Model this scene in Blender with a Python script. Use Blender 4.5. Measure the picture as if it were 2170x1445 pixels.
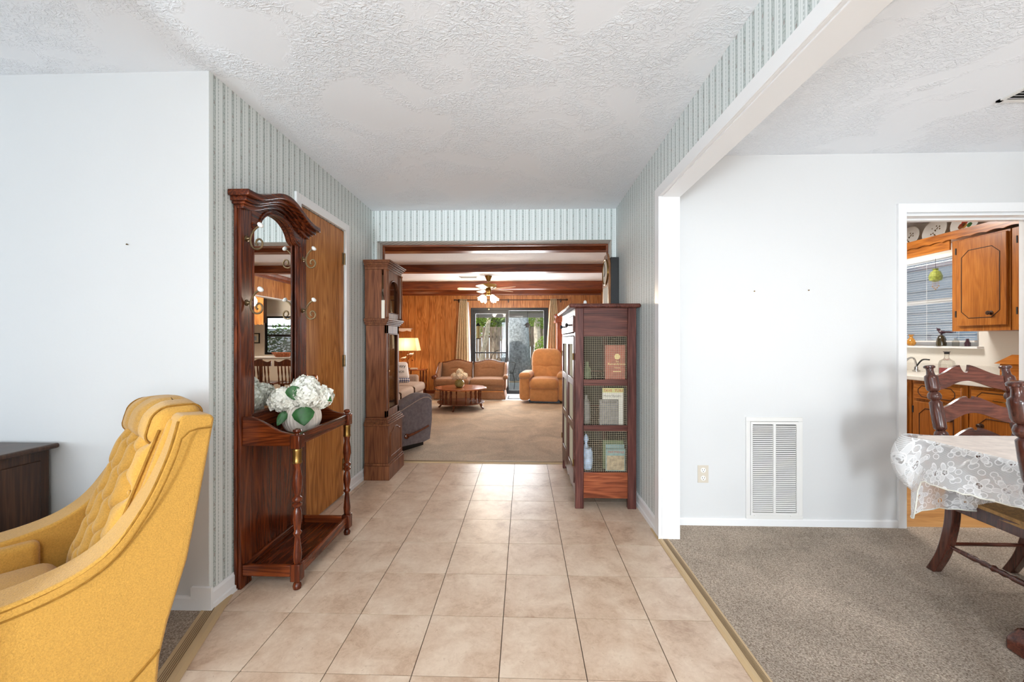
import bpy, bmesh, math, random
from mathutils import Matrix, Vector
PI = math.pi
rad = math.radians
random.seed(7)
for _o in list(bpy.data.objects):
    bpy.data.objects.remove(_o)
scene = bpy.context.scene
C = scene.collection

# ------------------------------------------------------------------ camera
cd = bpy.data.cameras.new('camera')
cd.lens = 14.0
cd.sensor_width = 36.0
cd.clip_start = 0.02
cam = bpy.data.objects.new('camera', cd)
cam.location = (0, 0, 1.215)
cam.rotation_euler = (rad(90), 0, 0.0296)
C.objects.link(cam)
scene.camera = cam

# ------------------------------------------------------------------ view
vs = scene.view_settings
vs.view_transform = 'Standard'
vs.look = 'None'
vs.gamma = 1.0
vs.use_curve_mapping = False
vs.exposure = 0.1
scene.cycles.use_denoising = True
scene.cycles.max_bounces = 10
scene.cycles.diffuse_bounces = 5
scene.cycles.transparent_max_bounces = 16
scene.cycles.sample_clamp_indirect = 6.0
scene.cycles.caustics_reflective = True
scene.cycles.caustics_refractive = False

# ------------------------------------------------------------------ sky, sun, daylight at the windows, added fill lights
w = bpy.data.worlds.new('sky')
scene.world = w
w.use_nodes = True
bg = w.node_tree.nodes['Background']
bg.inputs['Color'].default_value = (0.80, 0.90, 1.0, 1)
bg.inputs['Strength'].default_value = 2.2

def sun(rot, strength, color, angle):
    d = bpy.data.lights.new('sun', 'SUN')
    d.energy = strength; d.color = color; d.angle = angle
    o = bpy.data.objects.new('sun', d); C.objects.link(o)
    o.rotation_euler = rot
    return o
sun((rad(38), 0, rad(-30)), 6.0, (1.0, 0.95, 0.86), rad(1.5))

def window_light(name, loc, rot, sx, sy, power, color):
    d = bpy.data.lights.new(name, 'AREA')
    d.shape = 'RECTANGLE'; d.size = sx; d.size_y = sy
    d.energy = power; d.color = color
    o = bpy.data.objects.new(name, d); C.objects.link(o)
    o.location = loc; o.rotation_euler = rot
    return o
DAY = (0.79, 0.905, 1.0)
# windows of the front wall behind the photographer, of the living room side wall and of the dining room:
# light of the sky comes in level, added upward fills brighten the ceilings
YB = -4.6
UP = rad(128)
window_light('daylight_entry', (-1.05, YB + 0.04, 1.28), (rad(90), 0, 0), 0.4, 2.0, 112, DAY)
window_light('ceiling_fill_entry', (-1.05, YB + 0.06, 0.9), (UP, 0, 0), 0.4, 0.9, 205, (0.80, 0.91, 1.0))
window_light('daylight_living', (-3.2, YB + 0.04, 1.35), (rad(90), 0, 0), 2.2, 1.5, 42, DAY)
window_light('ceiling_fill_living', (-3.2, YB + 0.06, 0.9), (UP, 0, 0), 2.2, 0.8, 75, DAY)
window_light('daylight_living_side', (-4.97, 0.0, 1.35), (rad(90), 0, rad(-90)), 1.8, 1.4, 7, DAY)
window_light('ceiling_fill_living_side', (-4.95, 0.0, 0.9), (UP, 0, rad(-90)), 1.8, 0.7, 14, DAY)
window_light('daylight_dining', (2.5, -2.37, 1.4), (rad(90), 0, 0), 1.9, 1.5, 4, (1.0, 0.98, 0.95))
window_light('ceiling_fill_dining', (2.5, -2.35, 0.9), (UP, 0, 0), 1.9, 0.7, 42, (1.0, 0.98, 0.95))
window_light('daylight_patio_door', (-0.35, 9.26, 1.05), (rad(90), 0, rad(180)), 1.6, 1.8, 160, (0.95, 0.98, 1.0))
# added downward fill lights for entry, dining and living rooms, out of view
window_light('entry_down_fill', (-0.3, -0.9, 2.40), (0, 0, 0), 0.5, 0.5, 30, (1.0, 0.98, 0.95))
window_light('dining_down_fill', (2.35, 0.7, 2.05), (0, 0, 0), 0.5, 0.5, 13, (1.0, 0.98, 0.95))
window_light('living_down_fill', (-3.2, -1.2, 2.40), (0, 0, 0), 0.5, 0.5, 6, (1.0, 0.98, 0.95))

# ------------------------------------------------------------------ helpers
def srgb(r, g, b):
    def f(v):
        v /= 255.0
        return v / 12.92 if v <= 0.04045 else ((v + 0.055) / 1.055) ** 2.4
    return (f(r), f(g), f(b), 1)

class MB:
    def __init__(s):
        s.v = []; s.f = []; s.M = None; s.weld = False
    def add(s, vs, fs):
        n = len(s.v)
        if s.M is not None:
            vs = [tuple(s.M @ Vector(p)) for p in vs]
        s.v += [tuple(p) for p in vs]
        s.f += [tuple(i + n for i in f) for f in fs]
        return s
    def box(s, x0, x1, y0, y1, z0, z1):
        return s.add([(x0, y0, z0), (x1, y0, z0), (x1, y1, z0), (x0, y1, z0), (x0, y0, z1), (x1, y0, z1), (x1, y1, z1), (x0, y1, z1)],
                     [(0, 3, 2, 1), (4, 5, 6, 7), (0, 1, 5, 4), (1, 2, 6, 5), (2, 3, 7, 6), (3, 0, 4, 7)])
    def prism(s, pts, axis, a, b):
        m = {'x': lambda p, t: (t, p[0], p[1]), 'y': lambda p, t: (p[0], t, p[1]), 'z': lambda p, t: (p[0], p[1], t)}[axis]
        n = len(pts)
        return s.add([m(p, a) for p in pts] + [m(p, b) for p in pts],
                     [tuple(range(n))[::-1], tuple(range(n, 2 * n))] + [(i, (i + 1) % n, n + (i + 1) % n, n + i) for i in range(n)])
    def lathe(s, prof, c=(0, 0, 0), n=14, d=(0, 0, 1), cap=True):
        d = Vector(d).normalized()
        q = Vector((0, 0, 1)).rotation_difference(d)
        c = Vector(c); vs = []; fs = []
        for r, z in prof:
            for k in range(n):
                a = 2 * PI * k / n
                vs.append(c + q @ Vector((r * math.cos(a), r * math.sin(a), z)))
        m = len(prof)
        for i in range(m - 1):
            for k in range(n):
                k2 = (k + 1) % n
                fs.append((i * n + k, i * n + k2, (i + 1) * n + k2, (i + 1) * n + k))
        if cap:
            fs.append(tuple(range(n))[::-1]); fs.append(tuple((m - 1) * n + k for k in range(n)))
        return s.add(vs, fs)
    def tube(s, pts, r, n=8, cap=True):
        P = [Vector(p) for p in pts]; m = len(P)
        R = r if isinstance(r, (list, tuple)) else [r] * m
        vs = []; fs = []; up = None
        for i in range(m):
            t = (P[min(i + 1, m - 1)] - P[max(i - 1, 0)]).normalized()
            if up is None:
                up = Vector((0, 0, 1)) if abs(t.z) < 0.9 else Vector((1, 0, 0))
            a = t.cross(up)
            if a.length < 1e-6: a = t.cross(Vector((0, 1, 0)))
            a.normalize(); b = a.cross(t).normalized(); up = b
            for k in range(n):
                g = 2 * PI * (k + 0.5) / n
                vs.append(P[i] + R[i] * (math.cos(g) * a + math.sin(g) * b))
        for i in range(m - 1):
            for k in range(n):
                k2 = (k + 1) % n
                fs.append((i * n + k, i * n + k2, (i + 1) * n + k2, (i + 1) * n + k))
        if cap:
            fs.append(tuple(range(n))[::-1]); fs.append(tuple((m - 1) * n + k for k in range(n)))
        return s.add(vs, fs)
    def grid(s, fn, nu, nv, cu=False, cv=False):
        vs = [fn(i / (nu if cu else nu - 1), j / (nv if cv else nv - 1)) for i in range(nu) for j in range(nv)]
        fs = []
        for i in range(nu if cu else nu - 1):
            for j in range(nv if cv else nv - 1):
                i2 = (i + 1) % nu; j2 = (j + 1) % nv
                fs.append((i * nv + j, i2 * nv + j, i2 * nv + j2, i * nv + j2))
        return s.add(vs, fs)
    def ball(s, c, rx, ry=None, rz=None, n=12):
        ry = ry or rx; rz = rz or rx
        vs = [(c[0], c[1], c[2] - rz)]; fs = []
        m = n // 2
        for i in range(1, m):
            t = PI * i / m - PI / 2
            for k in range(n):
                a = 2 * PI * k / n
                vs.append((c[0] + rx * math.cos(t) * math.cos(a), c[1] + ry * math.cos(t) * math.sin(a), c[2] + rz * math.sin(t)))
        vs.append((c[0], c[1], c[2] + rz))
        for k in range(n):
            fs.append((0, 1 + (k + 1) % n, 1 + k))
            for i in range(m - 2):
                fs.append((1 + i * n + k, 1 + i * n + (k + 1) % n, 1 + (i + 1) * n + (k + 1) % n, 1 + (i + 1) * n + k))
            fs.append((len(vs) - 1, 1 + (m - 2) * n + k, 1 + (m - 2) * n + (k + 1) % n))
        return s.add(vs, fs)
    def rbox(s, c, size, r, puff=(0, 0, 0), n=4, fn=None):
        h = [x / 2 for x in size]
        r = min(r, min(h) * 0.98)
        ax = []
        for k in range(3):
            i0 = h[k] - r
            o = [i0 + r * math.tan(rad(a)) for a in (15, 30, 45)]
            inn = [i0 * (2 * j / n - 1) for j in range(n + 1)]
            ax.append([-x for x in reversed(o)] + inn + o)
        def mp(q):
            inner = [max(-(h[k] - r), min(h[k] - r, q[k])) for k in range(3)]
            d = [q[k] - inner[k] for k in range(3)]
            l = math.sqrt(sum(x * x for x in d))
            p = [inner[k] + (r * d[k] / l if l > 0 else 0) for k in range(3)]
            u = [max(-1, min(1, p[k] / h[k])) for k in range(3)]
            g = list(p)
            for k in range(3):
                if puff[k]:
                    a, b = (k + 1) % 3, (k + 2) % 3
                    g[k] += puff[k] * u[k] * (1 - u[a] ** 2) * (1 - u[b] ** 2)
            if fn: g = list(fn(*g))
            return (g[0] + c[0], g[1] + c[1], g[2] + c[2])
        for k in range(3):
            a, b = (k + 1) % 3, (k + 2) % 3
            for sg in (-1, 1):
                def f(u, v, k=k, a=a, b=b, sg=sg):
                    q = [0, 0, 0]
                    q[k] = sg * h[k]
                    q[a] = ax[a][round(u * (len(ax[a]) - 1))]; q[b] = ax[b][round(v * (len(ax[b]) - 1))]
                    return mp(q)
                s.grid(f, len(ax[a]), len(ax[b]))
        s.weld = True
        return s
    def frame(s, axis, p0, p1, a0, a1, z0, z1, t, tz=None):
        tz = tz or t
        for (b0, b1, c0, c1) in ((a0, a1, z1 - tz, z1), (a0, a1, z0, z0 + tz), (a0, a0 + t, z0 + tz, z1 - tz), (a1 - t, a1, z0 + tz, z1 - tz)):
            s.box(*((b0, b1, p0, p1, c0, c1) if axis == 'y' else (p0, p1, b0, b1, c0, c1)))
        return s
    def mesh(s, name, smooth=True, angle=35):
        me = bpy.data.meshes.new(name)
        me.from_pydata(s.v, [], s.f)
        bm = bmesh.new(); bm.from_mesh(me)
        if s.weld: bmesh.ops.remove_doubles(bm, verts=bm.verts, dist=2e-5)
        bmesh.ops.recalc_face_normals(bm, faces=bm.faces)
        bm.to_mesh(me); bm.free()
        if smooth:
            me.shade_smooth()
            me.set_sharp_from_angle(angle=rad(angle))
        return me
    def build(s, name, mat, parent=None, bevel=0, seg=2, smooth=True, angle=35, subsurf=0, solid=0):
        me = s.mesh(name, smooth, angle)
        o = bpy.data.objects.new(name, me)
        C.objects.link(o)
        if mat is not None: me.materials.append(mat)
        if parent is not None: o.parent = parent
        if solid:
            m = o.modifiers.new('solid', 'SOLIDIFY'); m.thickness = solid; m.offset = 0
        if bevel:
            m = o.modifiers.new('bevel', 'BEVEL'); m.width = bevel; m.segments = seg; m.limit_method = 'ANGLE'; m.angle_limit = rad(40)
            m.harden_normals = False
        if subsurf:
            m = o.modifiers.new('sub', 'SUBSURF'); m.levels = subsurf; m.render_levels = subsurf
        return o

def tag(o, label=None, cat=None, group=None, kind=None):
    if label: o['label'] = label
    if cat: o['category'] = cat
    if group: o['group'] = group
    if kind: o['kind'] = kind
    return o
def thing(name, label, cat, loc=(0, 0, 0), rz=0, group=None):
    o = bpy.data.objects.new(name, None); C.objects.link(o)
    o.empty_display_size = 0.1
    o.location = loc; o.rotation_euler = (0, 0, rz)
    return tag(o, label, cat, group)
def struct(o):
    o['kind'] = 'structure'; return o
def copy_tree(o, parent=None):
    c = o.copy(); C.objects.link(c); c.parent = parent
    for ch in list(o.children): copy_tree(ch, c)
    return c
def linked(name, me, parent, loc=(0, 0, 0), rot=(0, 0, 0), scale=(1, 1, 1)):
    o = bpy.data.objects.new(name, me); C.objects.link(o); o.parent = parent
    o.location = loc; o.rotation_euler = rot; o.scale = scale
    return o
def text(name, body, size, mat, parent, M, align='LEFT', extrude=0.0003):
    cu = bpy.data.curves.new(name, 'FONT'); cu.body = body; cu.size = size; cu.extrude = extrude
    cu.align_x = align; cu.resolution_u = 2
    t = bpy.data.objects.new(name, cu); C.objects.link(t)
    bpy.context.view_layer.update()
    me = bpy.data.meshes.new_from_object(t.evaluated_get(bpy.context.evaluated_depsgraph_get()))
    bpy.data.objects.remove(t)
    me.materials.clear(); me.materials.append(mat)
    me.transform(M)
    o = bpy.data.objects.new(name, me); C.objects.link(o); o.parent = parent
    return o
def lerp(a, b, t): return a + (b - a) * t
def smooth_pts(pts, n=6):
    """Catmull-Rom through the points"""
    P = [Vector(p) for p in pts]; out = []
    for i in range(len(P) - 1):
        p0 = P[max(i - 1, 0)]; p1 = P[i]; p2 = P[i + 1]; p3 = P[min(i + 2, len(P) - 1)]
        for k in range(n):
            t = k / n
            out.append(0.5 * ((2 * p1) + (p2 - p0) * t + (2 * p0 - 5 * p1 + 4 * p2 - p3) * t * t + (3 * p1 - p0 - 3 * p2 + p3) * t ** 3))
    out.append(P[-1])
    return [tuple(p) for p in out]

# ------------------------------------------------------------------ materials
def new_mat(name):
    m = bpy.data.materials.new(name); m.use_nodes = True
    nt = m.node_tree
    return m, nt, nt.nodes['Principled BSDF']
def N(nt, typ, **kw):
    n = nt.nodes.new(typ)
    for k, v in kw.items():
        if k in n.inputs.keys() if isinstance(k, str) else False: n.inputs[k].default_value = v
        else: setattr(n, k, v)
    return n
def coords(nt, kind='Object', scale=(1, 1, 1), rot=(0, 0, 0)):
    tc = nt.nodes.new('ShaderNodeTexCoord')
    mp = nt.nodes.new('ShaderNodeMapping')
    mp.inputs['Scale'].default_value = scale
    mp.inputs['Rotation'].default_value = rot
    if kind == 'World':
        g = nt.nodes.new('ShaderNodeNewGeometry'); nt.links.new(g.outputs['Position'], mp.inputs[0])
    else:
        nt.links.new(tc.outputs[kind], mp.inputs[0])
    return mp.outputs[0]
def noise(nt, vec, scale, detail=2.0, rough=0.5, dist=0.0):
    n = nt.nodes.new('ShaderNodeTexNoise')
    nt.links.new(vec, n.inputs['Vector'])
    n.inputs['Scale'].default_value = scale; n.inputs['Detail'].default_value = detail
    n.inputs['Roughness'].default_value = rough; n.inputs['Distortion'].default_value = dist
    return n.outputs['Fac']
def ramp(nt, fac, stops, interp='LINEAR'):
    r = nt.nodes.new('ShaderNodeValToRGB'); r.color_ramp.interpolation = interp
    el = r.color_ramp.elements
    while len(el) < len(stops): el.new(0.5)
    for e, (p, c) in zip(el, stops):
        e.position = p; e.color = c if len(c) == 4 else (*c, 1)
    nt.links.new(fac, r.inputs[0])
    return r.outputs[0]
def mixc(nt, fac, a, b, mode='MIX'):
    m = nt.nodes.new('ShaderNodeMix'); m.data_type = 'RGBA'; m.blend_type = mode
    for s, v in ((m.inputs[0], fac), (m.inputs[6], a), (m.inputs[7], b)):
        if hasattr(v, 'links') or hasattr(v, 'is_linked'): nt.links.new(v, s)
        else: s.default_value = v
    return m.outputs[2]
def mathn(nt, op, a, b=None, c=None):
    m = nt.nodes.new('ShaderNodeMath'); m.operation = op
    for s, v in zip(m.inputs, (a, b, c)):
        if v is None: continue
        if hasattr(v, 'is_linked'): nt.links.new(v, s)
        else: s.default_value = v
    return m.outputs[0]
def bump(nt, bs, h, strength=0.3, dist=0.01):
    b = nt.nodes.new('ShaderNodeBump'); b.inputs['Strength'].default_value = strength; b.inputs['Distance'].default_value = dist
    nt.links.new(h, b.inputs['Height']); nt.links.new(b.outputs[0], bs.inputs['Normal'])
def plain(name, col, rough=0.5, metal=0.0, var=0.0, vscale=8.0, bscale=0, bstr=0.2, bdist=0.003, spec=None, coat=0, sheen=0, kind='Object', detail=3.0):
    m, nt, bs = new_mat(name)
    bs.inputs['Base Color'].default_value = col
    bs.inputs['Roughness'].default_value = rough
    bs.inputs['Metallic'].default_value = metal
    if spec is not None: bs.inputs['Specular IOR Level'].default_value = spec
    if coat: bs.inputs['Coat Weight'].default_value = coat
    if sheen:
        bs.inputs['Sheen Weight'].default_value = sheen
    v = coords(nt, kind)
    if var:
        f = noise(nt, v, vscale, detail, 0.6)
        lo = tuple(max(0, c * (1 - var)) for c in col[:3]) + (1,); hi = tuple(min(1, c * (1 + var)) for c in col[:3]) + (1,)
        nt.links.new(ramp(nt, f, [(0.3, lo), (0.7, hi)]), bs.inputs['Base Color'])
    if bscale:
        bump(nt, bs, noise(nt, v, bscale, 3, 0.6), bstr, bdist)
    return m
def wood(name, dark, mid, light, grain='z', scale=1.0, rough=0.35, cath=0.5, coat=0.0, kind='Object', knots=0.0, fine=1.0, spec=0.4):
    m, nt, bs = new_mat(name)
    st = {'x': (0.09, 1, 1), 'y': (1, 0.09, 1), 'z': (1, 1, 0.09)}[grain]
    v = coords(nt, kind, tuple(scale * x for x in st))
    big = noise(nt, v, 7.0, 2.0, 0.5, 0.6)
    # cathedral figure: contour lines of a stretched noise
    rings = mathn(nt, 'FRACT', mathn(nt, 'MULTIPLY', big, 9.0))
    rings = mathn(nt, 'ABSOLUTE', mathn(nt, 'SUBTRACT', rings, 0.5))
    fibre = noise(nt, coords(nt, kind, tuple(scale * 18 * (x if x == 1 else 0.03) for x in st)), 6.0, 3.0, 0.65)
    f = mathn(nt, 'ADD', mathn(nt, 'MULTIPLY', rings, cath), mathn(nt, 'MULTIPLY', fibre, fine * 0.75))
    f = mathn(nt, 'ADD', f, mathn(nt, 'MULTIPLY', mathn(nt, 'SUBTRACT', big, 0.5), 0.5))
    col = ramp(nt, f, [(0.2, dark), (0.48, mid), (0.8, light)])
    if knots:
        k = nt.nodes.new('ShaderNodeTexVoronoi'); nt.links.new(coords(nt, kind, tuple(x if x == 1 else 0.45 for x in st)), k.inputs['Vector'])
        k.inputs['Scale'].default_value = 3.3
        kf = ramp(nt, k.outputs['Distance'], [(0.03, (1, 1, 1, 1)), (0.12, (0, 0, 0, 1))])
        col = mixc(nt, mathn(nt, 'MULTIPLY', kf, knots), col, dark)
    nt.links.new(col, bs.inputs['Base Color'])
    bs.inputs['Roughness'].default_value = rough
    bs.inputs['Specular IOR Level'].default_value = spec
    if coat:
        bs.inputs['Coat Weight'].default_value = coat; bs.inputs['Coat Roughness'].default_value = 0.12
    bump(nt, bs, f, 0.06, 0.004)
    return m
def emit(name, col, strength):
    m, nt, bs = new_mat(name)
    bs.inputs['Base Color'].default_value = col
    bs.inputs['Emission Color'].default_value = col
    bs.inputs['Emission Strength'].default_value = strength
    return m
def glass_mat(name, col=(1, 1, 1, 1), refl=0.06, rough=0.02, tint=0.97):
    m, nt, bs = new_mat(name)
    nt.nodes.remove(bs)
    out = nt.nodes['Material Output']
    tr = nt.nodes.new('ShaderNodeBsdfTransparent'); tr.inputs[0].default_value = tuple(c * tint for c in col[:3]) + (1,)
    gl = nt.nodes.new('ShaderNodeBsdfGlossy'); gl.inputs['Roughness'].default_value = rough
    fr = nt.nodes.new('ShaderNodeFresnel'); fr.inputs[0].default_value = 1.45
    mx = nt.nodes.new('ShaderNodeMixShader')
    f = mathn(nt, 'ADD', mathn(nt, 'MULTIPLY', fr.outputs[0], refl * 5), 0.0)
    nt.links.new(f, mx.inputs[0]); nt.links.new(tr.outputs[0], mx.inputs[1]); nt.links.new(gl.outputs[0], mx.inputs[2])
    nt.links.new(mx.outputs[0], out.inputs[0])
    return m

M = {}
M['white_wall'] = plain('white_wall', (0.68, 0.68, 0.675, 1), 0.55, bscale=70, bstr=0.10, bdist=0.003, kind='World', spec=0.3)
M['cream_wall'] = plain('cream_wall', (0.78, 0.74, 0.67, 1), 0.55, bscale=70, bstr=0.10, bdist=0.003, kind='World', spec=0.3)
M['trim'] = plain('white_trim', (0.84, 0.84, 0.84, 1), 0.3, bscale=30, bstr=0.02, kind='World')
def ceiling_mat():
    m, nt, bs = new_mat('stomped_ceiling')
    v = coords(nt, 'World')
    mask = ramp(nt, noise(nt, v, 2.6, 3, 0.55, 0.6), [(0.43, (0, 0, 0, 1)), (0.54, (1, 1, 1, 1))])
    fine = noise(nt, coords(nt, 'World', (1.0, 1.25, 1.0)), 34, 3, 0.6, 1.6)
    ridge = ramp(nt, fine, [(0.44, (0, 0, 0, 1)), (0.60, (1, 1, 1, 1))])
    h = mathn(nt, 'MULTIPLY', mask, ridge)
    bs.inputs['Base Color'].default_value = (0.875, 0.905, 0.945, 1)
    bs.inputs['Roughness'].default_value = 0.75
    bump(nt, bs, h, 0.55, 0.008)
    return m
M['ceiling'] = ceiling_mat()
def wallpaper_mat():
    m, nt, bs = new_mat('striped_wallpaper')
    g = nt.nodes.new('ShaderNodeNewGeometry'); sp = nt.nodes.new('ShaderNodeSeparateXYZ')
    nt.links.new(g.outputs['Position'], sp.inputs[0])
    u = mathn(nt, 'ADD', sp.outputs['X'], sp.outputs['Y'])
    fu = mathn(nt, 'FRACT', mathn(nt, 'MULTIPLY', u, 1 / 0.058))
    pale = srgb(230, 234, 232); mid = srgb(212, 218, 216); dk = srgb(188, 196, 193)
    base = ramp(nt, fu, [(0.0, mid), (0.02, mid), (0.05, pale), (0.10, pale), (0.13, mid), (0.16, dk), (0.46, dk), (0.49, mid), (0.52, pale), (0.58, pale), (0.61, mid), (0.66, mid), (0.69, dk), (0.80, dk), (0.83, pale), (0.90, pale), (0.95, mid)])
    # small sprigs in the wide stripe and beads in the narrow stripe
    sv = nt.nodes.new('ShaderNodeCombineXYZ'); nt.links.new(u, sv.inputs[0]); nt.links.new(sp.outputs['Z'], sv.inputs[1])
    n1 = noise(nt, sv.outputs[0], 130, 2, 0.5)
    wide = ramp(nt, fu, [(0.18, (0, 0, 0, 1)), (0.22, (1, 1, 1, 1)), (0.42, (1, 1, 1, 1)), (0.46, (0, 0, 0, 1))])
    col = mixc(nt, mathn(nt, 'MULTIPLY', wide, ramp(nt, n1, [(0.48, (0, 0, 0, 1)), (0.62, (1, 1, 1, 1))])), base, srgb(148, 160, 155))
    zb = mathn(nt, 'FRACT', mathn(nt, 'MULTIPLY', sp.outputs['Z'], 1 / 0.017))
    nar = ramp(nt, fu, [(0.70, (0, 0, 0, 1)), (0.73, (1, 1, 1, 1)), (0.77, (1, 1, 1, 1)), (0.80, (0, 0, 0, 1))])
    bd = ramp(nt, zb, [(0.25, (1, 1, 1, 1)), (0.45, (0, 0, 0, 1))])
    col = mixc(nt, mathn(nt, 'MULTIPLY', nar, bd), col, pale)
    zs = mathn(nt, 'FRACT', mathn(nt, 'ADD', mathn(nt, 'MULTIPLY', sp.outputs['Z'], 1 / 0.115), mathn(nt, 'MULTIPLY', mathn(nt, 'FLOOR', mathn(nt, 'MULTIPLY', u, 1 / 0.058)), 0.5)))
    ctr = ramp(nt, fu, [(0.24, (0, 0, 0, 1)), (0.27, (1, 1, 1, 1)), (0.36, (1, 1, 1, 1)), (0.39, (0, 0, 0, 1))])
    fl = ramp(nt, zs, [(0.0, (1, 1, 1, 1)), (0.10, (1, 1, 1, 1)), (0.15, (0, 0, 0, 1))])
    col = mixc(nt, mathn(nt, 'MULTIPLY', mathn(nt, 'MULTIPLY', ctr, fl), 0.55), col, srgb(140, 112, 106))
    nt.links.new(col, bs.inputs['Base Color'])
    bs.inputs['Roughness'].default_value = 0.55
    return m
M['wallpaper'] = wallpaper_mat()
def tile_mat():
    m, nt, bs = new_mat('beige_tile')
    oi = nt.nodes.new('ShaderNodeObjectInfo')
    v = coords(nt, 'World')
    va = nt.nodes.new('ShaderNodeVectorMath'); va.operation = 'ADD'
    cb = nt.nodes.new('ShaderNodeCombineXYZ'); nt.links.new(mathn(nt, 'MULTIPLY', oi.outputs['Random'], 40.0), cb.inputs[2])
    nt.links.new(v, va.inputs[0]); nt.links.new(cb.outputs[0], va.inputs[1])
    a = noise(nt, va.outputs[0], 5.5, 5, 0.62, 0.5)
    b = noise(nt, va.outputs[0], 38, 4, 0.7, 0.8)
    f = mathn(nt, 'ADD', mathn(nt, 'MULTIPLY', a, 0.7), mathn(nt, 'MULTIPLY', b, 0.3))
    col = ramp(nt, f, [(0.33, srgb(176, 146, 122)), (0.46, srgb(204, 178, 154)), (0.62, srgb(221, 200, 178))])
    spk = ramp(nt, noise(nt, va.outputs[0], 60, 3, 0.75, 1.2), [(0.61, (0, 0, 0, 1)), (0.70, (1, 1, 1, 1))])
    col = mixc(nt, mathn(nt, 'MULTIPLY', spk, 0.4), col, srgb(160, 124, 98))
    nt.links.new(col, bs.inputs['Base Color'])
    bs.inputs['Roughness'].default_value = 0.33
    bs.inputs['Specular IOR Level'].default_value = 0.45
    bump(nt, bs, b, 0.05, 0.003)
    return m
M['tile'] = tile_mat()
M['grout'] = plain('grout', srgb(92, 74, 60), 0.8)
def carpet_mat(name, c, d):
    m, nt, bs = new_mat(name)
    v = coords(nt, 'World')
    a = noise(nt, v, 170, 2, 0.7)
    b = noise(nt, v, 2.4, 4, 0.6, 0.8)
    col = ramp(nt, a, [(0.32, d), (0.68, c)])
    col = mixc(nt, 1.0, col, ramp(nt, b, [(0.35, (0.80, 0.80, 0.80, 1)), (0.65, (1.08, 1.08, 1.08, 1))]), 'MULTIPLY')
    nt.links.new(col, bs.inputs['Base Color'])
    bs.inputs['Roughness'].default_value = 0.95
    bs.inputs['Specular IOR Level'].default_value = 0.1
    bump(nt, bs, noise(nt, v, 120, 3, 0.7), 0.9, 0.012)
    return m
M['carpet'] = carpet_mat('beige_carpet', srgb(222, 206, 188), srgb(136, 118, 102))
M['carpet_family'] = carpet_mat('tan_carpet', srgb(240, 224, 204), srgb(186, 164, 138))
M['strip'] = plain('vinyl_strip', srgb(196, 168, 128), 0.45)
M['strip_groove'] = plain('vinyl_strip_groove', srgb(120, 98, 70), 0.6)
M['oak_door'] = wood('oak_door', srgb(112, 64, 24), srgb(170, 106, 50), srgb(204, 142, 78), 'z', 1.5, 0.4, 0.55, coat=0.03, spec=0.22)
M['panel'] = wood('oak_panelling', srgb(122, 70, 30), srgb(178, 116, 62), srgb(212, 156, 94), 'z', 1.3, 0.35, 0.5, kind='World')
M['beam'] = wood('stained_beam', srgb(74, 34, 16), srgb(120, 60, 28), srgb(150, 82, 42), 'x', 1.0, 0.35, 0.4, kind='World')
M['mahogany'] = wood('dark_mahogany', srgb(36, 13, 7), srgb(76, 30, 13), srgb(132, 62, 28), 'z', 1.6, 0.22, 0.45, coat=0.12, knots=0.4, spec=0.3)
M['mahogany_y'] = wood('dark_mahogany_y', srgb(36, 13, 7), srgb(76, 30, 13), srgb(132, 62, 28), 'y', 1.6, 0.22, 0.45, coat=0.12, spec=0.3)
M['mahogany_x'] = wood('dark_mahogany_x', srgb(42, 15, 7), srgb(90, 38, 16), srgb(144, 70, 32), 'x', 1.6, 0.22, 0.45, coat=0.12, spec=0.3)
M['walnut'] = wood('clock_walnut', srgb(70, 36, 20), srgb(112, 66, 42), srgb(140, 90, 58), 'z', 1.6, 0.5, 0.5, coat=0.0, spec=0.22)
M['piesafe'] = wood('purple_brown_pine', srgb(44, 22, 19), srgb(86, 48, 42), srgb(124, 80, 70), 'z', 1.3, 0.34, 0.35, coat=0.03, spec=0.22)
M['piesafe_x'] = wood('purple_brown_pine_x', srgb(46, 23, 19), srgb(90, 50, 42), srgb(130, 82, 66), 'x', 1.3, 0.34, 0.35, coat=0.03, spec=0.22)
M['piesafe_y'] = wood('purple_brown_pine_y', srgb(46, 23, 19), srgb(90, 50, 42), srgb(130, 82, 66), 'y', 1.3, 0.34, 0.35, coat=0.03, spec=0.22)
M['shade_interior'] = plain('pie_safe_interior_shade', srgb(38, 26, 22), 0.8, var=0.2)  # colour darkened to stand for the shade inside the pie safe
M['piesafe_red'] = wood('red_brown_pine', srgb(70, 30, 16), srgb(130, 66, 40), srgb(176, 104, 66), 'x', 1.3, 0.34, 0.45, coat=0.03, spec=0.22)
M['kitchen_oak'] = wood('kitchen_oak', srgb(118, 62, 18), srgb(162, 96, 36), srgb(188, 122, 56), 'z', 1.5, 0.32, 0.3, coat=0.1)
M['kitchen_oak_y'] = wood('kitchen_oak_y', srgb(112, 58, 14), srgb(166, 96, 32), srgb(196, 126, 54), 'y', 1.5, 0.3, 0.5, coat=0.2)
M['groove'] = plain('dark_groove', srgb(48, 22, 8), 0.6)
M['chair_wood'] = wood('chair_walnut', srgb(40, 18, 13), srgb(78, 40, 30), srgb(112, 62, 46), 'z', 1.6, 0.22, 0.3, coat=0.4)
M['chair_wood_x'] = wood('chair_walnut_x', srgb(48, 22, 15), srgb(90, 46, 34), srgb(122, 68, 50), 'x', 1.6, 0.25, 0.35, coat=0.3)
M['table_cherry'] = wood('cherry_table', srgb(92, 42, 22), srgb(150, 80, 44), srgb(184, 110, 66), 'x', 1.2, 0.2, 0.4, coat=0.4)
M['cherry_dark'] = wood('cherry_dark', srgb(58, 26, 14), srgb(104, 52, 28), srgb(140, 78, 44), 'z', 1.2, 0.25, 0.3, coat=0.3)
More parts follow.
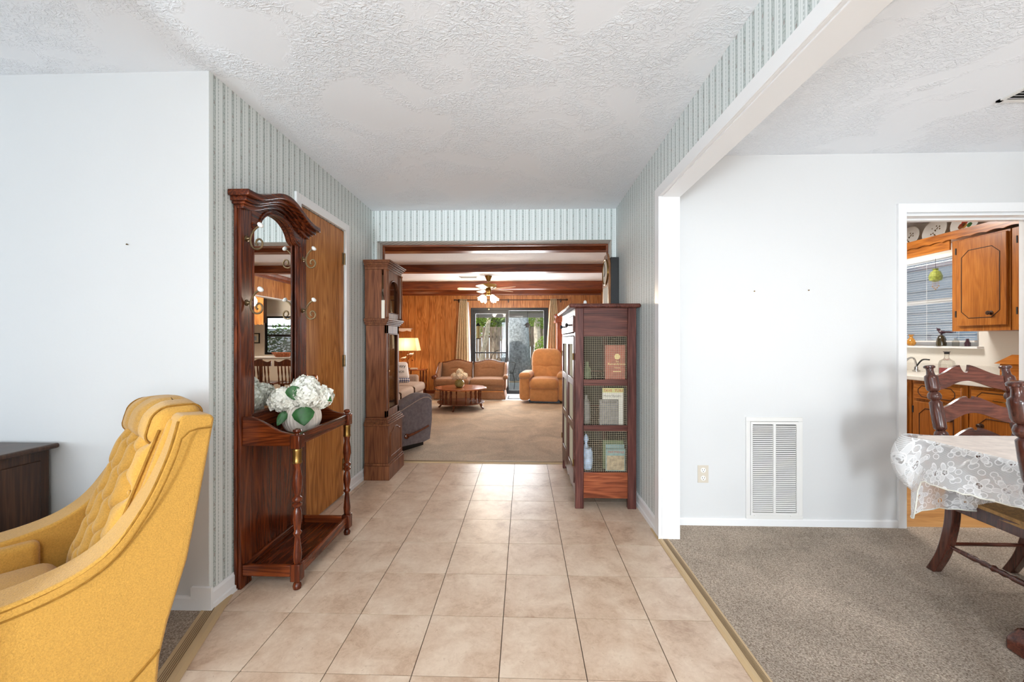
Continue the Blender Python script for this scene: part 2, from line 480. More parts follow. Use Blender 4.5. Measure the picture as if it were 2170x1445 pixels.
M['old_brown'] = wood('old_brown_cabinet', srgb(40, 24, 16), srgb(66, 42, 28), srgb(96, 64, 44), 'z', 1.2, 0.35, 0.3)
M['brass'] = plain('aged_brass', srgb(150, 118, 66), 0.3, 1.0, 0.15, 20)
M['pewter'] = plain('antique_brass', srgb(132, 112, 84), 0.32, 1.0, 0.2, 40)
M['bronze'] = plain('polished_bronze', srgb(168, 112, 82), 0.15, 1.0)
M['steel'] = plain('chrome', srgb(190, 190, 190), 0.15, 1.0)
M['black_metal'] = plain('black_frame', srgb(28, 26, 25), 0.4, 0.3)
M['black'] = plain('black_paint', srgb(22, 20, 20), 0.45)
M['white_ceramic'] = plain('white_ceramic', srgb(238, 236, 230), 0.2, spec=0.5)
M['white_metal'] = plain('white_enamel', srgb(228, 226, 222), 0.35)
M['painted_shade'] = plain('dark_shade_sheet', srgb(40, 38, 36), 0.9)  # dark tone stands in for shade behind louvers and mesh
M['outlet'] = plain('almond_plastic', srgb(208, 198, 182), 0.4)
M['yellow'] = plain('mustard_upholstery', srgb(186, 139, 62), 0.85, var=0.16, vscale=210, bscale=230, bstr=0.5, bdist=0.004, sheen=0.25, spec=0.15, detail=4)
M['yellow_dark'] = plain('mustard_piping', srgb(140, 98, 38), 0.85, var=0.2, vscale=60, spec=0.1)
M['brown_fabric'] = plain('brown_upholstery', srgb(142, 104, 76), 0.85, var=0.12, vscale=30, bscale=240, bstr=0.3, spec=0.15, sheen=0.2)
M['tan_fabric'] = plain('tan_microfibre', srgb(186, 130, 80), 0.8, var=0.12, vscale=14, bscale=120, bstr=0.2, spec=0.15, sheen=0.3)
M['grey_fabric'] = plain('grey_upholstery', srgb(116, 106, 108), 0.85, var=0.22, vscale=26, bscale=200, bstr=0.35, spec=0.15, sheen=0.2)
M['taupe_fabric'] = plain('taupe_upholstery', srgb(176, 156, 142), 0.85, var=0.15, vscale=50, bscale=200, bstr=0.3, spec=0.15)
M['dark_piping'] = plain('dark_piping', srgb(70, 48, 34), 0.8)
M['curtain'] = plain('ivory_curtain', srgb(206, 186, 154), 0.85, var=0.12, vscale=30, bscale=90, bstr=0.2, spec=0.1)
M['liner'] = plain('white_curtain_lining', srgb(226, 230, 236), 0.85)
M['glass'] = glass_mat('window_glass', (1, 1, 1, 1), 0.05)
M['pane'] = glass_mat('cabinet_glass', (0.92, 0.90, 0.86, 1), 0.07, tint=0.9)
def mirror_mat():
    m, nt, bs = new_mat('mirror_glass')
    bs.inputs['Base Color'].default_value = (0.90, 0.92, 0.91, 1); bs.inputs['Metallic'].default_value = 1.0; bs.inputs['Roughness'].default_value = 0.005
    return m
M['mirror'] = mirror_mat()
M['wire'] = plain('galvanised_wire', srgb(176, 162, 136), 0.6, 0.15)
M['leaf'] = plain('hydrangea_leaf', srgb(44, 96, 44), 0.45, var=0.3, vscale=30)
M['stem'] = plain('green_stem', srgb(70, 100, 50), 0.6)
M['petal'] = plain('white_petals', srgb(244, 243, 232), 0.6, var=0.06, vscale=30)
M['petal_cream'] = plain('cream_petals', srgb(242, 226, 196), 0.6, var=0.08, vscale=30)
M['rush'] = plain('rush_weave', srgb(172, 130, 78), 0.75, var=0.35, vscale=60, bscale=120, bstr=0.6)
M['paper'] = plain('paper', srgb(226, 220, 204), 0.7)
M['ink'] = plain('dark_ink', srgb(36, 34, 34), 0.7)
M['red_ink'] = plain('red_ink', srgb(186, 52, 26), 0.6)
M['gold'] = plain('gilt', srgb(224, 200, 136), 0.45, 0.2)

# ================================================================== STRUCTURE
HC = 2.43          # ceiling height
XL, XR = -1.415, 0.845   # hall walls
YE = 3.68          # hall end
YF = 9.10          # far wall of the family room
def boxes(name, mat, lst, parent=None, bevel=0, kind=True):
    mb = MB()
    for b in lst: mb.box(*b)
    o = mb.build(name, mat, parent, bevel=bevel, smooth=False)
    if kind and parent is None: struct(o)
    return o

# ---- floors
floor = boxes('floor', M['grout'], [(-1.5, 0.86, -4.6, 3.97, -0.12, -0.004)])
T = 0.3178
xs = [-1.46] + [-0.09 + T * k for k in range(-4, 3)] + [0.83]
ys = [1.435 + T * k for k in range(-4, 8)] + [3.955]
tile_meshes = {}
for i in range(len(xs) - 1):
    for j in range(len(ys) - 1):
        wx, wy = round(xs[i + 1] - xs[i], 4), round(ys[j + 1] - ys[j], 4)
        if (wx, wy) not in tile_meshes:
            g = 0.0019
            b = 0.0012
            mb = MB()
            mb.box(g, wx - g, g, wy - g, -0.006, 0.0)
            me = mb.mesh('tile', False); me.materials.append(M['tile'])
            tile_meshes[(wx, wy)] = me
        linked('tile', tile_meshes[(wx, wy)], floor, (xs[i], ys[j], 0))
boxes('floor_entry', M['tile'], [(-1.46, 0.83, -4.6, 1.435 - 4 * T, -0.01, -0.0005)])
# living room carpet, cut along the slanted strip
mb = MB()
mb.prism([(-5, -4.6), (-0.55, -4.6), (-0.86, 0.1), (-1.452, 1.84), (-1.452, 1.76), (-5, 1.76)], 'z', -0.03, 0.010)
struct(mb.build('floor_living', M['carpet'], smooth=False))
boxes('floor_dining', M['carpet'], [(0.87, 4.13, -2.4, 2.66, -0.03, 0.010)])
boxes('floor_family', M['carpet_family'], [(-2.95, 1.75, 3.985, 8.12, -0.03, 0.008), (-2.95, -0.45, 8.12, YF, -0.03, 0.008), (0.62, 1.75, 8.12, YF, -0.03, 0.008)])
M['slate'] = plain('pale_blue_slate', srgb(176, 186, 196), 0.4, var=0.15, vscale=10)
boxes('floor_landing', M['slate'], [(-0.45, 0.62, 8.12, YF + 0.05, -0.03, 0.006)])
M['kitchen_floor'] = wood('kitchen_vinyl', srgb(150, 104, 58), srgb(190, 142, 88), srgb(214, 172, 118), 'x', 1.4, 0.35, 0.3, kind='World')
boxes('floor_kitchen', M['kitchen_floor'], [(0.95, 4.13, 2.66, 5.2, -0.03, 0.004)])
boxes('floor_nook', M['kitchen_floor'], [(1.75, 4.25, 5.2, YF, -0.03, 0.004)])

# transition strips
def strip(name, p, q, width, label=None):
    d = (Vector(q) - Vector(p)); L = d.length; a = math.atan2(d.y, d.x)
    e = thing(name, None, None); e['kind'] = 'structure'
    e.location = (p[0], p[1], 0); e.rotation_euler = (0, 0, a)
    mb = MB()
    h = width / 2
    mb.prism([(-h, 0.0), (-h, 0.003), (-h * 0.6, 0.009), (h * 0.55, 0.0105), (h, 0.012), (h, 0.0)], 'x', 0, L)
    mb.build('strip_body', M['strip'], e, smooth=False)
    for k in range(5):
        y = -h * 0.05 + k * width * 0.085
        mb = MB(); mb.box(0, L, y, y + 0.0022, 0.009, 0.0118)
        mb.build('groove', M['strip_groove'], e, smooth=False)
    return e
strip('trim_1', (-1.432, 1.85), (-0.90, 0.28), -0.088)
strip('trim_2', (0.848, 2.60), (0.848, -1.5), 0.062)
strip('trim_3', (0.84, 3.97), (-1.40, 3.97), -0.055)

# ---- ceilings
boxes('ceiling', M['ceiling'], [(-5.1, 4.3, -4.7, YE + 0.075, HC, HC + 0.12)])
boxes('ceiling_family', M['ceiling'], [(-3.0, 4.3, YE + 0.075, YF + 0.15, HC, HC + 0.12)])

# ---- hall walls
boxes('wall_hall_left', M['wallpaper'], [(XL - 0.115, XL, 1.7515, 2.475, 0, HC), (XL - 0.115, XL, 3.10, YE + 0.15, 0, HC), (XL - 0.115, XL, 2.475, 3.10, 2.08, HC)])
boxes('wall_closet_back', M['white_wall'], [(XL - 0.50, XL - 0.40, 1.87, YE, 0, HC)])
boxes('wall_living', M['white_wall'], [(-5, XL - 0.0012, 1.75, 1.87, 0, HC)])
boxes('wall_hall_end', M['wallpaper'], [(XL, XR, YE, YE + 0.15, 2.145, HC), (XL, XL + 0.045, YE, YE + 0.15, 0, 2.145), (XR - 0.04, XR, YE, YE + 0.15, 0, 2.145)])
boxes('wall_hall_right', M['wallpaper'], [(XR, XR + 0.05, 2.47, YE + 0.15, 0, HC), (XR, XR + 0.05, -4.6, 2.47, 2.11, HC)])
boxes('wall_dining_left', M['white_wall'], [(XR + 0.05, XR + 0.10, 2.47, YE + 0.15, 0, HC), (XR + 0.05, XR + 0.10, -4.6, 2.47, 2.11, HC), (XR, XR + 0.10, -4.6, -1.5, 0, 2.11)])
# cased opening between hall and dining room
boxes('trim_4', M['trim'], [(XR - 0.004, XR + 0.105, 2.45, 2.47, 0, 2.11), (XR - 0.004, XR + 0.105, -1.5, 2.45, 2.09, 2.11),
                            (XR - 0.018, XR, 2.456, 2.545, 0, 2.165), (XR - 0.018, XR, -1.5, 2.456, 2.096, 2.165),
                            (XR - 0.023, XR - 0.018, 2.456, 2.462, 0, 2.1), (XR - 0.023, XR - 0.018, -1.5, 2.456, 2.096, 2.103)], bevel=0.002)
# ---- dining room
DX0, DX1, DZ = 2.468, 3.33, 2.02
boxes('wall_dining_back', M['white_wall'], [(XR + 0.10, DX0 - 0.006, 2.65, 2.77, 0, HC), (DX1 + 0.006, 4.13, 2.65, 2.77, 0, HC), (DX0 - 0.006, DX1 + 0.006, 2.65, 2.77, DZ + 0.006, HC)])
boxes('wall_dining_right', M['white_wall'], [(4.13, 4.25, -2.5, 2.77, 0, HC)])
def window_wall(name, mat, axis, pos, th, a0, a1, w0, w1, z0, z1):
    L = []
    for (u0, u1, v0, v1) in ((a0, w0, 0, HC), (w1, a1, 0, HC), (w0, w1, 0, z0), (w0, w1, z1, HC)):
        if u1 - u0 < 1e-4 or v1 - v0 < 1e-4: continue
        L.append((u0, u1, pos, pos + th, v0, v1) if axis == 'y' else (pos, pos + th, u0, u1, v0, v1))
    return boxes(name, mat, L)
def window_frame(n, axis, pos, w0, w1, z0, z1, mat, mull=1, depth=0.05, rail=True):
    t = 0.04
    bs = [(w0, w1, z0, z0 + t), (w0, w1, z1 - t, z1), (w0, w0 + t, z0 + t, z1 - t), (w1 - t, w1, z0 + t, z1 - t)]
    zm = (z0 + z1) / 2
    if rail: bs.append((w0 + t, w1 - t, zm - t / 2, zm + t / 2))
    for k in range(1, mull + 1):
        c = lerp(w0, w1, k / (mull + 1))
        bs += [(c - t / 2, c + t / 2, z0 + t, zm - t / 2), (c - t / 2, c + t / 2, zm + t / 2, z1 - t)]
    L = [((a, b, pos, pos + depth, c, d) if axis == 'y' else (pos, pos + depth, a, b, c, d)) for a, b, c, d in bs]
    f = boxes('window_%d' % n, mat, L)
    p = (w0 + t, w1 - t, pos + depth / 2 - 0.002, pos + depth / 2 + 0.002, z0 + t, z1 - t)
    if axis == 'x': p = (p[2], p[3], p[0], p[1], p[4], p[5])
    mb = MB(); mb.box(*p); mb.build('pane', M['glass'], f, smooth=False)
    return f
window_wall('wall_dining_front', M['white_wall'], 'y', -2.5, 0.1, XR + 0.1, 4.13, 1.5, 3.5, 0.6, 2.15)
window_frame(1, 'y', -2.5, 1.5, 3.5, 0.6, 2.15, M['trim'], 1)
# casing round the kitchen doorway
boxes('trim_5', M['trim'], [(DX0 - 0.057, DX0 - 0.006, 2.634, 2.65, 0, DZ + 0.08), (DX1 + 0.006, DX1 + 0.057, 2.634, 2.65, 0, DZ + 0.08), (DX0 - 0.006, DX1 + 0.006, 2.634, 2.65, DZ + 0.022, DZ + 0.08),
                            (DX0 - 0.012, DX0, 2.64, 2.78, 0, DZ + 0.012), (DX1, DX1 + 0.012, 2.64, 2.78, 0, DZ + 0.012), (DX0, DX1, 2.64, 2.78, DZ, DZ + 0.012), (DX0, DX0 + 0.012, 2.70, 2.735, 0, DZ), (DX1 - 0.012, DX1, 2.70, 2.735, 0, DZ), (DX0, DX1, 2.70, 2.735, DZ - 0.012, DZ)], bevel=0.0015)
boxes('wall_light_block', M['white_wall'], [(-1.41, -1.31, -4.6, 0.5, 0, HC)])  # unseen partition added to keep entry light off the living room wall
# ---- living room shell behind the photographer
window_wall('wall_front', M['white_wall'], 'y', -4.7, 0.1, -2.05, 0.945, -1.30, -0.80, 0.25, 2.32)
window_frame(2, 'y', -4.7, -1.30, -0.80, 0.25, 2.32, M['trim'], 0, rail=False)
window_wall('wall_front_living', M['white_wall'], 'y', -4.7, 0.1, -5.1, -2.05, -4.35, -2.1, 0.55, 2.15)
window_frame(3, 'y', -4.7, -4.35, -2.1, 0.55, 2.15, M['trim'], 2)
window_wall('wall_left', M['white_wall'], 'x', -5.1, 0.1, -4.7, 1.87, -0.75, 1.15, 0.6, 2.1)
window_frame(4, 'x', -5.1, -0.75, 1.15, 0.6, 2.1, M['trim'], 1)
# ---- baseboards
def base_profile(mb, axis, a, b, pos, sg, h=0.09):
    # profile (offset from the wall, height)
    pr = [(0, 0), (0.018, 0), (0.018, 0.028), (0.012, 0.033), (0.012, h - 0.012), (0.005, h), (0, h)]
    if axis == 'y':   # runs along y on a wall x = pos
        mb.prism([(pos + sg * o, z) for o, z in pr], 'y', a, b)
    else:
        mb.prism([(pos + sg * o, z) for o, z in pr], 'x', a, b)
mb = MB(); base_profile(mb, 'y', 1.7505, 2.413, XL, 1); base_profile(mb, 'y', 3.155, 3.70, XL, 1)
mb.box(-1.49, XL + 0.019, 1.7375, 1.7500, 0.0, 0.112)
struct(mb.build('baseboard_hall_left', M['trim'], smooth=False))
mb = MB(); base_profile(mb, 'y', 2.545, 3.70, XR, -1)
struct(mb.build('baseboard_hall_right', M['trim'], smooth=False))
mb = MB(); mb.prism([(1.75, 0), (1.737, 0), (1.737, 0.062), (1.742, 0.07), (1.75, 0.07)], 'x', -5, -1.46)
struct(mb.build('baseboard_living', M['trim'], smooth=False))
mb = MB(); mb.prism([(2.65, 0), (2.637, 0), (2.637, 0.05), (2.642, 0.058), (2.65, 0.058)], 'x', XR + 0.1, DX0 - 0.057)
struct(mb.build('baseboard_dining', M['trim'], smooth=False))

# ---- closet door in the left hall wall
d1 = thing('door_1', None, None); d1['kind'] = 'structure'; d1.location = (XL, 2.4755, 0)
mb = MB(); mb.box(-0.036, -0.002, 0.004, 0.620, 0.012, 2.076); mb.build('door_slab', M['oak_door'], d1, smooth=False, bevel=0.002)
# casing
mb = MB()
for (y0, y1, z0, z1) in ((-0.062, -0.004, 0, 2.14), (0.628, 0.686, 0, 2.14), (-0.004, 0.628, 2.082, 2.14)):
    mb.box(0, 0.016, y0, y1, z0, z1)
mb.build('casing', M['trim'], d1, smooth=False, bevel=0.003)
for z in (0.25, 1.06, 1.86):
    mb = MB(); mb.lathe([(0.0065, -0.045), (0.0065, 0.045)], (0.004, 0.622, z), 8)
    mb.box(-0.003, 0.0025, 0.592, 0.6215, z - 0.045, z + 0.045)
    mb.build('hinge', M['pewter'], d1)
mb = MB(); mb.lathe([(0.032, 0), (0.032, 0.006), (0.012, 0.012), (0.012, 0.03), (0.028, 0.04), (0.033, 0.055), (0.028, 0.07), (0.012, 0.076)], (-0.002, 0.07, 0.965), 18, (1, 0, 0))
mb.build('door_knob', M['bronze'], d1)

# ---- family room
mb = MB()
SLX0, SLX1, SLZ = -1.215, 0.56, 1.975
boxes('wall_family_far', M['groove'], [(-3.07, SLX0, YF + 0.012, YF + 0.16, 0, HC), (SLX1, 1.75, YF + 0.012, YF + 0.16, 0, HC), (SLX0, SLX1, YF + 0.012, YF + 0.16, SLZ, HC)])
wf = bpy.data.objects['wall_family_far']
# random-width grooved boards on the far wall, each one a part
random.seed(3)
xs_ = [-2.95]
while xs_[-1] < 1.74: xs_.append(min(1.75, xs_[-1] + random.choice((0.102, 0.14, 0.19, 0.22, 0.152))))
xs_ = sorted(xs_ + [SLX0, SLX1])
for a, b in zip(xs_, xs_[1:]):
    if b - a < 0.012: continue
    z0 = SLZ if (a >= SLX0 - 1e-6 and b <= SLX1 + 1e-6) else 0
    mb = MB(); mb.box(a + 0.0025, b - 0.0025, YF, YF + 0.012, z0, HC); mb.build('plank', M['panel'], wf, smooth=False)
wr = boxes('wall_family_right', M['groove'], [(1.762, 1.85, YE + 0.15, 6.36, 0, HC), (1.762, 1.85, 6.36, 8.6, 2.0, HC), (1.762, 1.85, 8.6, YF, 0, HC)])
y = YE + 0.15
while y < YF - 0.01:
    wd = random.choice((0.102, 0.14, 0.19, 0.22, 0.152)); y1 = min(y + wd, YF)
    cuts = [(y, y1, 0 if (y1 <= 6.36 or y >= 8.6) else 2.0)]
    if y < 6.36 < y1: cuts = [(y, 6.36, 0), (6.36, y1, 2.0)]
    if y < 8.6 < y1: cuts = [(y, 8.6, 2.0), (8.6, y1, 0)]
    for a, b, z0 in cuts:
        mb = MB(); mb.box(1.75, 1.762, a + 0.0025, b - 0.0025, z0, HC); mb.build('plank', M['panel'], wr, smooth=False)
    y = y1
boxes('trim_6', M['trim'], [(1.735, 1.86, 6.36, 8.6, 1.985, 2.0), (1.735, 1.86, 6.345, 6.36, 0, 2.0), (1.735, 1.86, 8.6, 8.615, 0, 2.0)])
wl = boxes('wall_family_left', M['groove'], [(-3.07, -2.962, YE, YF, 0, HC)])
y = YE + 0.15
while y < YF - 0.01:
    y1 = min(y + random.choice((0.14, 0.19, 0.22)), YF)
    mb = MB(); mb.box(-2.962, -2.95, y + 0.0025, y1 - 0.0025, 0, HC); mb.build('plank', M['panel'], wl, smooth=False)
    y = y1
boxes('wall_family_front', M['panel'], [(-3.07, XL - 0.115, YE + 0.03, YE + 0.15, 0, HC), (XR + 0.1, 1.85, YE + 0.03, YE + 0.15, 0, HC)])
# dark jambs on the family room side of the opening
boxes('trim_7', M['beam'], [(XL + 0.03, XL + 0.062, YE + 0.15, YE + 0.165, 0, 2.13), (XR - 0.055, XR - 0.03, YE + 0.15, YE + 0.165, 0, 2.13), (XL + 0.03, XR - 0.03, YE + 0.15, YE + 0.165, 2.13, 2.16)])
# ceiling beams and crown
def beam(n, y0, y1, zb):
    mb = MB(); mb.box(-2.95, 1.75, y0, y1, zb, HC)
    mb.box(-2.95, 1.75, y0 - 0.012, y1 + 0.012, zb + 0.012, zb + 0.034)
    return struct(mb.build('beam_%d' % n, M['beam'], smooth=False, bevel=0.004))
beam(1, 4.82, 4.96, 2.31); beam(2, 6.30, 6.44, 2.31)
mb = MB()
cr = [(0, 2.26), (0.03, 2.26), (0.035, 2.29), (0.09, 2.34), (0.11, 2.40), (0.11, HC), (0, HC)]
mb.prism([(YF - 0.9 * o - 0.0, z) for o, z in cr], 'x', -2.95, 1.75)
mb.prism([(1.75 - o * 0.5, z + (HC - z) * 0.35) for o, z in cr], 'y', YE + 0.15, YF - 0.1)
mb.prism([(-2.95 + o * 0.5, z + (HC - z) * 0.35) for o, z in cr], 'y', YE + 0.15, YF - 0.1)
struct(mb.build('trim_8', M['beam'], smooth=False))
beam(3, 8.08, 8.22, 2.272)
mb = MB(); mb.prism([(YF, 0), (YF - 0.014, 0), (YF - 0.014, 0.08), (YF, 0.09)], 'x', -2.95, SLX0 - 0.02)
struct(mb.build('baseboard_family', M['beam'], smooth=False))
# ---- nook and kitchen shell
window_wall('wall_nook_far', M['cream_wall'], 'y', YF, 0.12, 1.85, 4.25, 2.25, 3.24, 0.90, 1.79)
boxes('wall_nook_right', M['cream_wall'], [(4.25, 4.37, 5.2, YF + 0.1, 0, HC)])
window_wall('wall_kitchen_right', M['cream_wall'], 'x', 4.13, 0.12, 2.77, 5.2, 3.74, 4.62, 1.165, 2.07)
boxes('wall_kitchen_back', M['cream_wall'], [(1.85, 4.25, 5.14, 5.2, 0, HC)])
boxes('wall_kitchen_left', M['cream_wall'], [(1.80, 1.85, 2.77, 5.2, 0, HC)])
# panelled drop front between kitchen and nook (seen in the mirror)
pv = boxes('wall_nook_soffit', M['groove'], [(2.72, 4.2, 8.30, 8.40, 1.60, HC)])
x = 2.72
while x < 4.19:
    x1 = min(x + random.choice((0.14, 0.19)), 4.2)
    mb = MB()
    n = 8; pts = [(x + 0.002, HC)] + [(lerp(x + 0.002, x1 - 0.002, k / n), 1.55 + 0.02 * abs(math.sin(PI * 2 * (lerp(x, x1, k / n)) / 0.16))) for k in range(n + 1)] + [(x1 - 0.002, HC)]
    mb.prism(pts, 'y', 8.286, 8.299); mb.build('plank', M['panel'], pv, smooth=False)
    x = x1

# ---- sliding patio door
sd = thing('door_2', None, None); sd['kind'] = 'structure'; sd.location = (0, YF, 0)
fr = MB()
for b in ((SLX0, SLX1, 0.0, 0.11, SLZ - 0.06, SLZ), (SLX0, SLX1, 0.0, 0.11, 0.0, 0.03), (SLX0, SLX0 + 0.05, 0, 0.11, 0.03, SLZ - 0.06), (SLX1 - 0.05, SLX1, 0, 0.11, 0.03, SLZ - 0.06)): fr.box(*b)
fr.build('door_frame', M['black_metal'], sd, smooth=False)
MX = -0.375
for (a, b, y0, zt) in ((SLX0 + 0.05, MX + 0.03, 0.06, SLZ - 0.13), (MX - 0.04, SLX1 - 0.05, 0.02, SLZ - 0.065)):
    p = MB(); t = 0.055
    p.box(a, b, y0, y0 + 0.03, zt, SLZ - 0.06); p.box(a, b, y0, y0 + 0.03, 0.03, 0.085)
    p.box(a, a + t, y0, y0 + 0.03, 0.085, zt); p.box(b - t, b, y0, y0 + 0.03, 0.085, zt)
    q = p.build('sliding_panel', M['black_metal'], sd, smooth=False)
    g = MB(); g.box(a + t - 0.005, b - t + 0.005, y0 + 0.012, y0 + 0.018, 0.08, zt + 0.005); g.build('pane', M['glass'], q, smooth=False)
mb = MB(); mb.box(SLX0 + 0.1, MX, 0.07, 0.085, 0.93, 0.96); mb.build('push_bar', M['black_metal'], sd, smooth=False)
mb = MB(); mb.box(MX + 0.005, MX + 0.022, -0.01, 0.02, 0.95, 1.12); mb.build('handle', M['black_metal'], sd, smooth=False, bevel=0.004)
# nook window
wn = window_frame(5, 'y', YF + 0.02, 2.25, 3.24, 0.90, 1.79, M['black_metal'], 0)
mb = MB(); mb.box(2.25, 3.24, YF + 0.02, YF + 0.05, 1.55, 1.575); mb.build('rail', M['black_metal'], wn, smooth=False)
mb = MB(); mb.box(2.2, 3.29, YF - 0.015, YF, 1.79, 1.85); mb.build('head_casing', M['trim'], wn, smooth=False)
me = MB().box(-0.46, 0.46, -0.0135, 0.0135, -0.0006, 0.0006).mesh('slat', False); me.materials.append(plain('grey_blind', srgb(128, 136, 146), 0.6))
for k in range(20):
    linked('slat', me, wn, (2.745, YF + 0.085, 0.95 + k * 0.028), (rad(58), 0, 0))
# kitchen window
wk = window_frame(6, 'x', 4.16, 3.74, 4.62, 1.165, 2.07, M['trim'], 0)
mb = MB(); mb.box(4.07, 4.16, 3.70, 4.64, 1.145, 1.165); mb.build('sill', M['trim'], wk, smooth=False, bevel=0.003)

# ---- wall fittings
grille = thing('return_air_grille', 'white louvered return air grille on the dining room wall', 'vent', (1.63, 2.65, 0.385))
W2, H2 = 0.181, 0.333
mb = MB(); mb.frame('y', -0.010, 0, -W2, W2, -H2, H2, 0.027)
mb.build('frame', M['white_metal'], grille, smooth=False, bevel=0.002)
mb = MB(); mb.box(-W2 + 0.026, W2 - 0.026, -0.0015, -0.0005, -H2 + 0.026, H2 - 0.026); mb.build('duct_shade', M['painted_shade'], grille, smooth=False)  # flat dark sheet in place of the shade behind the louvers
mb = MB(); mb.frame('y', -0.013, -0.004, -W2 + 0.0285, W2 - 0.0285, -H2 + 0.0285, H2 - 0.0285, 0.013, 0.018)
mb.box(-0.008, 0.008, -0.013, -0.004, -H2 + 0.0465, H2 - 0.0465)
mb.build('door_panel', M['white_metal'], grille, smooth=False, bevel=0.001)
ls = MB(); ls.prism([(-0.0130, -0.0040), (-0.0122, -0.0046), (-0.0050, 0.0022), (-0.0058, 0.0028)], 'x', -0.064, 0.064)
me = ls.mesh('louver', False); me.materials.append(M['white_metal'])
for sx in (-0.073, 0.073):
    for k in range(45):
        linked('louver', me, grille, (sx, 0, -H2 + 0.056 + k * 0.01258), (0, 0, 0))
mb = MB(); mb.box(-0.13, -0.10, -0.016, -0.008, -H2 + 0.024, -H2 + 0.031); mb.build('latch', M['white_metal'], grille, smooth=False)
mb = MB(); mb.box(0.10, 0.13, -0.016, -0.008, -H2 + 0.024, -H2 + 0.031); mb.build('latch', M['white_metal'], grille, smooth=False)

out = thing('wall_outlet', 'almond electrical outlet low on the dining room wall', 'outlet', (1.175, 2.65, 0.343))
mb = MB(); mb.box(-0.035, 0.035, -0.005, 0, -0.057, 0.057); mb.build('cover_plate', M['outlet'], out, smooth=False, bevel=0.002)
for z in (-0.026, 0.026):
    mb = MB(); mb.lathe([(0.0165, 0), (0.0165, 0.003)], (0, -0.0045, z), 16, (0, -1, 0)); s = mb.build('socket', M['white_ceramic'], out)
    mb = MB(); mb.box(-0.008, -0.0055, -0.0082, -0.007, z - 0.001, z + 0.008); mb.box(0.0055, 0.008, -0.0082, -0.007, z - 0.001, z + 0.008); mb.box(-0.0025, 0.0025, -0.0082, -0.007, z - 0.011, z - 0.006)
    mb.build('slot', M['ink'], s, smooth=False)
for (nx, nz, lb) in ((1.505, 1.539, 'left of the two small nails in the bare dining wall'), (1.852, 1.544, 'right of the two small nails in the bare dining wall')):
    mb = MB(); mb.lathe([(0.0015, 0), (0.0015, 0.006), (0.004, 0.006), (0.004, 0.0075)], (nx, 2.65, nz), 8, (0, -1, 0.2))
    tag(mb.build('nail', M['brass']), lb, 'nail')
mb = MB(); mb.lathe([(0.0015, 0), (0.0015, 0.006), (0.004, 0.006), (0.004, 0.0075)], (-1.79, 1.75, 1.65), 8, (0, -1, 0.2))
tag(mb.build('nail', M['pewter']), 'small nail in the white wall left of the wallpaper', 'nail')

def ceiling_vent(name, label, x, y, wx, wy):
    t = thing(name, label, 'vent', (x, y, HC))
    mb = MB()
    for b in ((-wx, wx, -wy, -wy + 0.02), (-wx, wx, wy - 0.02, wy), (-wx, -wx + 0.02, -wy, wy), (wx - 0.02, wx, -wy, wy)): mb.box(b[0], b[1], b[2], b[3], -0.008, 0)
    mb.build('frame', M['white_metal'], t, smooth=False)
    mb = MB(); mb.box(-wx + 0.015, wx - 0.015, -wy + 0.015, wy - 0.015, -0.002, 0); mb.build('duct_shade', M['painted_shade'], t, smooth=False)  # dark sheet painted as the shade inside the vent
    n = 6; me = MB().box(-wx + 0.02, wx - 0.02, -0.009, 0.009, -0.0007, 0.0007).mesh('louver', False); me.materials.append(M['white_metal'])
    for k in range(n): linked('louver', me, t, (0, lerp(-wy + 0.035, wy - 0.035, k / (n - 1)), -0.007), (rad(35), 0, 0))
ceiling_vent('ceiling_vent', 'white ceiling air vent above the dining table, at the right edge', 2.55, 2.0, 0.16, 0.09)
ceiling_vent('ceiling_vent', 'white ceiling air vent beside the ceiling fan', -1.05, 7.55, 0.17, 0.09)

# ================================================================== HALL: yellow armchair
yc = thing('armchair', 'mustard yellow tufted swivel armchair in front of the white wall', 'armchair', (-1.618, 1.160, 0.010), rad(-35))
# side panels (arm and wing in one), outline in (y = back, z = up)
def side_outline():
    top = smooth_pts([(-0.46, 0.0, 0.50), (-0.2, 0, 0.515), (0.06, 0, 0.525), (0.20, 0, 0.575), (0.29, 0, 0.69), (0.352, 0, 0.83), (0.385, 0, 0.945)], 6)
    top = [(p[0], p[2]) for p in top]
    back = [(0.40, 0.952), (0.475, 0.945), (0.485, 0.93), (0.44, 0.70), (0.395, 0.48), (0.345, 0.30), (0.325, 0.20), (0.318, 0.10)]
    return top + back + [(-0.44, 0.10), (-0.455, 0.3)]
ol = side_outline()
for sg in (-1, 1):
    mb = MB()
    a, b = (0.208, 0.335)
    # slight flare of the outer face towards the top back
    def xo(p, base): return sg * (base - 0.05 * max(0.0, p[1] - 0.5) / 0.45)
    n = len(ol)
    vs = [(xo(p, a), p[0], p[1]) for p in ol] + [(xo(p, b), p[0], p[1]) for p in ol]
    fs = [tuple(range(n)), tuple(range(n, 2 * n))] + [(i, (i + 1) % n, n + (i + 1) % n, n + i) for i in range(n)]
    mb.add(vs, fs)
    mb.build('arm', M['yellow'], yc, bevel=0.018, seg=3, angle=50)
    # piping along the outer top edge
    pts = [(xo(p, b) * 1.0 - sg * 0.004, p[0] - 0.001, p[1] - 0.012) for p in ol[:37]]
    mb = MB(); mb.tube(pts, 0.005, 6); mb.build('piping', M['yellow_dark'], yc)
    pts = [(sg * (b + 0.0015 - 0.02 * max(0.0, p[1] - 0.5) / 0.45), p[0] + 0.012 * (p[1] - 0.45), p[1] - 0.036) for p in ol[:35]]
    pts += [(sg * 0.3145, 0.405, 0.900), (sg * 0.3145, 0.43, 0.905), (sg * 0.3145, 0.468, 0.903)]
    mb = MB(); mb.tube(pts, 0.0028, 6); mb.build('seam', M['yellow_dark'], yc)
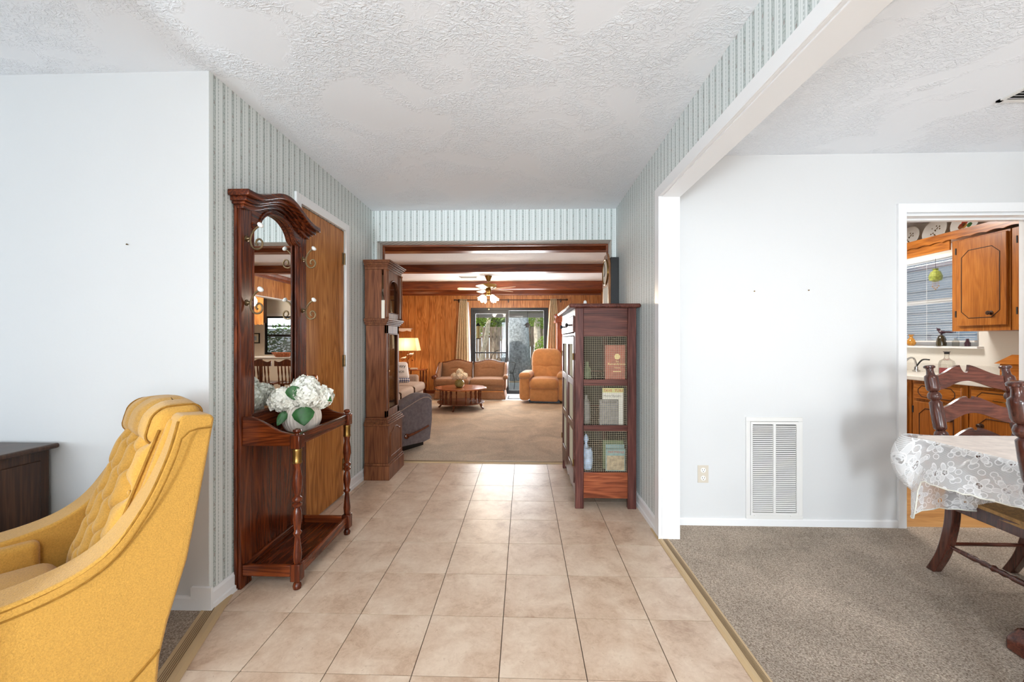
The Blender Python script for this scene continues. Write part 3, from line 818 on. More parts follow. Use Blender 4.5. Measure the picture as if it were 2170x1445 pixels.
# outer back panel
mb = MB()
mb.prism([(0.31, 0.10), (0.385, 0.48), (0.470, 0.93), (0.375, 0.935), (0.20, 0.40), (0.20, 0.10)], 'x', -0.225, 0.225)
mb.build('back_panel', M['yellow'], yc, bevel=0.012)
# tufted inner back: buttons in a diamond layout with upright channels, a boxed cushion with depth
BW, B0, B1 = 0.203, 0.38, 0.885
rows = [0.06, 0.24, 0.42, 0.60, 0.78, 0.95]
buttons = []
for i, r in enumerate(rows):
    for c in ((-0.52, 0.0, 0.52) if i % 2 == 0 else (-0.78, -0.26, 0.26, 0.78)): buttons.append((c, r))
def back_pt(u, v, lift=0.0, deep=0.0):
    y = lerp(0.225, 0.395, v); z = lerp(B0, B1, v)
    d = 0.055 + 0.025 * (1 - abs(u) ** 4) * (1 - abs(2 * v - 1) ** 8) + lift - deep
    return (u * BW, y - d, z + d * 0.3)
def tuft(u, v):
    h = 0.0
    for bu, bv in buttons:
        r2 = ((u - bu) * 1.6) ** 2 + ((v - bv) * 3.8) ** 2
        h -= 0.030 * math.exp(-r2 * 14)
    for i in range(len(rows) - 1):
        for (bu, bv) in [b for b in buttons if b[1] == rows[i]]:
            for (cu, cv) in [b for b in buttons if b[1] == rows[i + 1]]:
                if abs(cu - bu) < 0.3 and bv <= v <= cv:
                    t = (v - bv) / (cv - bv); lu = lerp(bu, cu, t)
                    h -= 0.020 * math.exp(-((u - lu) / 0.045) ** 2)
    return max(h, -0.04)
mb = MB()
NU = 72
def bfn(a, b):
    i = round(a * (NU + 5)); k = i - 3
    if k < 0: return back_pt(-1.0, b, 0, 0.055 * (-k) / 3 + (0.004 if k == -1 else 0))
    if k > NU - 1: return back_pt(1.0, b, 0, 0.055 * (k - NU + 1) / 3 + (0.004 if k == NU else 0))
    u = 2 * k / (NU - 1) - 1
    e = max(0, (abs(u) - 0.9) / 0.1)
    return back_pt(u, b, tuft(u, b) * (1 - e ** 2) - 0.012 * e * e)
mb.grid(bfn, NU + 6, 90)
mb.build('backrest', M['yellow'], yc, angle=180)
for bu, bv in buttons:
    p = back_pt(bu, bv, -0.026)
    mb = MB(); mb.ball(p, 0.008, 0.006, 0.008, 8); mb.build('button', M['yellow'], yc)
for sg in (-1, 1):
    q_ = [back_pt(sg * 1.0, t, -0.010) for t in [k / 10 for k in range(11)]]
    mb = MB(); mb.tube(q_, 0.0045, 6); mb.build('piping', M['yellow_dark'], yc)
# head roll on top of the back
def roll_fn(x, y, z):
    f = 0.012 * (math.exp(-((x + 0.07) / 0.016) ** 2) + math.exp(-((x - 0.07) / 0.016) ** 2)) if y < 0.03 else 0
    return (x, y + f * (1 if y < 0 else 0) + 0.25 * z, z - (f if z > 0 and y < 0.03 else 0) - 0.010 * (x / 0.2) ** 2)
mb = MB(); mb.rbox((0, 0.398, 0.918), (0.405, 0.145, 0.13), 0.045, (0.0, 0.010, 0.010), n=22, fn=roll_fn)
mb.build('headrest', M['yellow'], yc, angle=180)
for sg in (-1, 1):
    q_ = []
    for k in range(33):
        a_ = 2 * PI * k / 32; ca, sa = math.cos(a_), math.sin(a_)
        yy = max(-0.0275, min(0.0275, ca * 1.0)) + 0.045 * ca; zz = max(-0.02, min(0.02, sa * 1.0)) + 0.045 * sa
        g_ = roll_fn(0.178, yy, zz)
        q_.append((sg * 0.178, 0.398 + g_[1], 0.918 + g_[2]))
    mb = MB(); mb.tube(q_, 0.0035, 6); mb.build('piping', M['yellow_dark'], yc)
# arm cushions (inner) and seat cushion
for sg in (-1, 1):
    mb = MB(); mb.rbox((0.195 * sg, -0.17, 0.42), (0.06, 0.56, 0.17), 0.022, (0.008, 0, 0)); mb.build('arm_pad', M['yellow'], yc, angle=60)
mb = MB(); mb.rbox((0, -0.15, 0.36), (0.36, 0.60, 0.15), 0.05, (0, 0, 0.02)); mb.build('seat_cushion', M['yellow'], yc, angle=60)
mb = MB(); mb.box(-0.26, 0.26, -0.42, 0.30, 0.12, 0.32); mb.build('seat_deck', M['yellow'], yc, bevel=0.02)
mb = MB()
q = [(0.336, 0.322, 0.225), (0.336, 0.29, 0.195), (0.336, 0.24, 0.155), (0.336, 0.17, 0.11)]
mb.tube(smooth_pts(q, 6), 0.004, 6); mb.build('piping', M['yellow_dark'], yc)
mb = MB(); mb.lathe([(0.26, 0), (0.26, 0.02), (0.20, 0.035), (0.05, 0.05), (0.05, 0.12)], (0, -0.05, 0), 24); mb.build('swivel_base', M['old_brown'], yc)

# dark cabinet at the left edge
dc = thing('side_cabinet', 'dark brown wooden cabinet at the left edge beside the yellow armchair', 'cabinet', (-2.50, 1.50, 0.010))
mb = MB(); mb.box(-0.40, 0.372, -0.205, 0.225, 0, 0.725); mb.build('body', M['old_brown'], dc, bevel=0.004)
mb = MB(); mb.box(-0.44, 0.412, -0.24, 0.235, 0.725, 0.748); mb.build('top', M['old_brown'], dc, bevel=0.009, seg=3)
mb = MB(); mb.box(0.372, 0.378, -0.15, 0.19, 0.06, 0.68); mb.build('side_panel', M['old_brown'], dc, bevel=0.003)
for sx in (-1, 1):
    mb = MB(); mb.box(-0.015 + sx * 0.19 - 0.17, -0.015 + sx * 0.19 + 0.17, -0.215, -0.205, 0.06, 0.68); q = mb.build('door', M['old_brown'], dc, bevel=0.004)
    mb = MB(); mb.lathe([(0.006, 0), (0.006, 0.012), (0.013, 0.018), (0.009, 0.026)], (-0.015 + sx * 0.05, -0.215, 0.4), 10, (0, -1, 0)); mb.build('knob', M['brass'], q)

# ================================================================== HALL TREE
TY = 2.195
ht = thing('hall_tree', 'dark mahogany hall tree with mirror, coat hooks and umbrella tray by the oak door', 'hall tree', (XL + 0.002, TY, 0))
HW = 0.292     # half width of the back
for sg in (-1, 1):
    mb = MB(); y0, y1 = sorted((sg * (HW - 0.078), sg * HW)); mb.box(0.0, 0.034, y0, y1, 0.0, 1.88)
    st = mb.build('stile', M['mahogany'], ht, bevel=0.003)
    for k, yy in enumerate((HW + 0.003, HW - 0.004)):
        mb = MB(); mb.tube([(0.010 + 0.016 * k, sg * yy, 0.01), (0.010 + 0.016 * k, sg * yy, 1.87)], 0.008, 8); mb.build('bead', M['mahogany'], st)
mb = MB(); mb.box(0.004, 0.018, -HW + 0.078, HW - 0.078, 0.10, 0.80)
mb.build('back_panel', M['mahogany'], ht)
mb = MB(); mb.box(0.002, 0.034, -HW + 0.078, HW - 0.078, 0.76, 0.845); mb.build('middle_rail', M['mahogany_y'], ht, bevel=0.003)
# mirror
mb = MB(); mb.box(0.006, 0.012, -HW + 0.07, HW - 0.07, 0.835, 1.93)
mb.build('mirror', M['mirror'], ht, smooth=False)
for sg in (-1, 1):
    for k, (xx, off) in enumerate(((0.026, 0.006), (0.030, 0.014), (0.024, 0.022))):
        mb = MB(); mb.tube([(xx, sg * (HW - 0.078 - off), 0.845), (xx, sg * (HW - 0.078 - off), 1.80)], 0.006, 8); mb.build('mirror_moulding', M['mahogany'], ht)
def crown_z(y):
    t = min(1.0, abs(y) / (HW + 0.01))
    return 0.085 * 0.5 * (1 + math.cos(PI * min(1, t * 1.02)))
# top rail with the arched cut-out over the mirror
IW = HW - 0.078
n = 24
low = []
for k in range(n + 1):
    y = lerp(-IW, IW, k / n); t = abs(y) / IW
    z = 1.820 + 0.092 * math.sqrt(max(0, 1 - (t / 0.72) ** 2)) ** 1.3 if t < 0.70 else 1.820 - 0.030 * math.sin((t - 0.70) / 0.30 * PI / 2)
    low.append((y, z))
up = [(y, 1.875 + crown_z(y)) for y in [lerp(IW, -IW, k / n) for k in range(n + 1)]]
mb = MB(); mb.prism(low + up, 'x', 0.014, 0.034); mb.build('top_rail', M['mahogany_y'], ht, angle=30)
for k, (xx, dz) in enumerate(((0.037, 0.004), (0.034, 0.013), (0.037, 0.022))):
    mb = MB(); mb.tube([(xx, y * (1 + 0 * k), z + dz) for y, z in low], 0.005, 8); mb.build('arch_moulding', M['mahogany_y'], ht)
# swept cornice in layers
for (d, z0, z1, ov) in ((0.052, 0.0, 0.022, 0.008), (0.066, 0.020, 0.034, 0.020), (0.082, 0.032, 0.054, 0.030), (0.104, 0.052, 0.082, 0.046)):
    half = HW + ov; m = 30
    prof = [(lerp(-half, half, k / m)) for k in range(m + 1)]
    pts_lo = [(y, 1.86 + crown_z(y) + z0) for y in prof]; pts_hi = [(y, 1.86 + crown_z(y) + z1) for y in prof[::-1]]
    mb = MB(); mb.prism(pts_lo + pts_hi, 'x', 0.0, d); mb.build('cornice', M['mahogany_y'], ht, angle=30, bevel=0.004)
# upper tray
PY = 0.275; PX = 0.303
for sg in (-1, 1):
    y0, y1 = sorted((sg * (PY - 0.009), sg * (PY + 0.009)))
    top = smooth_pts([(0.034, 0, 0.842), (0.08, 0, 0.842), (0.15, 0, 0.812), (0.22, 0, 0.774), (0.30, 0, 0.758)], 6)
    poly = [(p[0], p[2]) for p in top] + [(0.30, 0.700), (0.034, 0.700)]
    mb = MB(); mb.prism(poly, 'y', y0, y1); mb.build('side_rail', M['mahogany_x'], ht, bevel=0.003)
mb = MB(); mb.box(PX - 0.008, PX + 0.010, -PY, PY, 0.703, 0.757); mb.build('front_rail', M['mahogany_y'], ht, bevel=0.003)
mb = MB(); mb.box(0.034, PX, -PY, PY, 0.703, 0.712); mb.build('shelf', M['mahogany_y'], ht)
# inner scroll board against the back
top = smooth_pts([(-0.21, 0, 0.80), (-0.12, 0, 0.838), (0.0, 0, 0.845), (0.12, 0, 0.838), (0.21, 0, 0.80)], 5)
# turned posts with brass ferrules
for sg in (-1, 1):
    py = sg * PY
    def sq(z0, z1, h, name):
        mb = MB(); mb.box(PX - h, PX + h, py - h, py + h, z0, z1); return mb.build(name, M['mahogany'], ht, bevel=0.004)
    sq(0.690, 0.758, 0.024, 'post_block')
    mb = MB(); mb.lathe([(0.012, 0.757), (0.010, 0.763), (0.017, 0.768), (0.020, 0.775), (0.017, 0.783), (0.006, 0.787)], (PX, py, 0), 16); mb.build('finial', M['mahogany'], ht)
    mb = MB(); mb.lathe([(0.021, 0.618), (0.0225, 0.622), (0.0205, 0.63), (0.0205, 0.672), (0.0225, 0.682), (0.021, 0.688)], (PX, py, 0), 18); mb.build('ferrule', M['brass'], ht)
    pr = [(0.016, 0.13), (0.019, 0.14), (0.021, 0.17), (0.015, 0.235), (0.012, 0.262), (0.019, 0.272), (0.021, 0.280), (0.014, 0.288), (0.017, 0.31), (0.0225, 0.345), (0.018, 0.385), (0.013, 0.40),
          (0.021, 0.408), (0.023, 0.418), (0.013, 0.426), (0.022, 0.434), (0.0235, 0.446), (0.013, 0.456), (0.018, 0.475), (0.024, 0.515), (0.022, 0.55), (0.016, 0.59), (0.018, 0.608), (0.021, 0.62)]
    mb = MB(); mb.lathe(pr, (PX, py, 0), 18); mb.build('turned_post', M['mahogany'], ht, angle=60)
    sq(0.045, 0.130, 0.024, 'post_block')
    mb = MB(); mb.lathe([(0.010, 0.0), (0.018, 0.004), (0.021, 0.018), (0.017, 0.032), (0.010, 0.038), (0.014, 0.046)], (PX, py, 0), 16); mb.build('bun_foot', M['mahogany'], ht)
    y0, y1 = sorted((sg * (PY - 0.009), sg * (PY + 0.009)))
    mb = MB(); mb.box(0.034, PX - 0.02, y0, y1, 0.062, 0.118); mb.build('tray_side', M['mahogany_x'], ht, bevel=0.003)
mb = MB(); mb.box(PX - 0.009, PX + 0.009, -PY + 0.02, PY - 0.02, 0.062, 0.118); mb.build('tray_front', M['mahogany_y'], ht, bevel=0.003)
mb = MB(); mb.box(0.012, PX - 0.005, -PY, PY, 0.066, 0.076); mb.build('tray_floor', M['mahogany_y'], ht)
mb = MB(); mb.box(0.018, 0.036, -PY + 0.02, PY - 0.02, 0.076, 0.115); mb.build('tray_back', M['mahogany_y'], ht, bevel=0.006)
# coat hooks
for sg in (-1, 1):
    for hz in (1.725, 1.405):
        hy = sg * (HW - 0.040)
        mb = MB(); mb.lathe([(0.016, 0), (0.016, 0.003), (0.009, 0.006), (0.007, 0.016)], (0.034, hy, hz), 14, (1, 0, 0))
        hk = mb.build('coat_hook', M['pewter'], ht)
        q = [(0.098, 0.062), (0.078, 0.048), (0.060, 0.022), (0.052, -0.008), (0.060, -0.038), (0.082, -0.053), (0.106, -0.046), (0.114, -0.022), (0.102, -0.004), (0.086, -0.008), (0.082, -0.024), (0.090, -0.032)]
        mb = MB(); mb.tube(smooth_pts([(p[0], hy, hz + p[1]) for p in q], 5), 0.0048, 8); mb.build('scroll', M['pewter'], hk)
        mb = MB(); mb.lathe([(0.005, -0.004), (0.012, 0.0), (0.0155, 0.006), (0.0145, 0.013), (0.009, 0.017), (0.003, 0.018)], (0.098, hy, hz + 0.062), 14, (0.75, 0, 0.66)); mb.build('porcelain_knob', M['white_ceramic'], hk)

# vase with hydrangeas on the hall tree shelf
VX, VY, VZ = XL + 0.175, 2.19, 0.7145
mb = MB()
def vase_pt(u, v):
    pr = smooth_pts([(0.055, 0, 0.0), (0.078, 0, 0.012), (0.096, 0, 0.05), (0.098, 0, 0.09), (0.085, 0, 0.128), (0.070, 0, 0.145), (0.066, 0, 0.143)], 6)
    i = min(len(pr) - 1, int(v * (len(pr) - 1) + 0.5)); r, _, z = pr[i]
    a = 2 * PI * u
    k = 1 + 0.022 * math.sin(34 * a + 7 * math.sin(3 * v)) * math.sin(PI * min(1, max(0, v)))
    return (VX + r * k * math.cos(a), VY + r * k * math.sin(a), VZ + z)
mb.grid(vase_pt, 136, 37, cu=True)
mb.add([(VX, VY, VZ)], [])
M['vase'] = plain('ribbed_white_stoneware', srgb(232, 222, 210), 0.5, var=0.08, vscale=50)
mb.lathe([(0.055, 0.0), (0.055, 0.004)], (VX, VY, VZ), 24)
vz = mb.build('vase', M['vase'], angle=80)
tag(vz, 'round ribbed white stoneware vase on the hall tree shelf', 'vase')
def floret(mb, c, nrm, s, rnd):
    nrm = Vector(nrm).normalized()
    a = nrm.cross(Vector((0, 0, 1)));
    if a.length < 0.1: a = nrm.cross(Vector((1, 0, 0)))
    a.normalize(); b = nrm.cross(a); t = rnd.uniform(0, PI)
    for k in range(4):
        g = t + k * PI / 2
        d = math.cos(g) * a + math.sin(g) * b; e = nrm.cross(d)
        c0 = Vector(c)
        p = [c0, c0 + d * s * 0.55 + e * s * 0.48 + nrm * s * rnd.uniform(0.05, 0.3), c0 + d * s * 1.05 + nrm * s * rnd.uniform(-0.15, 0.3), c0 + d * s * 0.55 - e * s * 0.48 + nrm * s * rnd.uniform(0.05, 0.3)]
        mb.add(p, [(0, 1, 2), (0, 2, 3)])
def flower_head(mb, c, r, cnt, s, rnd, flat=0.85):
    for k in range(cnt):
        z = 1 - 2 * (k + 0.5) / cnt; ph = k * 2.399963
        q = math.sqrt(1 - z * z); d = Vector((q * math.cos(ph), q * math.sin(ph), z * flat))
        rr = r * rnd.uniform(0.78, 1.08)
        floret(mb, Vector(c) + d * rr, d + Vector((rnd.uniform(-.3, .3), rnd.uniform(-.3, .3), rnd.uniform(-.3, .3))), s * rnd.uniform(0.85, 1.15), rnd)
def leaf_mesh(mb, base, d, L, W, up=(0, 0, 1), droop=0.25):
    d = Vector(d).normalized(); u = Vector(up); s = d.cross(u).normalized(); u = s.cross(d).normalized()
    n = 8; vs = []; fs = []
    for i in range(n + 1):
        t = i / n; wv = W * math.sin(PI * min(1, t ** 0.75)) ** 0.9 * (1 + 0.05 * (i % 2))
        c = Vector(base) + d * L * t - u * droop * L * t * t
        vs += [c - s * wv + u * 0.12 * wv, c - u * 0.004, c + s * wv + u * 0.12 * wv]
    for i in range(n):
        for k in range(2):
            fs.append((i * 3 + k, i * 3 + k + 1, i * 3 + k + 4, i * 3 + k + 3))
    mb.add(vs, fs)
rnd = random.Random(5)
def scr(rt, fw, z): return (0.87 * rt + 0.49 * fw, 0.49 * rt - 0.87 * fw, z)   # right / towards the room
heads = [(scr(0.085, 0.01, 0.185), 0.072, 'white hydrangea head at the far side of the hall tree vase', [(scr(0.125, 0.05, 0.185), scr(0.3, 0.3, -0.3), 0.04, 0.012)]),
         (scr(0.030, 0.055, 0.200), 0.076, 'white hydrangea head leaning to the front of the hall tree vase', [(scr(0.005, 0.100, 0.150), scr(0.06, 0.2, -0.9), 0.105, 0.052)]),
         (scr(-0.085, 0.020, 0.180), 0.072, 'white hydrangea head at the near side of the hall tree vase', [(scr(-0.075, 0.07, 0.125), scr(-0.45, 0.2, -0.8), 0.085, 0.022)]),
         (scr(-0.010, -0.080, 0.190), 0.070, 'white hydrangea head at the mirror side of the hall tree vase', [(scr(-0.07, -0.10, 0.17), scr(-0.6, -0.2, 0.1), 0.07, 0.03)]),
         (scr(0.020, -0.005, 0.240), 0.068, 'topmost white hydrangea head in the hall tree vase', [(scr(-0.045, 0.085, 0.262), scr(0.12, 0.12, -0.8), 0.080, 0.036)])]
for c, r, lb, lv in heads:
    t = thing('hydrangea', lb, 'flower', (VX, VY, VZ), 0, 'hydrangeas in the hall tree vase')
    mb = MB(); flower_head(mb, c, r, 210, 0.019, rnd); mb.build('flower_head', M['petal'], t, smooth=False)
    mb = MB(); mb.ball(c, r * 0.74, n=12); mb.build('inner_petals', M['petal'], t)
    mb = MB(); mb.tube([(0, 0, 0.02), (c[0] * 0.5, c[1] * 0.5, 0.10), c], 0.004, 6); mb.build('stem', M['stem'], t)
    for b_, d_, L_, W_ in lv:
        mb = MB(); leaf_mesh(mb, b_, d_, L_, W_, up=(0.49, -0.87, 0.25), droop=-0.05); mb.build('leaf', M['leaf'], t, solid=0.0008)

# ================================================================== GRANDFATHER CLOCK (front faces +x)
gc = thing('grandfather_clock', 'tall walnut grandfather clock with glass doors at the end of the hall', 'clock', (XL + 0.022, 3.645, 0))
D, HWc = 0.208, 0.205
def bx(name, m, *b, parent=gc, bevel=0.003):
    mb = MB(); mb.box(*b); return mb.build(name, m, parent, bevel=bevel)
bx('plinth', M['walnut'], 0, D + 0.014, -HWc - 0.012, HWc + 0.012, 0, 0.125)
bx('plinth_moulding', M['walnut'], 0, D + 0.008, -HWc - 0.006, HWc + 0.006, 0.125, 0.145)
bx('base', M['walnut'], 0, D, -HWc, HWc, 0.145, 0.475)
# arched raised panel on the base front
arch = [(-0.145, 0.19)] + [(y, z) for y, z in ((-0.145, 0.375), (-0.125, 0.395), (-0.09, 0.40), (-0.05, 0.425), (0, 0.435), (0.05, 0.425), (0.09, 0.40), (0.125, 0.395), (0.145, 0.375))] + [(0.145, 0.19)]
mb = MB(); mb.tube([(D + 0.001, y, z) for y, z in arch + [arch[0]]], 0.006, 6); mb.build('panel_moulding', M['walnut'], gc)
mb = MB(); mb.prism(arch, 'x', D - 0.001, D + 0.003); mb.build('base_panel', M['walnut'], gc, bevel=0.002)
for k, (o, z0, z1) in enumerate(((0.016, 0.475, 0.492), (0.006, 0.492, 0.506), (-0.004, 0.506, 0.522), (-0.014, 0.522, 0.54))):
    bx('waist_moulding', M['walnut'], 0, D + o, -HWc - o, HWc + o, z0, z1)
WD, WW = 0.186, 0.172
WTOP = 1.355
bx('waist_side', M['walnut'], 0, WD - 0.02, -WW, -WW + 0.02, 0.54, WTOP); bx('waist_side', M['walnut'], 0, WD - 0.02, WW - 0.02, WW, 0.54, WTOP)
bx('waist_back', M['walnut'], 0, 0.012, -WW + 0.02, WW - 0.02, 0.54, WTOP)
dr = MB()
for b in ((-WW, -WW + 0.045, 0.54, WTOP), (WW - 0.045, WW, 0.54, WTOP), (-WW, WW, 0.54, 0.60), (-WW, WW, 1.28, WTOP)): dr.box(WD - 0.02, WD, b[0], b[1], b[2], b[3])
wd_ = dr.build('waist_door', M['walnut'], gc, bevel=0.003)
mb = MB()
for b in ((-WW + 0.045, -WW + 0.053, 0.60, 1.28), (WW - 0.053, WW - 0.045, 0.60, 1.28), (-WW + 0.045, WW - 0.045, 0.60, 0.608), (-WW + 0.045, WW - 0.045, 1.272, 1.28)): mb.box(WD - 0.006, WD + 0.005, b[0], b[1], b[2], b[3])
mb.build('door_bead', M['walnut'], wd_, bevel=0.002)
mb = MB(); mb.box(WD - 0.012, WD - 0.009, -WW + 0.045, WW - 0.045, 0.60, 1.28); mb.build('pane', M['pane'], wd_, smooth=False)
mb = MB(); mb.lathe([(0.004, 0), (0.004, 0.012), (0.008, 0.016)], (WD, -WW + 0.03, 0.95), 8, (1, 0, 0)); mb.build('door_pull', M['brass'], wd_)
mb = MB(); mb.lathe([(0.006, 0.80), (0.006, 1.30)], (0.07, 0, 0), 8); mb.lathe([(0.0, -0.006), (0.05, -0.005), (0.055, 0), (0.05, 0.005), (0.0, 0.006)], (0.07, 0, 0.77), 20, (1, 0, 0), cap=False); mb.build('pendulum', M['brass'], gc)
for yy in (-0.07, 0.07):
    mb = MB(); mb.lathe([(0.018, 0.92), (0.018, 1.10), (0.003, 1.11), (0.003, 1.33)], (0.10, yy, 0), 10); mb.build('weight', M['brass'], gc)
for k, (o, z0, z1) in enumerate(((-0.012, 1.355, 1.368), (-0.002, 1.368, 1.382), (0.010, 1.382, 1.396), (0.018, 1.396, 1.412))):
    bx('hood_moulding', M['walnut'], 0, D + o - 0.006, -HWc - o, HWc + o, z0, z1)
HB, HTP = 1.412, 1.842
bx('hood_side', M['walnut'], 0, 0.150, -HWc + 0.008, -HWc + 0.022, HB, HTP); bx('hood_side', M['walnut'], 0, 0.150, HWc - 0.022, HWc - 0.008, HB, HTP)
bx('hood_back', M['walnut'], 0, 0.012, -HWc + 0.02, HWc - 0.02, HB, HTP)
# hood door: front frame with arched glass
oy, oz0, ozs = 0.125, HB + 0.055, HB + 0.25
arc = [(-oy, oz0), (-oy, ozs)] + [(-oy * math.cos(PI * k / 16), ozs + 0.105 * math.sin(PI * k / 16)) for k in range(1, 16)] + [(oy, ozs), (oy, oz0)]
outer = [(-HWc + 0.006, HB), (-HWc + 0.006, HTP), (HWc - 0.006, HTP), (HWc - 0.006, HB)]
poly = [outer[0], outer[1], outer[2], outer[3], arc[-1]] + arc[::-1][1:] + [arc[0]]
# frame built of strips round the arch
mb = MB()
X0, X1 = D - 0.040, D - 0.014
mb.box(X0, X1, -HWc + 0.006, -oy, HB, HTP); mb.box(X0, X1, oy, HWc - 0.006, HB, HTP); mb.box(X0, X1, -oy, oy, HB, oz0)
top = arc[1:-1]
mb.prism(top + [(oy, HTP), (-oy, HTP)], 'x', X0, X1)
hd = mb.build('hood_door', M['walnut'], gc)
mb = MB(); mb.tube([(X1, y, z) for y, z in arc + [arc[0]]], 0.006, 6); mb.build('glass_bead', M['walnut'], hd)
mb = MB(); mb.prism(arc, 'x', X0 + 0.008, X0 + 0.011); mb.build('pane', M['pane'], hd, smooth=False)
mb = MB(); mb.box(0.09, 0.098, -HWc + 0.024, HWc - 0.024, HB + 0.02, HTP - 0.02); dial = mb.build('dial', M['brass'], gc, smooth=False)
mb = MB(); mb.lathe([(0.0, 0), (0.115, 0), (0.115, 0.003), (0.0, 0.003)], (0.098, 0, HB + 0.17), 32, (1, 0, 0), cap=False); mb.build('chapter_ring', M['paper'], dial)
for nme, L_, a_ in (('hour_hand', 0.06, 0.9), ('minute_hand', 0.095, -0.5)):
    mb = MB(); mb.tube([(0.104, 0, HB + 0.17), (0.104, L_ * math.sin(a_), HB + 0.17 + L_ * math.cos(a_))], 0.003, 6); mb.build(nme, M['ink'], dial)
for sg in (-1, 1):
    for xx in (D - 0.004,):
        yy = sg * (HWc - 0.012)
        mb = MB(); mb.lathe([(0.010, HB), (0.012, HB + 0.012), (0.007, HB + 0.02), (0.009, HB + 0.2), (0.007, HTP - 0.02), (0.012, HTP - 0.012), (0.010, HTP)], (xx, yy, 0), 12); mb.build('hood_column', M['walnut'], gc)
mb = MB(); mb.box(0.150, 0.178, -HWc + 0.004, -HWc + 0.009, HB, HB + 0.16); mb.build('paper_tag', M['paper'], gc, smooth=False)
bx('dentil_band', M['walnut'], 0, D - 0.006, -HWc + 0.002, HWc - 0.002, HTP, HTP + 0.022)
for k, (o, z0, z1) in enumerate(((0.004, 0.022, 0.036), (0.014, 0.036, 0.052), (0.026, 0.052, 0.066), (0.034, 0.066, 0.078))):
    bx('cornice', M['walnut'], 0, D + o - 0.004, -HWc - o, HWc + o, HTP + z0, HTP + z1)

# ================================================================== PIE SAFE (front faces -x, near side faces the photographer)
ps = thing('pie_safe', 'purple-brown pie safe cabinet with wire mesh panels against the right hall wall', 'cabinet', (0.60, 3.375, 0))
PX0, PX1, PY0, PY1, PZ = -0.228, 0.212, -0.478, 0.478, 1.455
lw = 0.062
for (x0, x1) in ((PX0, PX0 + lw), (PX1 - lw, PX1)):
    for (y0, y1) in ((PY0, PY0 + 0.04), (PY1 - 0.04, PY1)):
        mb = MB(); mb.box(x0, x1, y0, y1, 0, PZ); mb.build('post', M['piesafe'], ps, bevel=0.004)
# near-side frame: rails at measured heights
for yy in (PY0 + 0.006, PY1 - 0.026):
    near = yy < 0
    for (z0, z1, nm, m) in ((0.075, 0.262, 'bottom_board', M['piesafe_red']), (0.562, 0.604, 'rail', M['piesafe_x']), (0.892, 0.936, 'rail', M['piesafe_x']), (1.249, PZ, 'top_board', M['piesafe_x'])):
        mb = MB(); mb.box(PX0 + lw, PX1 - lw, yy, yy + 0.02, z0, z1); mb.build(nm, m, ps, bevel=0.002)
mb = MB(); mb.box(PX0 - 0.045, PX1 + 0.028, PY0 - 0.028, PY1 + 0.028, PZ, PZ + 0.030)
mb.build('top', M['piesafe_y'], ps, bevel=0.013, seg=3)
for zz in (0.245, 0.572, 0.902, 1.25):
    mb = MB(); mb.box(PX0 + 0.02, PX1 - 0.01, PY0 + 0.03, PY1 - 0.03, zz, zz + 0.018); mb.build('shelf', M['shade_interior'], ps)
mb = MB(); mb.box(PX1 - 0.014, PX1 - 0.004, PY0 + 0.04, PY1 - 0.04, 0.10, PZ); mb.build('back_board', M['shade_interior'], ps, smooth=False)
# wire mesh panels
def mesh_panel(axis, pos, a0, a1, z0, z1, step=0.0134, r=0.00075):
    mb = MB(); n = int((a1 - a0) / step)
    for k in range(1, n + 1):
        a = a0 + k * step
        if a < a1: mb.box(*((a - r, a + r, pos - r, pos + r, z0, z1) if axis == 'y' else (pos - r, pos + r, a - r, a + r, z0, z1)))
    n = int((z1 - z0) / step)
    for k in range(1, n + 1):
        z = z0 + k * step
        if z < z1: mb.box(*((a0, a1, pos + r, pos + 2 * r, z - r, z + r) if axis == 'y' else (pos + r, pos + 2 * r, a0, a1, z - r, z + r)))
    o = mb.build('wire_mesh', M['wire'], ps, smooth=False); o['kind'] = 'stuff'
for (z0, z1) in ((0.262, 0.562), (0.604, 0.892), (0.936, 1.249)):
    mesh_panel('y', PY0 + 0.018, PX0 + lw, PX1 - lw, z0, z1)
    mb = MB(); mb.box(PX0 + lw, PX1 - lw, PY1 - 0.022, PY1 - 0.012, z0, z1); mb.build('end_shade_panel', M['shade_interior'], ps, smooth=False)  # solid far end added to keep light out of the interior
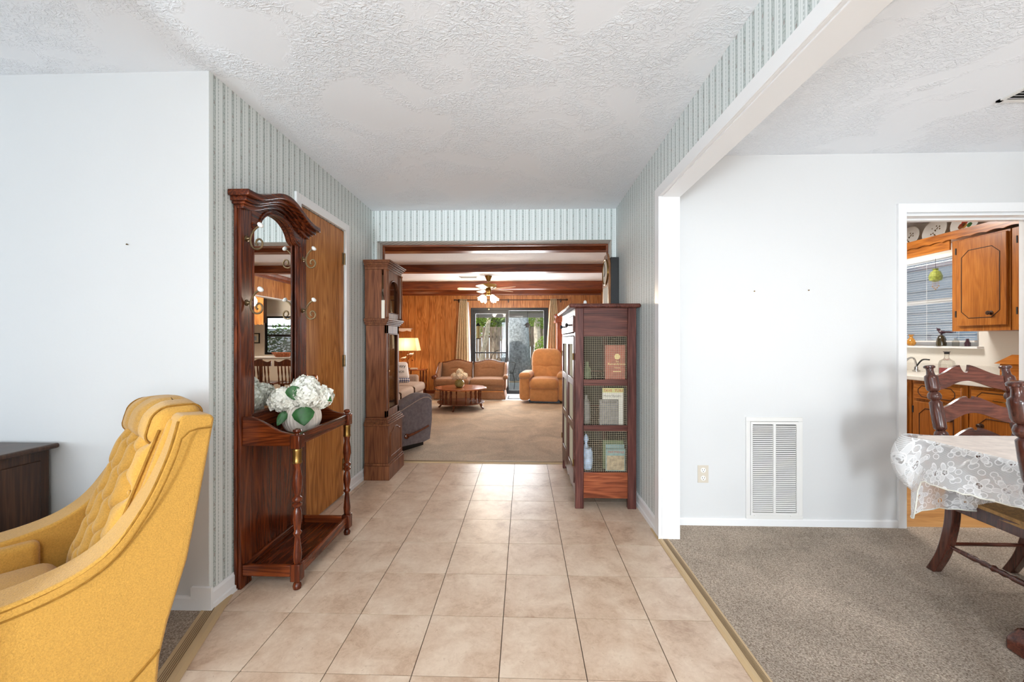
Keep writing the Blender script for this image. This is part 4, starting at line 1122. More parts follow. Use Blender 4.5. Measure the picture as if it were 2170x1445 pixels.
# front: two drawers over two doors
M['aged_green'] = plain('aged_pale_green_paint', srgb(168, 176, 150), 0.22, var=0.12, vscale=9, coat=0.5)
mb = MB(); mb.box(PX0, PX0 + 0.02, PY0 + 0.04, PY1 - 0.04, 1.405, PZ); mb.build('front_rail', M['piesafe_y'], ps, bevel=0.002)
mb = MB(); mb.box(PX0, PX0 + 0.02, PY0 + 0.04, PY1 - 0.04, 1.255, 1.275); mb.build('front_rail', M['piesafe_y'], ps, bevel=0.002)
for sg in (-1, 1):
    y0, y1 = sorted((sg * 0.012, sg * (PY1 - 0.048)))
    mb = MB(); mb.box(PX0 - 0.010, PX0 + 0.012, y0, y1, 1.280, 1.400); q = mb.build('drawer', M['piesafe_y'], ps, bevel=0.003)
    mb = MB(); mb.lathe([(0.007, 0), (0.006, 0.012), (0.014, 0.018), (0.017, 0.026), (0.012, 0.034)], (PX0 - 0.010, (y0 + y1) / 2, 1.34), 12, (-1, 0, 0)); mb.build('knob', M['ink'], q)
    d = MB(); s = 0.055
    for b in ((y0, y0 + s, 0.17, 1.25), (y1 - s, y1, 0.17, 1.25)): d.box(PX0 - 0.006, PX0 + 0.014, b[0], b[1], b[2], b[3])
    dd = d.build('door', M['piesafe'], ps, bevel=0.003)
    for (z0, z1) in ((0.17, 0.262), (0.545, 0.604), (0.880, 0.936), (1.19, 1.25)):
        mb = MB(); mb.box(PX0 - 0.006, PX0 + 0.014, y0 + s, y1 - s, z0, z1); mb.build('door_rail', M['piesafe_y'], dd, bevel=0.003)
    for (z0, z1) in ((0.262, 0.545), (0.604, 0.880), (0.936, 1.19)):
        mesh_panel('x', PX0 + 0.006, y0 + s, y1 - s, z0, z1)
        mb = MB(); mb.box(PX0 + 0.009, PX0 + 0.012, y0 + s, y1 - s, z0, z1); mb.build('shade_backing', M['painted_shade'], dd, smooth=False)  # dark sheet added behind the door mesh to darken the inside
    for hz in (0.32, 1.10):
        mb = MB(); mb.lathe([(0.005, -0.025), (0.005, 0.025)], (PX0 - 0.008, sg * (PY1 - 0.045), hz), 8); mb.build('hinge', M['brass'], dd)
# scalloped apron at the foot of the front
pts = [(PY0 + 0.04, 0.165)] + [(lerp(PY0 + 0.04, PY1 - 0.04, k / 40), 0.085 + 0.028 * abs(math.sin(PI * 4 * k / 40)) ** 0.7 * (1 if 3 < k < 37 else 0)) for k in range(41)] + [(PY1 - 0.04, 0.165)]
mb = MB(); mb.prism(pts, 'x', PX0, PX0 + 0.018); mb.build('apron', M['piesafe_y'], ps)
for (xx, yy) in ((0.33, 2.863), (0.79, 2.863)):
    pass

# contents of the pie safe (all behind the mesh)
def book(name, label, cat, x0, x1, y0, y1, z0, z1, cover, group=None, spine=True, tilt=0.0):
    t = thing(name, label, cat, ((x0 + x1) / 2, y0, z0), 0, group)
    w_ = (x1 - x0) / 2; h_ = z1 - z0; d_ = y1 - y0
    t.rotation_euler = (tilt, 0, 0)
    mb = MB(); mb.box(-w_, w_, 0, 0.003, 0, h_); mb.box(-w_, w_, d_ - 0.003, d_, 0, h_); mb.box(w_ - 0.003, w_, 0, d_, 0, h_)
    mb.build('cover', cover, t, smooth=False, bevel=0.001)
    mb = MB(); mb.box(-w_ + 0.004, w_ - 0.003, 0.003, d_ - 0.003, 0.003, h_ - 0.004); mb.build('pages', M['paper'], t, smooth=False)
    return t, w_, h_
RXm = Matrix.Rotation(rad(90), 4, 'X')
M['maroon'] = plain('maroon_cloth', srgb(158, 84, 62), 0.6, var=0.3, vscale=30, detail=5)
M['grey_cover'] = plain('worn_grey_leather', srgb(116, 112, 108), 0.6, var=0.35, vscale=40, detail=5)
M['teal_cover'] = plain('teal_cover', srgb(120, 150, 146), 0.6, var=0.25, vscale=18, detail=5)
M['yellow_band'] = plain('yellow_band', srgb(212, 204, 128), 0.6)
M['green_cover'] = plain('green_cover', srgb(96, 110, 72), 0.6, var=0.3, vscale=14)
S1, S2, S3 = 0.9205, 0.5905, 0.2635
b, bw, bh = book('book', 'large maroon book with gilt lettering on the top mesh shelf', 'book', 0.600, 0.742, 2.935, 2.972, S1, 1.185, M['maroon'])
mb = MB(); mb.lathe([(0.0, 0), (0.021, 0), (0.021, 0.001), (0.0, 0.001)], (0.012, 0, bh * 0.68), 20, (0, -1, 0), cap=False); mb.build('medallion', M['gold'], b)
text('title', 'The', 0.016, M['gold'], b, Matrix.Translation((0.012, -0.0006, bh * 0.53)) @ RXm, 'CENTER')
text('title', 'Remembrance', 0.022, M['gold'], b, Matrix.Translation((0.008, -0.0006, bh * 0.45)) @ RXm, 'CENTER')
text('title', 'Volume', 0.014, M['gold'], b, Matrix.Translation((0.012, -0.0006, bh * 0.36)) @ RXm, 'CENTER')
mb = MB(); mb.box(-0.018, 0.04, -0.0008, 0.0, bh * 0.26, bh * 0.28); mb.build('gilt_bar', M['gold'], b, smooth=False)
b, bw, bh = book('magazine', 'pale magazine with a yellow banner on the middle mesh shelf', 'magazine', 0.582, 0.735, 2.962, 2.968, S2, 0.868, M['paper'])
mb = MB(); mb.box(-bw, bw, -0.0008, 0.0, bh - 0.034, bh); mb.build('banner', M['yellow_band'], b, smooth=False)
text('heading', 'TAVE', 0.027, M['red_ink'], b, Matrix.Translation((-bw + 0.006, -0.0016, bh - 0.028)) @ RXm)
text('heading', 'TURE', 0.027, M['red_ink'], b, Matrix.Translation((bw - 0.066, -0.0016, bh - 0.028)) @ RXm)
text('subtitle', 'Home Upstairs', 0.021, M['ink'], b, Matrix.Translation((-bw + 0.008, -0.0008, bh - 0.064)) @ RXm)
b, bw, bh = book('book', 'small worn grey leather book leaning on the middle mesh shelf', 'book', 0.555, 0.690, 2.925, 2.95, S2, 0.785, M['grey_cover'])
mb = MB(); mb.box(-bw + 0.012, bw - 0.012, -0.0008, 0, 0.015, 0.018); mb.box(-bw + 0.012, bw - 0.012, -0.0008, 0, bh - 0.018, bh - 0.015); mb.build('border', M['ink'], b, smooth=False)
b, bw, bh = book('book', 'thin dark green book behind the illustrated one on the bottom mesh shelf', 'book', 0.590, 0.742, 2.985, 3.00, S3, 0.475, M['green_cover'])
b, bw, bh = book('book', 'teal book just behind the illustrated booklet on the bottom mesh shelf', 'book', 0.606, 0.743, 2.962, 2.978, S3, 0.450, M['teal_cover'])
b, bw, bh = book('booklet', 'illustrated booklet with red title on the bottom mesh shelf', 'booklet', 0.600, 0.742, 2.935, 2.940, S3, 0.425, M['teal_cover'])
text('title', 'MARTINDALE', 0.019, M['red_ink'], b, Matrix.Translation((0.004, -0.0006, bh - 0.028)) @ RXm, 'CENTER')
M['sepia'] = plain('sepia_picture', srgb(168, 148, 116), 0.6, var=0.5, vscale=34, detail=5)
mb = MB(); mb.box(-bw + 0.006, bw - 0.006, -0.0008, 0, 0.006, bh - 0.05); mb.build('picture', M['sepia'], b, smooth=False)
M['blue_white'] = plain('blue_white_ceramic', srgb(170, 190, 214), 0.2, var=0.35, vscale=24)
mb = MB(); mb.lathe([(0.03, 0), (0.034, 0.01), (0.042, 0.06), (0.040, 0.12), (0.03, 0.145), (0.032, 0.155), (0.028, 0.155)], (0.475, 2.99, S3), 20)
tag(mb.build('jar', M['blue_white']), 'blue and white glass jar at the left of the bottom mesh shelf', 'jar')
mb = MB(); mb.lathe([(0.016, 0), (0.018, 0.01), (0.010, 0.03), (0.014, 0.05), (0.02, 0.06), (0.014, 0.085), (0.004, 0.10)], (0.465, 2.99, S3 + 0.1565), 16)
tag(mb.build('figurine', M['blue_white']), 'small white figurine standing on the blue jar', 'figurine')
mb = MB(); mb.lathe([(0.035, 0), (0.036, 0.004), (0.03, 0.06), (0.026, 0.08), (0.012, 0.10), (0.012, 0.13)], (0.50, 3.16, S1), 16)
tag(mb.build('bottle', M['green_cover']), 'dark green bottle at the left of the top mesh shelf', 'bottle')
mb = MB(); mb.lathe([(0.03, 0), (0.034, 0.05), (0.028, 0.16), (0.012, 0.19), (0.012, 0.215)], (0.475, 3.05, S2), 16)
tag(mb.build('bottle', M['grey_cover']), 'dark bottle at the left of the middle mesh shelf', 'bottle')
# little white figure and the wall clock on top
mb = MB(); mb.lathe([(0.016, 0), (0.017, 0.006), (0.010, 0.014), (0.012, 0.03), (0.015, 0.045), (0.012, 0.058), (0.004, 0.064)], (0.505, 3.30, PZ + 0.0305), 14)
tag(mb.build('figurine', M['white_ceramic']), 'tiny white figurine on top of the pie safe', 'figurine')
wc = thing('wall_clock', 'black case pendulum clock with round dial above the pie safe', 'clock', (XR - 0.001, 3.69, PZ + 0.0305))
mb = MB(); mb.box(-0.072, 0.0, -0.13, 0.13, 0, 0.475); mb.build('case', M['black'], wc, bevel=0.003)
M['clock_front'] = wood('clock_front', srgb(90, 56, 34), srgb(140, 96, 64), srgb(180, 136, 100), 'z', 1.2, 0.3, 0.3)
hex_ = [(-0.135, 0), (-0.135, 0.41), (-0.06, 0.52), (0.06, 0.52), (0.135, 0.41), (0.135, 0)]
mb = MB(); mb.prism(hex_, 'x', -0.092, -0.072); fr_ = mb.build('front_frame', M['clock_front'], wc, bevel=0.003)
mb = MB(); mb.lathe([(0.0, 0), (0.112, 0), (0.112, 0.003), (0, 0.003)], (-0.092, 0, 0.36), 32, (-1, 0, 0), cap=False); mb.build('dial', M['paper'], wc)
mb = MB(); mb.tube([(-0.096, 0.114 * math.cos(k * PI / 16), 0.36 + 0.114 * math.sin(k * PI / 16)) for k in range(33)], 0.006, 6); mb.build('bezel', M['brass'], wc)
for nme, L_, a_ in (('hour_hand', 0.055, 2.2), ('minute_hand', 0.09, 0.4)):
    mb = MB(); mb.tube([(-0.097, 0, 0.36), (-0.097, L_ * math.sin(a_), 0.36 + L_ * math.cos(a_))], 0.003, 6); mb.build(nme, M['ink'], wc)
mb = MB(); mb.box(-0.0945, -0.092, -0.09, 0.09, 0.03, 0.22); mb.build('pendulum_glass', M['paper'], wc, smooth=False)

# ================================================================== FAMILY ROOM
FZ = 0.008
# ---- loveseat (faces the photographer)
lv = thing('loveseat', 'brown camel-back loveseat with wooden trim in front of the patio door', 'sofa', (-1.11, 8.46, FZ))
mb = MB(); mb.box(-0.70, 0.70, -0.36, 0.38, 0.20, 0.30); mb.build('seat_platform', M['brown_fabric'], lv, bevel=0.02)
for k in range(2):
    mb = MB(); mb.rbox((-0.36 + 0.72 * k, -0.10, 0.36), (0.705, 0.66, 0.145), 0.05, (0, 0, 0.022)); mb.build('seat_cushion', M['brown_fabric'], lv, angle=60)
mb = MB(); mb.rbox((0, -0.355, 0.25), (1.40, 0.07, 0.10), 0.03); mb.build('front_roll', M['brown_fabric'], lv, angle=60)
mb = MB(); mb.box(-0.70, 0.70, -0.375, -0.355, 0.155, 0.195); mb.build('skirt_band', M['tan_fabric'], lv, bevel=0.004)
def skirt(a, b):
    m = 60
    def f(u, v):
        x = lerp(a, b, u)
        pl = 0.020 * math.exp(-((abs(x) - 0.66) / 0.03) ** 2) + 0.012 * math.exp(-(x / 0.02) ** 2)
        return (x * (1 + 0.05 * (1 - v)), -0.372 - (0.012 + pl * math.sin(x * 90)) * (1 - v), lerp(0.015, 0.165, v))
    return f
mb = MB(); mb.grid(skirt(-0.70, 0.70), 90, 6); mb.build('skirt', M['brown_fabric'], lv, solid=0.006)
for sg in (-1, 1):
    mb = MB(); mb.grid(lambda u, v: (sg * (0.705 + 0.03 * (1 - v)), lerp(-0.375, 0.38, u), lerp(0.015, 0.165, v)), 8, 4); mb.build('side_skirt', M['brown_fabric'], lv, solid=0.006)
def hump(x): return 0.055 * 0.5 * (1 + math.cos(PI * min(1, abs(x) / 0.30)))
for k in range(2):
    cx = -0.35 + 0.70 * k
    m = 20
    top = [(cx + lerp(-0.335, 0.335, i / m), 0.735 + hump(lerp(-0.335, 0.335, i / m))) for i in range(m + 1)]
    mb = MB()
    def bk(u, v, cx=cx):
        x = lerp(-0.335, 0.335, u); zt = 0.735 + hump(x); z = lerp(0.40, zt, v)
        d = 0.05 * (1 - abs(2 * u - 1) ** 6) * (1 - abs(2 * v - 1) ** 6) - 0.022 * math.exp(-((v - 0.55) / 0.035) ** 2) * max(0, 1 - (abs(x) / 0.16) ** 4)
        return (cx + x, 0.20 + 0.10 * v - d, z)
    mb.grid(bk, 36, 30); mb.build('back_cushion', M['brown_fabric'], lv, angle=180)
    mb = MB(); mb.tube([(x, 0.305, z + 0.006) for x, z in top], 0.012, 8); mb.build('top_trim', M['cherry_dark'], lv)
    mb = MB(); mb.prism([(x, z) for x, z in top] + [(cx + 0.335, 0.2), (cx - 0.335, 0.2)], 'y', 0.30, 0.36); mb.build('back_frame', M['brown_fabric'], lv)
    for s2 in (-1, 1):
        mb = MB(); mb.tube([(cx + s2 * 0.335, 0.185, 0.42), (cx + s2 * 0.335, 0.30, 0.735)], 0.008, 6); mb.build('piping', M['dark_piping'], lv)
for sg in (-1, 1):
    q = smooth_pts([(0.36, 0, 0.735), (0.20, 0, 0.70), (0.02, 0, 0.57), (-0.12, 0, 0.49), (-0.34, 0, 0.47)], 5)
    poly = [(p[0], p[2]) for p in q] + [(-0.34, 0.30), (-0.30, 0.20), (0.36, 0.20)]
    a, b = sorted((sg * 0.69, sg * 0.745))
    mb = MB(); mb.prism(poly, 'x', a, b); mb.build('arm', M['brown_fabric'], lv, bevel=0.02, seg=3)
    mb = MB(); mb.tube([(sg * (0.748 + 0.01), p[0], p[2]) for p in q], 0.012, 8); mb.build('arm_trim', M['cherry_dark'], lv)
    mb = MB(); mb.rbox((sg * 0.735, -0.26, 0.465), (0.10, 0.24, 0.085), 0.04); mb.build('arm_pad', M['cherry_dark'] if sg < 0 else M['brown_fabric'], lv, angle=60)

# ---- tan recliner
rc = thing('recliner', 'tan microfibre recliner beside the patio door', 'recliner', (0.44, 8.08, FZ), rad(-8))
mb = MB(); mb.box(-0.30, 0.30, -0.30, 0.36, 0.0, 0.05); mb.build('base', M['black'], rc)
mb = MB(); mb.rbox((0, -0.02, 0.20), (0.58, 0.76, 0.30), 0.05); mb.build('seat_box', M['tan_fabric'], rc, angle=60)
mb = MB(); mb.rbox((0, -0.37, 0.165), (0.56, 0.13, 0.25), 0.05, (0, 0.015, 0)); mb.build('footrest', M['tan_fabric'], rc, angle=60)
mb = MB(); mb.rbox((0, -0.13, 0.375), (0.58, 0.66, 0.20), 0.085, (0, 0.02, 0.03)); mb.build('seat_cushion', M['tan_fabric'], rc, angle=60)
for sg in (-1, 1):
    mb = MB(); mb.rbox((sg * 0.375, -0.04, 0.285), (0.20, 0.80, 0.46), 0.06, (0.015, 0.01, 0)); mb.build('arm', M['tan_fabric'], rc, angle=60)
    mb = MB(); mb.rbox((sg * 0.365, -0.06, 0.53), (0.235, 0.80, 0.12), 0.058, (0, 0, 0.02)); mb.build('arm_pad', M['tan_fabric'], rc, angle=60)
    mb = MB(); mb.tube([(sg * 0.27, -0.46, 0.50), (sg * 0.37, -0.475, 0.49), (sg * 0.47, -0.46, 0.50)], 0.006, 6); mb.build('seam', M['brown_fabric'], rc)
lean = lambda x, y, z: (x, y + 0.22 * z, z)
def backlow(x, y, z): return (x, y + 0.20 * z + (0.012 * math.cos(x * 22) if y < 0 else 0), z)
mb = MB(); mb.rbox((0, 0.23, 0.56), (0.60, 0.20, 0.36), 0.07, (0, 0.03, 0), n=12, fn=backlow); mb.build('lower_back', M['tan_fabric'], rc, angle=180)
def backup(x, y, z):
    k = 1 - 0.16 * max(0, z / 0.19) ** 2
    return (x * k, y + 0.20 * z, z)
mb = MB(); mb.rbox((0, 0.29, 0.84), (0.62, 0.22, 0.40), 0.09, (0, 0.03, 0.01), n=8, fn=backup); mb.build('headrest', M['tan_fabric'], rc, angle=180)

# ---- grey recliner seen from behind the clock
gr = thing('recliner', 'grey upholstered recliner with wooden lever behind the grandfather clock', 'recliner', (-1.66, 4.47, FZ), rad(150))
mb = MB(); mb.box(-0.36, 0.36, -0.36, 0.34, 0.0, 0.05); mb.build('base', M['black'], gr)
q = smooth_pts([(-0.43, 0, 0.555), (-0.37, 0, 0.60), (-0.26, 0, 0.605), (-0.08, 0, 0.555), (0.12, 0, 0.495), (0.40, 0, 0.43)], 5)
for sg in (-1, 1):
    poly = [(p[0], p[2]) for p in q] + [(0.40, 0.09), (-0.30, 0.055), (-0.40, 0.07), (-0.435, 0.30)]
    a, b = sorted((sg * 0.27, sg * 0.43))
    mb = MB(); mb.prism(poly, 'x', a, b); mb.build('arm', M['grey_fabric'], gr, bevel=0.03, seg=4, angle=50)
    mb = MB(); mb.tube([(sg * 0.432, p[0], p[2] - 0.045 - 0.03 * max(0, p[0] + 0.3)) for p in q], 0.005, 6); mb.build('piping', M['taupe_fabric'], gr)
mb = MB(); mb.rbox((0, -0.08, 0.33), (0.55, 0.66, 0.22), 0.06, (0, 0, 0.02)); mb.build('seat_cushion', M['grey_fabric'], gr, angle=60)
mb = MB(); mb.rbox((0, -0.40, 0.20), (0.54, 0.06, 0.26), 0.025); mb.build('footrest', M['grey_fabric'], gr, angle=60)
mb = MB(); mb.rbox((0, 0.24, 0.66), (0.56, 0.20, 0.62), 0.08, (0, 0.03, 0), fn=lambda x, y, z: (x, y + 0.12 * z, z)); mb.build('backrest', M['grey_fabric'], gr, angle=60)
mb = MB(); mb.lathe([(0.030, 0), (0.030, 0.012), (0.022, 0.02), (0.0, 0.022)], (-0.43, -0.03, 0.175), 16, (-1, 0, 0), cap=False); mb.tube([(-0.448, -0.03, 0.175), (-0.455, -0.12, 0.19), (-0.46, -0.25, 0.215), (-0.455, -0.345, 0.235)], [0.018, 0.015, 0.011, 0.012], 8)
mb.build('recline_lever', M['cherry_dark'], gr)

# ---- taupe sofa along the left wall
sf = thing('sofa', 'long taupe sofa along the left panelled wall', 'sofa', (-2.42, 6.42, FZ))
mb = MB(); mb.box(-0.44, 0.50, -1.15, 1.15, 0.05, 0.28); mb.build('base', M['taupe_fabric'], sf, bevel=0.02)
for k in range(3):
    mb = MB(); mb.rbox((0.14, -0.76 + 0.76 * k, 0.355), (0.80, 0.75, 0.16), 0.055, (0.01, 0, 0.02)); mb.build('seat_cushion', M['taupe_fabric'], sf, angle=60)
    yy = -0.76 + 0.76 * k
    for s2 in (-1, 1):
        mb = MB(); mb.tube(smooth_pts([(-0.2, yy + s2 * 0.362, 0.425), (0.46, yy + s2 * 0.362, 0.42), (0.535, yy + s2 * 0.355, 0.36), (0.53, yy + s2 * 0.355, 0.30)], 5), 0.007, 6); mb.build('piping', M['dark_piping'], sf)
    mb = MB(); mb.rbox((-0.30, -0.76 + 0.76 * k, 0.60), (0.22, 0.74, 0.40), 0.08, (0.03, 0, 0), fn=lambda x, y, z: (x - 0.15 * z, y, z)); mb.build('back_cushion', M['taupe_fabric'], sf, angle=60)
for sg in (-1, 1):
    mb = MB(); mb.rbox((-0.02, sg * 1.20, 0.32), (0.82, 0.13, 0.48), 0.05); mb.build('arm', M['taupe_fabric'], sf, angle=60)
mb = MB(); mb.rbox((-0.46, 0, 0.45), (0.10, 2.40, 0.70), 0.04); mb.build('back', M['taupe_fabric'], sf, angle=60)
for (fx, fy) in ((0.42, -1.05), (0.42, 1.05), (-0.38, -1.05), (-0.38, 1.05)):
    mb = MB(); mb.lathe([(0.02, 0), (0.026, 0.05)], (fx, fy, 0), 10); mb.build('foot', M['cherry_dark'], sf)
# pillow with a plaid edge
M['plaid'] = None
def plaid_mat():
    m, nt, bs = new_mat('blue_plaid')
    tc = coords(nt, 'Object'); sp = nt.nodes.new('ShaderNodeSeparateXYZ'); nt.links.new(tc, sp.inputs[0])
    fx = mathn(nt, 'GREATER_THAN', mathn(nt, 'FRACT', mathn(nt, 'MULTIPLY', sp.outputs['X'], 26)), 0.5)
    fz = mathn(nt, 'GREATER_THAN', mathn(nt, 'FRACT', mathn(nt, 'MULTIPLY', sp.outputs['Z'], 26)), 0.5)
    f = mathn(nt, 'MULTIPLY', mathn(nt, 'ADD', fx, fz), 0.5)
    nt.links.new(ramp(nt, f, [(0.0, srgb(232, 230, 226)), (0.5, srgb(150, 158, 184)), (1.0, srgb(64, 74, 116))]), bs.inputs['Base Color'])
    bs.inputs['Roughness'].default_value = 0.9
    return m
M['plaid'] = plaid_mat()
M['pillow'] = plain('white_linen', srgb(222, 218, 218), 0.9, bscale=120, bstr=0.2)
pl = thing('throw_pillow', 'white throw pillow with lettering and plaid edge on the taupe sofa', 'pillow', (-2.26, 7.10, 0.452), rad(28))
pl.rotation_euler = (rad(-24), 0, rad(32))
mb = MB(); mb.rbox((0, 0, 0.235), (0.42, 0.12, 0.34), 0.055, (0, 0.03, 0)); mb.build('cover', M['pillow'], pl, angle=60)
mb = MB(); mb.rbox((0, 0, 0.05), (0.425, 0.10, 0.10), 0.045, (0, 0.02, 0)); mb.build('plaid_edge', M['plaid'], pl, angle=60)
text('lettering', 'Country', 0.085, M['ink'], pl, Matrix.Translation((0, -0.094, 0.27)) @ RXm, 'CENTER')
text('lettering', 'Place', 0.085, M['ink'], pl, Matrix.Translation((0.02, -0.094, 0.17)) @ RXm, 'CENTER')

# ---- coffee table
ct = thing('coffee_table', 'round scalloped cherry coffee table with spindle gallery', 'table', (-1.13, 7.13, FZ))
def scallop(r, n=96, k=8, a=0.035): return [(r * (1 + a * (abs(math.cos(k / 2 * t)) - 0.5)) * math.cos(t), r * 0.98 * (1 + a * (abs(math.cos(k / 2 * t)) - 0.5)) * math.sin(t)) for t in [2 * PI * i / n for i in range(n)]]
mb = MB(); mb.prism(scallop(0.455), 'z', 0.355, 0.378); mb.build('top', M['table_cherry'], ct, bevel=0.006)
mb = MB(); mb.prism(scallop(0.42, a=0.02), 'z', 0.105, 0.125); mb.build('lower_shelf', M['cherry_dark'], ct, bevel=0.004)
spn = MB(); spn.lathe([(0.009, 0), (0.012, 0.03), (0.008, 0.05), (0.014, 0.09), (0.016, 0.115), (0.010, 0.14), (0.014, 0.16), (0.008, 0.18), (0.012, 0.20), (0.010, 0.23)], (0, 0, 0), 8)
spm = spn.mesh('spindle'); spm.materials.append(M['cherry_dark'])
for q4 in range(4):
    for k in range(4):
        a = q4 * PI / 2 + rad(45 - 7) + rad(-24 + 16 * k) + rad(8)
        linked('spindle', spm, ct, (0.37 * math.cos(a), 0.37 * math.sin(a), 0.125))
mb = MB(); mb.tube([(0, 0, 0), (0, 0, 0)], 0.001, 3)
for k in range(4):
    a = rad(-98) + k * PI / 2 + rad(-2)
    c, s = math.cos(a), math.sin(a)
    mb = MB(); mb.tube(smooth_pts([(0.33 * c, 0.33 * s, 0.108), (0.375 * c, 0.375 * s, 0.085), (0.38 * c, 0.38 * s, 0.05), (0.40 * c, 0.40 * s, 0.02), (0.425 * c, 0.425 * s, 0.003)], 4), [0.024] * 8 + [0.016] * 9, 8); mb.build('leg', M['cherry_dark'], ct)
# vase of cream flowers
VV = (-1.15, 7.10, 0.388)
M['olive_glaze'] = plain('olive_glaze', srgb(156, 148, 86), 0.25, var=0.3, vscale=18, coat=0.3)
mb = MB(); mb.lathe([(0.048, 0), (0.075, 0.02), (0.090, 0.06), (0.080, 0.105), (0.058, 0.13), (0.062, 0.138), (0.055, 0.138)], VV, 22); tag(mb.build('vase', M['olive_glaze'], angle=60), 'round olive green vase on the coffee table', 'vase')
rnd = random.Random(11)
fl_pos = [((0.0, 0.0, 0.275), 'topmost cream flower cluster in the coffee table vase'), ((-0.085, -0.02, 0.20), 'left cream flower cluster in the coffee table vase'), ((0.085, -0.01, 0.205), 'right cream flower cluster in the coffee table vase'), ((0.01, -0.08, 0.205), 'front cream flower cluster in the coffee table vase'), ((0.0, 0.09, 0.21), 'rear cream flower cluster in the coffee table vase')]
for c, lb in fl_pos:
    t = thing('flower', lb, 'flower', VV, 0, 'cream flowers in the coffee table vase')
    mb = MB(); flower_head(mb, c, 0.062, 45, 0.024, rnd); mb.build('flower_head', M['petal_cream'], t, smooth=False)
    mb = MB(); mb.ball(c, 0.052, n=10); mb.build('inner_petals', M['petal_cream'], t)
    mb = MB(); mb.tube([(0, 0, 0.04), c], 0.004, 5); mb.build('stem', M['stem'], t)
    mb = MB(); leaf_mesh(mb, (c[0] * 0.6, c[1] * 0.6, 0.15), (c[0] + 0.01, c[1] - 0.02, 0.03), 0.085, 0.022); mb.build('leaf', M['leaf'], t)

# ---- end table and bird lamp
et = thing('end_table', 'cherry end table with spindle legs in the corner by the sofa', 'table', (-2.36, 8.62, FZ))
oct_ = [(0.25 * math.cos(a) * 1.08, 0.22 * math.sin(a) * 1.08) for a in [rad(22.5 + 45 * k) for k in range(8)]]
mb = MB(); mb.prism(oct_, 'z', 0.575, 0.60); mb.build('top', M['table_cherry'], et, bevel=0.006)
mb = MB(); mb.prism([(x * 0.9, y * 0.9) for x, y in oct_], 'z', 0.16, 0.18); mb.build('lower_shelf', M['cherry_dark'], et, bevel=0.004)
sp2 = MB(); sp2.lathe([(0.010, 0), (0.014, 0.06), (0.009, 0.10), (0.018, 0.18), (0.018, 0.22), (0.010, 0.29), (0.014, 0.34), (0.010, 0.395)], (0, 0, 0), 8)
sm2 = sp2.mesh('spindle'); sm2.materials.append(M['cherry_dark'])
for sx in (-1, 1):
    for sy in (-1, 1):
        for o in (-0.028, 0.028): linked('spindle', sm2, et, (sx * 0.17 + o, sy * 0.14, 0.18))
        mb = MB(); mb.tube([(sx * 0.16, sy * 0.13, 0.165), (sx * 0.185, sy * 0.155, 0.08), (sx * 0.20, sy * 0.17, 0.003)], [0.02, 0.018, 0.014], 8); mb.build('leg', M['cherry_dark'], et)
LPX, LPY, LPZ = -2.53, 8.62, 0.6105
lp = thing('table_lamp', 'glowing table lamp with birds on a branch and linen shade', 'lamp', (LPX, LPY, LPZ))
mb = MB(); mb.box(-0.11, 0.11, -0.06, 0.06, 0, 0.018); mb.build('base', M['old_brown'], lp, bevel=0.004)
mb = MB(); mb.tube(smooth_pts([(0.01, 0, 0.01), (0.015, 0, 0.10), (-0.005, 0, 0.18), (0.02, 0, 0.27), (0.0, 0, 0.40)], 5), 0.008, 8); mb.build('trunk', M['bronze'], lp)
mb = MB(); mb.tube(smooth_pts([(0.01, 0, 0.11), (-0.05, 0, 0.17), (-0.10, 0, 0.21)], 4), 0.005, 6); mb.build('branch', M['bronze'], lp)
mb = MB(); mb.tube(smooth_pts([(0.0, 0, 0.19), (0.05, 0, 0.25), (0.09, 0, 0.29)], 4), 0.005, 6); mb.build('branch', M['bronze'], lp)
for (bxx, bz, sc) in ((-0.085, 0.235, 1.0), (0.075, 0.315, 1.15)):
    mb = MB(); mb.ball((bxx, 0, bz), 0.045 * sc, 0.02, 0.020 * sc, 10); mb.ball((bxx + 0.038 * sc, 0, bz + 0.018), 0.016, n=8); mb.tube([(bxx - 0.03, 0, bz), (bxx - 0.08 * sc, 0, bz - 0.012)], [0.012, 0.004], 6); mb.build('bird', M['white_ceramic'], lp)
for (bxx, bz) in ((-0.11, 0.175), (-0.085, 0.12), (0.10, 0.185)):
    mb = MB(); mb.ball((bxx, 0, bz), 0.022, 0.006, 0.014, 8); mb.build('leaf', M['bronze'], lp)
def shade_mat():
    m, nt, bs = new_mat('linen_shade')
    out_ = nt.nodes['Material Output']
    tr = nt.nodes.new('ShaderNodeBsdfTranslucent'); tr.inputs[0].default_value = (0.95, 0.72, 0.46, 1)
    bs.inputs['Base Color'].default_value = (0.85, 0.74, 0.58, 1); bs.inputs['Roughness'].default_value = 0.9
    mx = nt.nodes.new('ShaderNodeMixShader'); mx.inputs[0].default_value = 0.35
    nt.links.new(bs.outputs[0], mx.inputs[1]); nt.links.new(tr.outputs[0], mx.inputs[2]); nt.links.new(mx.outputs[0], out_.inputs[0])
    return m
M['shade'] = shade_mat()
mb = MB()
ring = lambda hx, hy, z: [(-hx, -hy, z), (hx, -hy, z), (hx, hy, z), (-hx, hy, z)]
a, b = ring(0.245, 0.17, 0.395), ring(0.19, 0.13, 0.67)
mb.add(a + b, [(i, (i + 1) % 4, 4 + (i + 1) % 4, 4 + i) for i in range(4)])
sh = mb.build('lamp_shade', M['shade'], lp, smooth=False)
for r_ in (a, b):
    mb = MB(); mb.tube(r_ + [r_[0]], 0.004, 4); mb.build('shade_rim', M['curtain'], sh)
mb = MB(); mb.tube([a[0], b[0]], 0.004, 4); mb.tube([(-0.05, -0.17, 0.395), (-0.04, -0.13, 0.67)], 0.003, 4); mb.build('shade_rib', M['dark_piping'], sh)
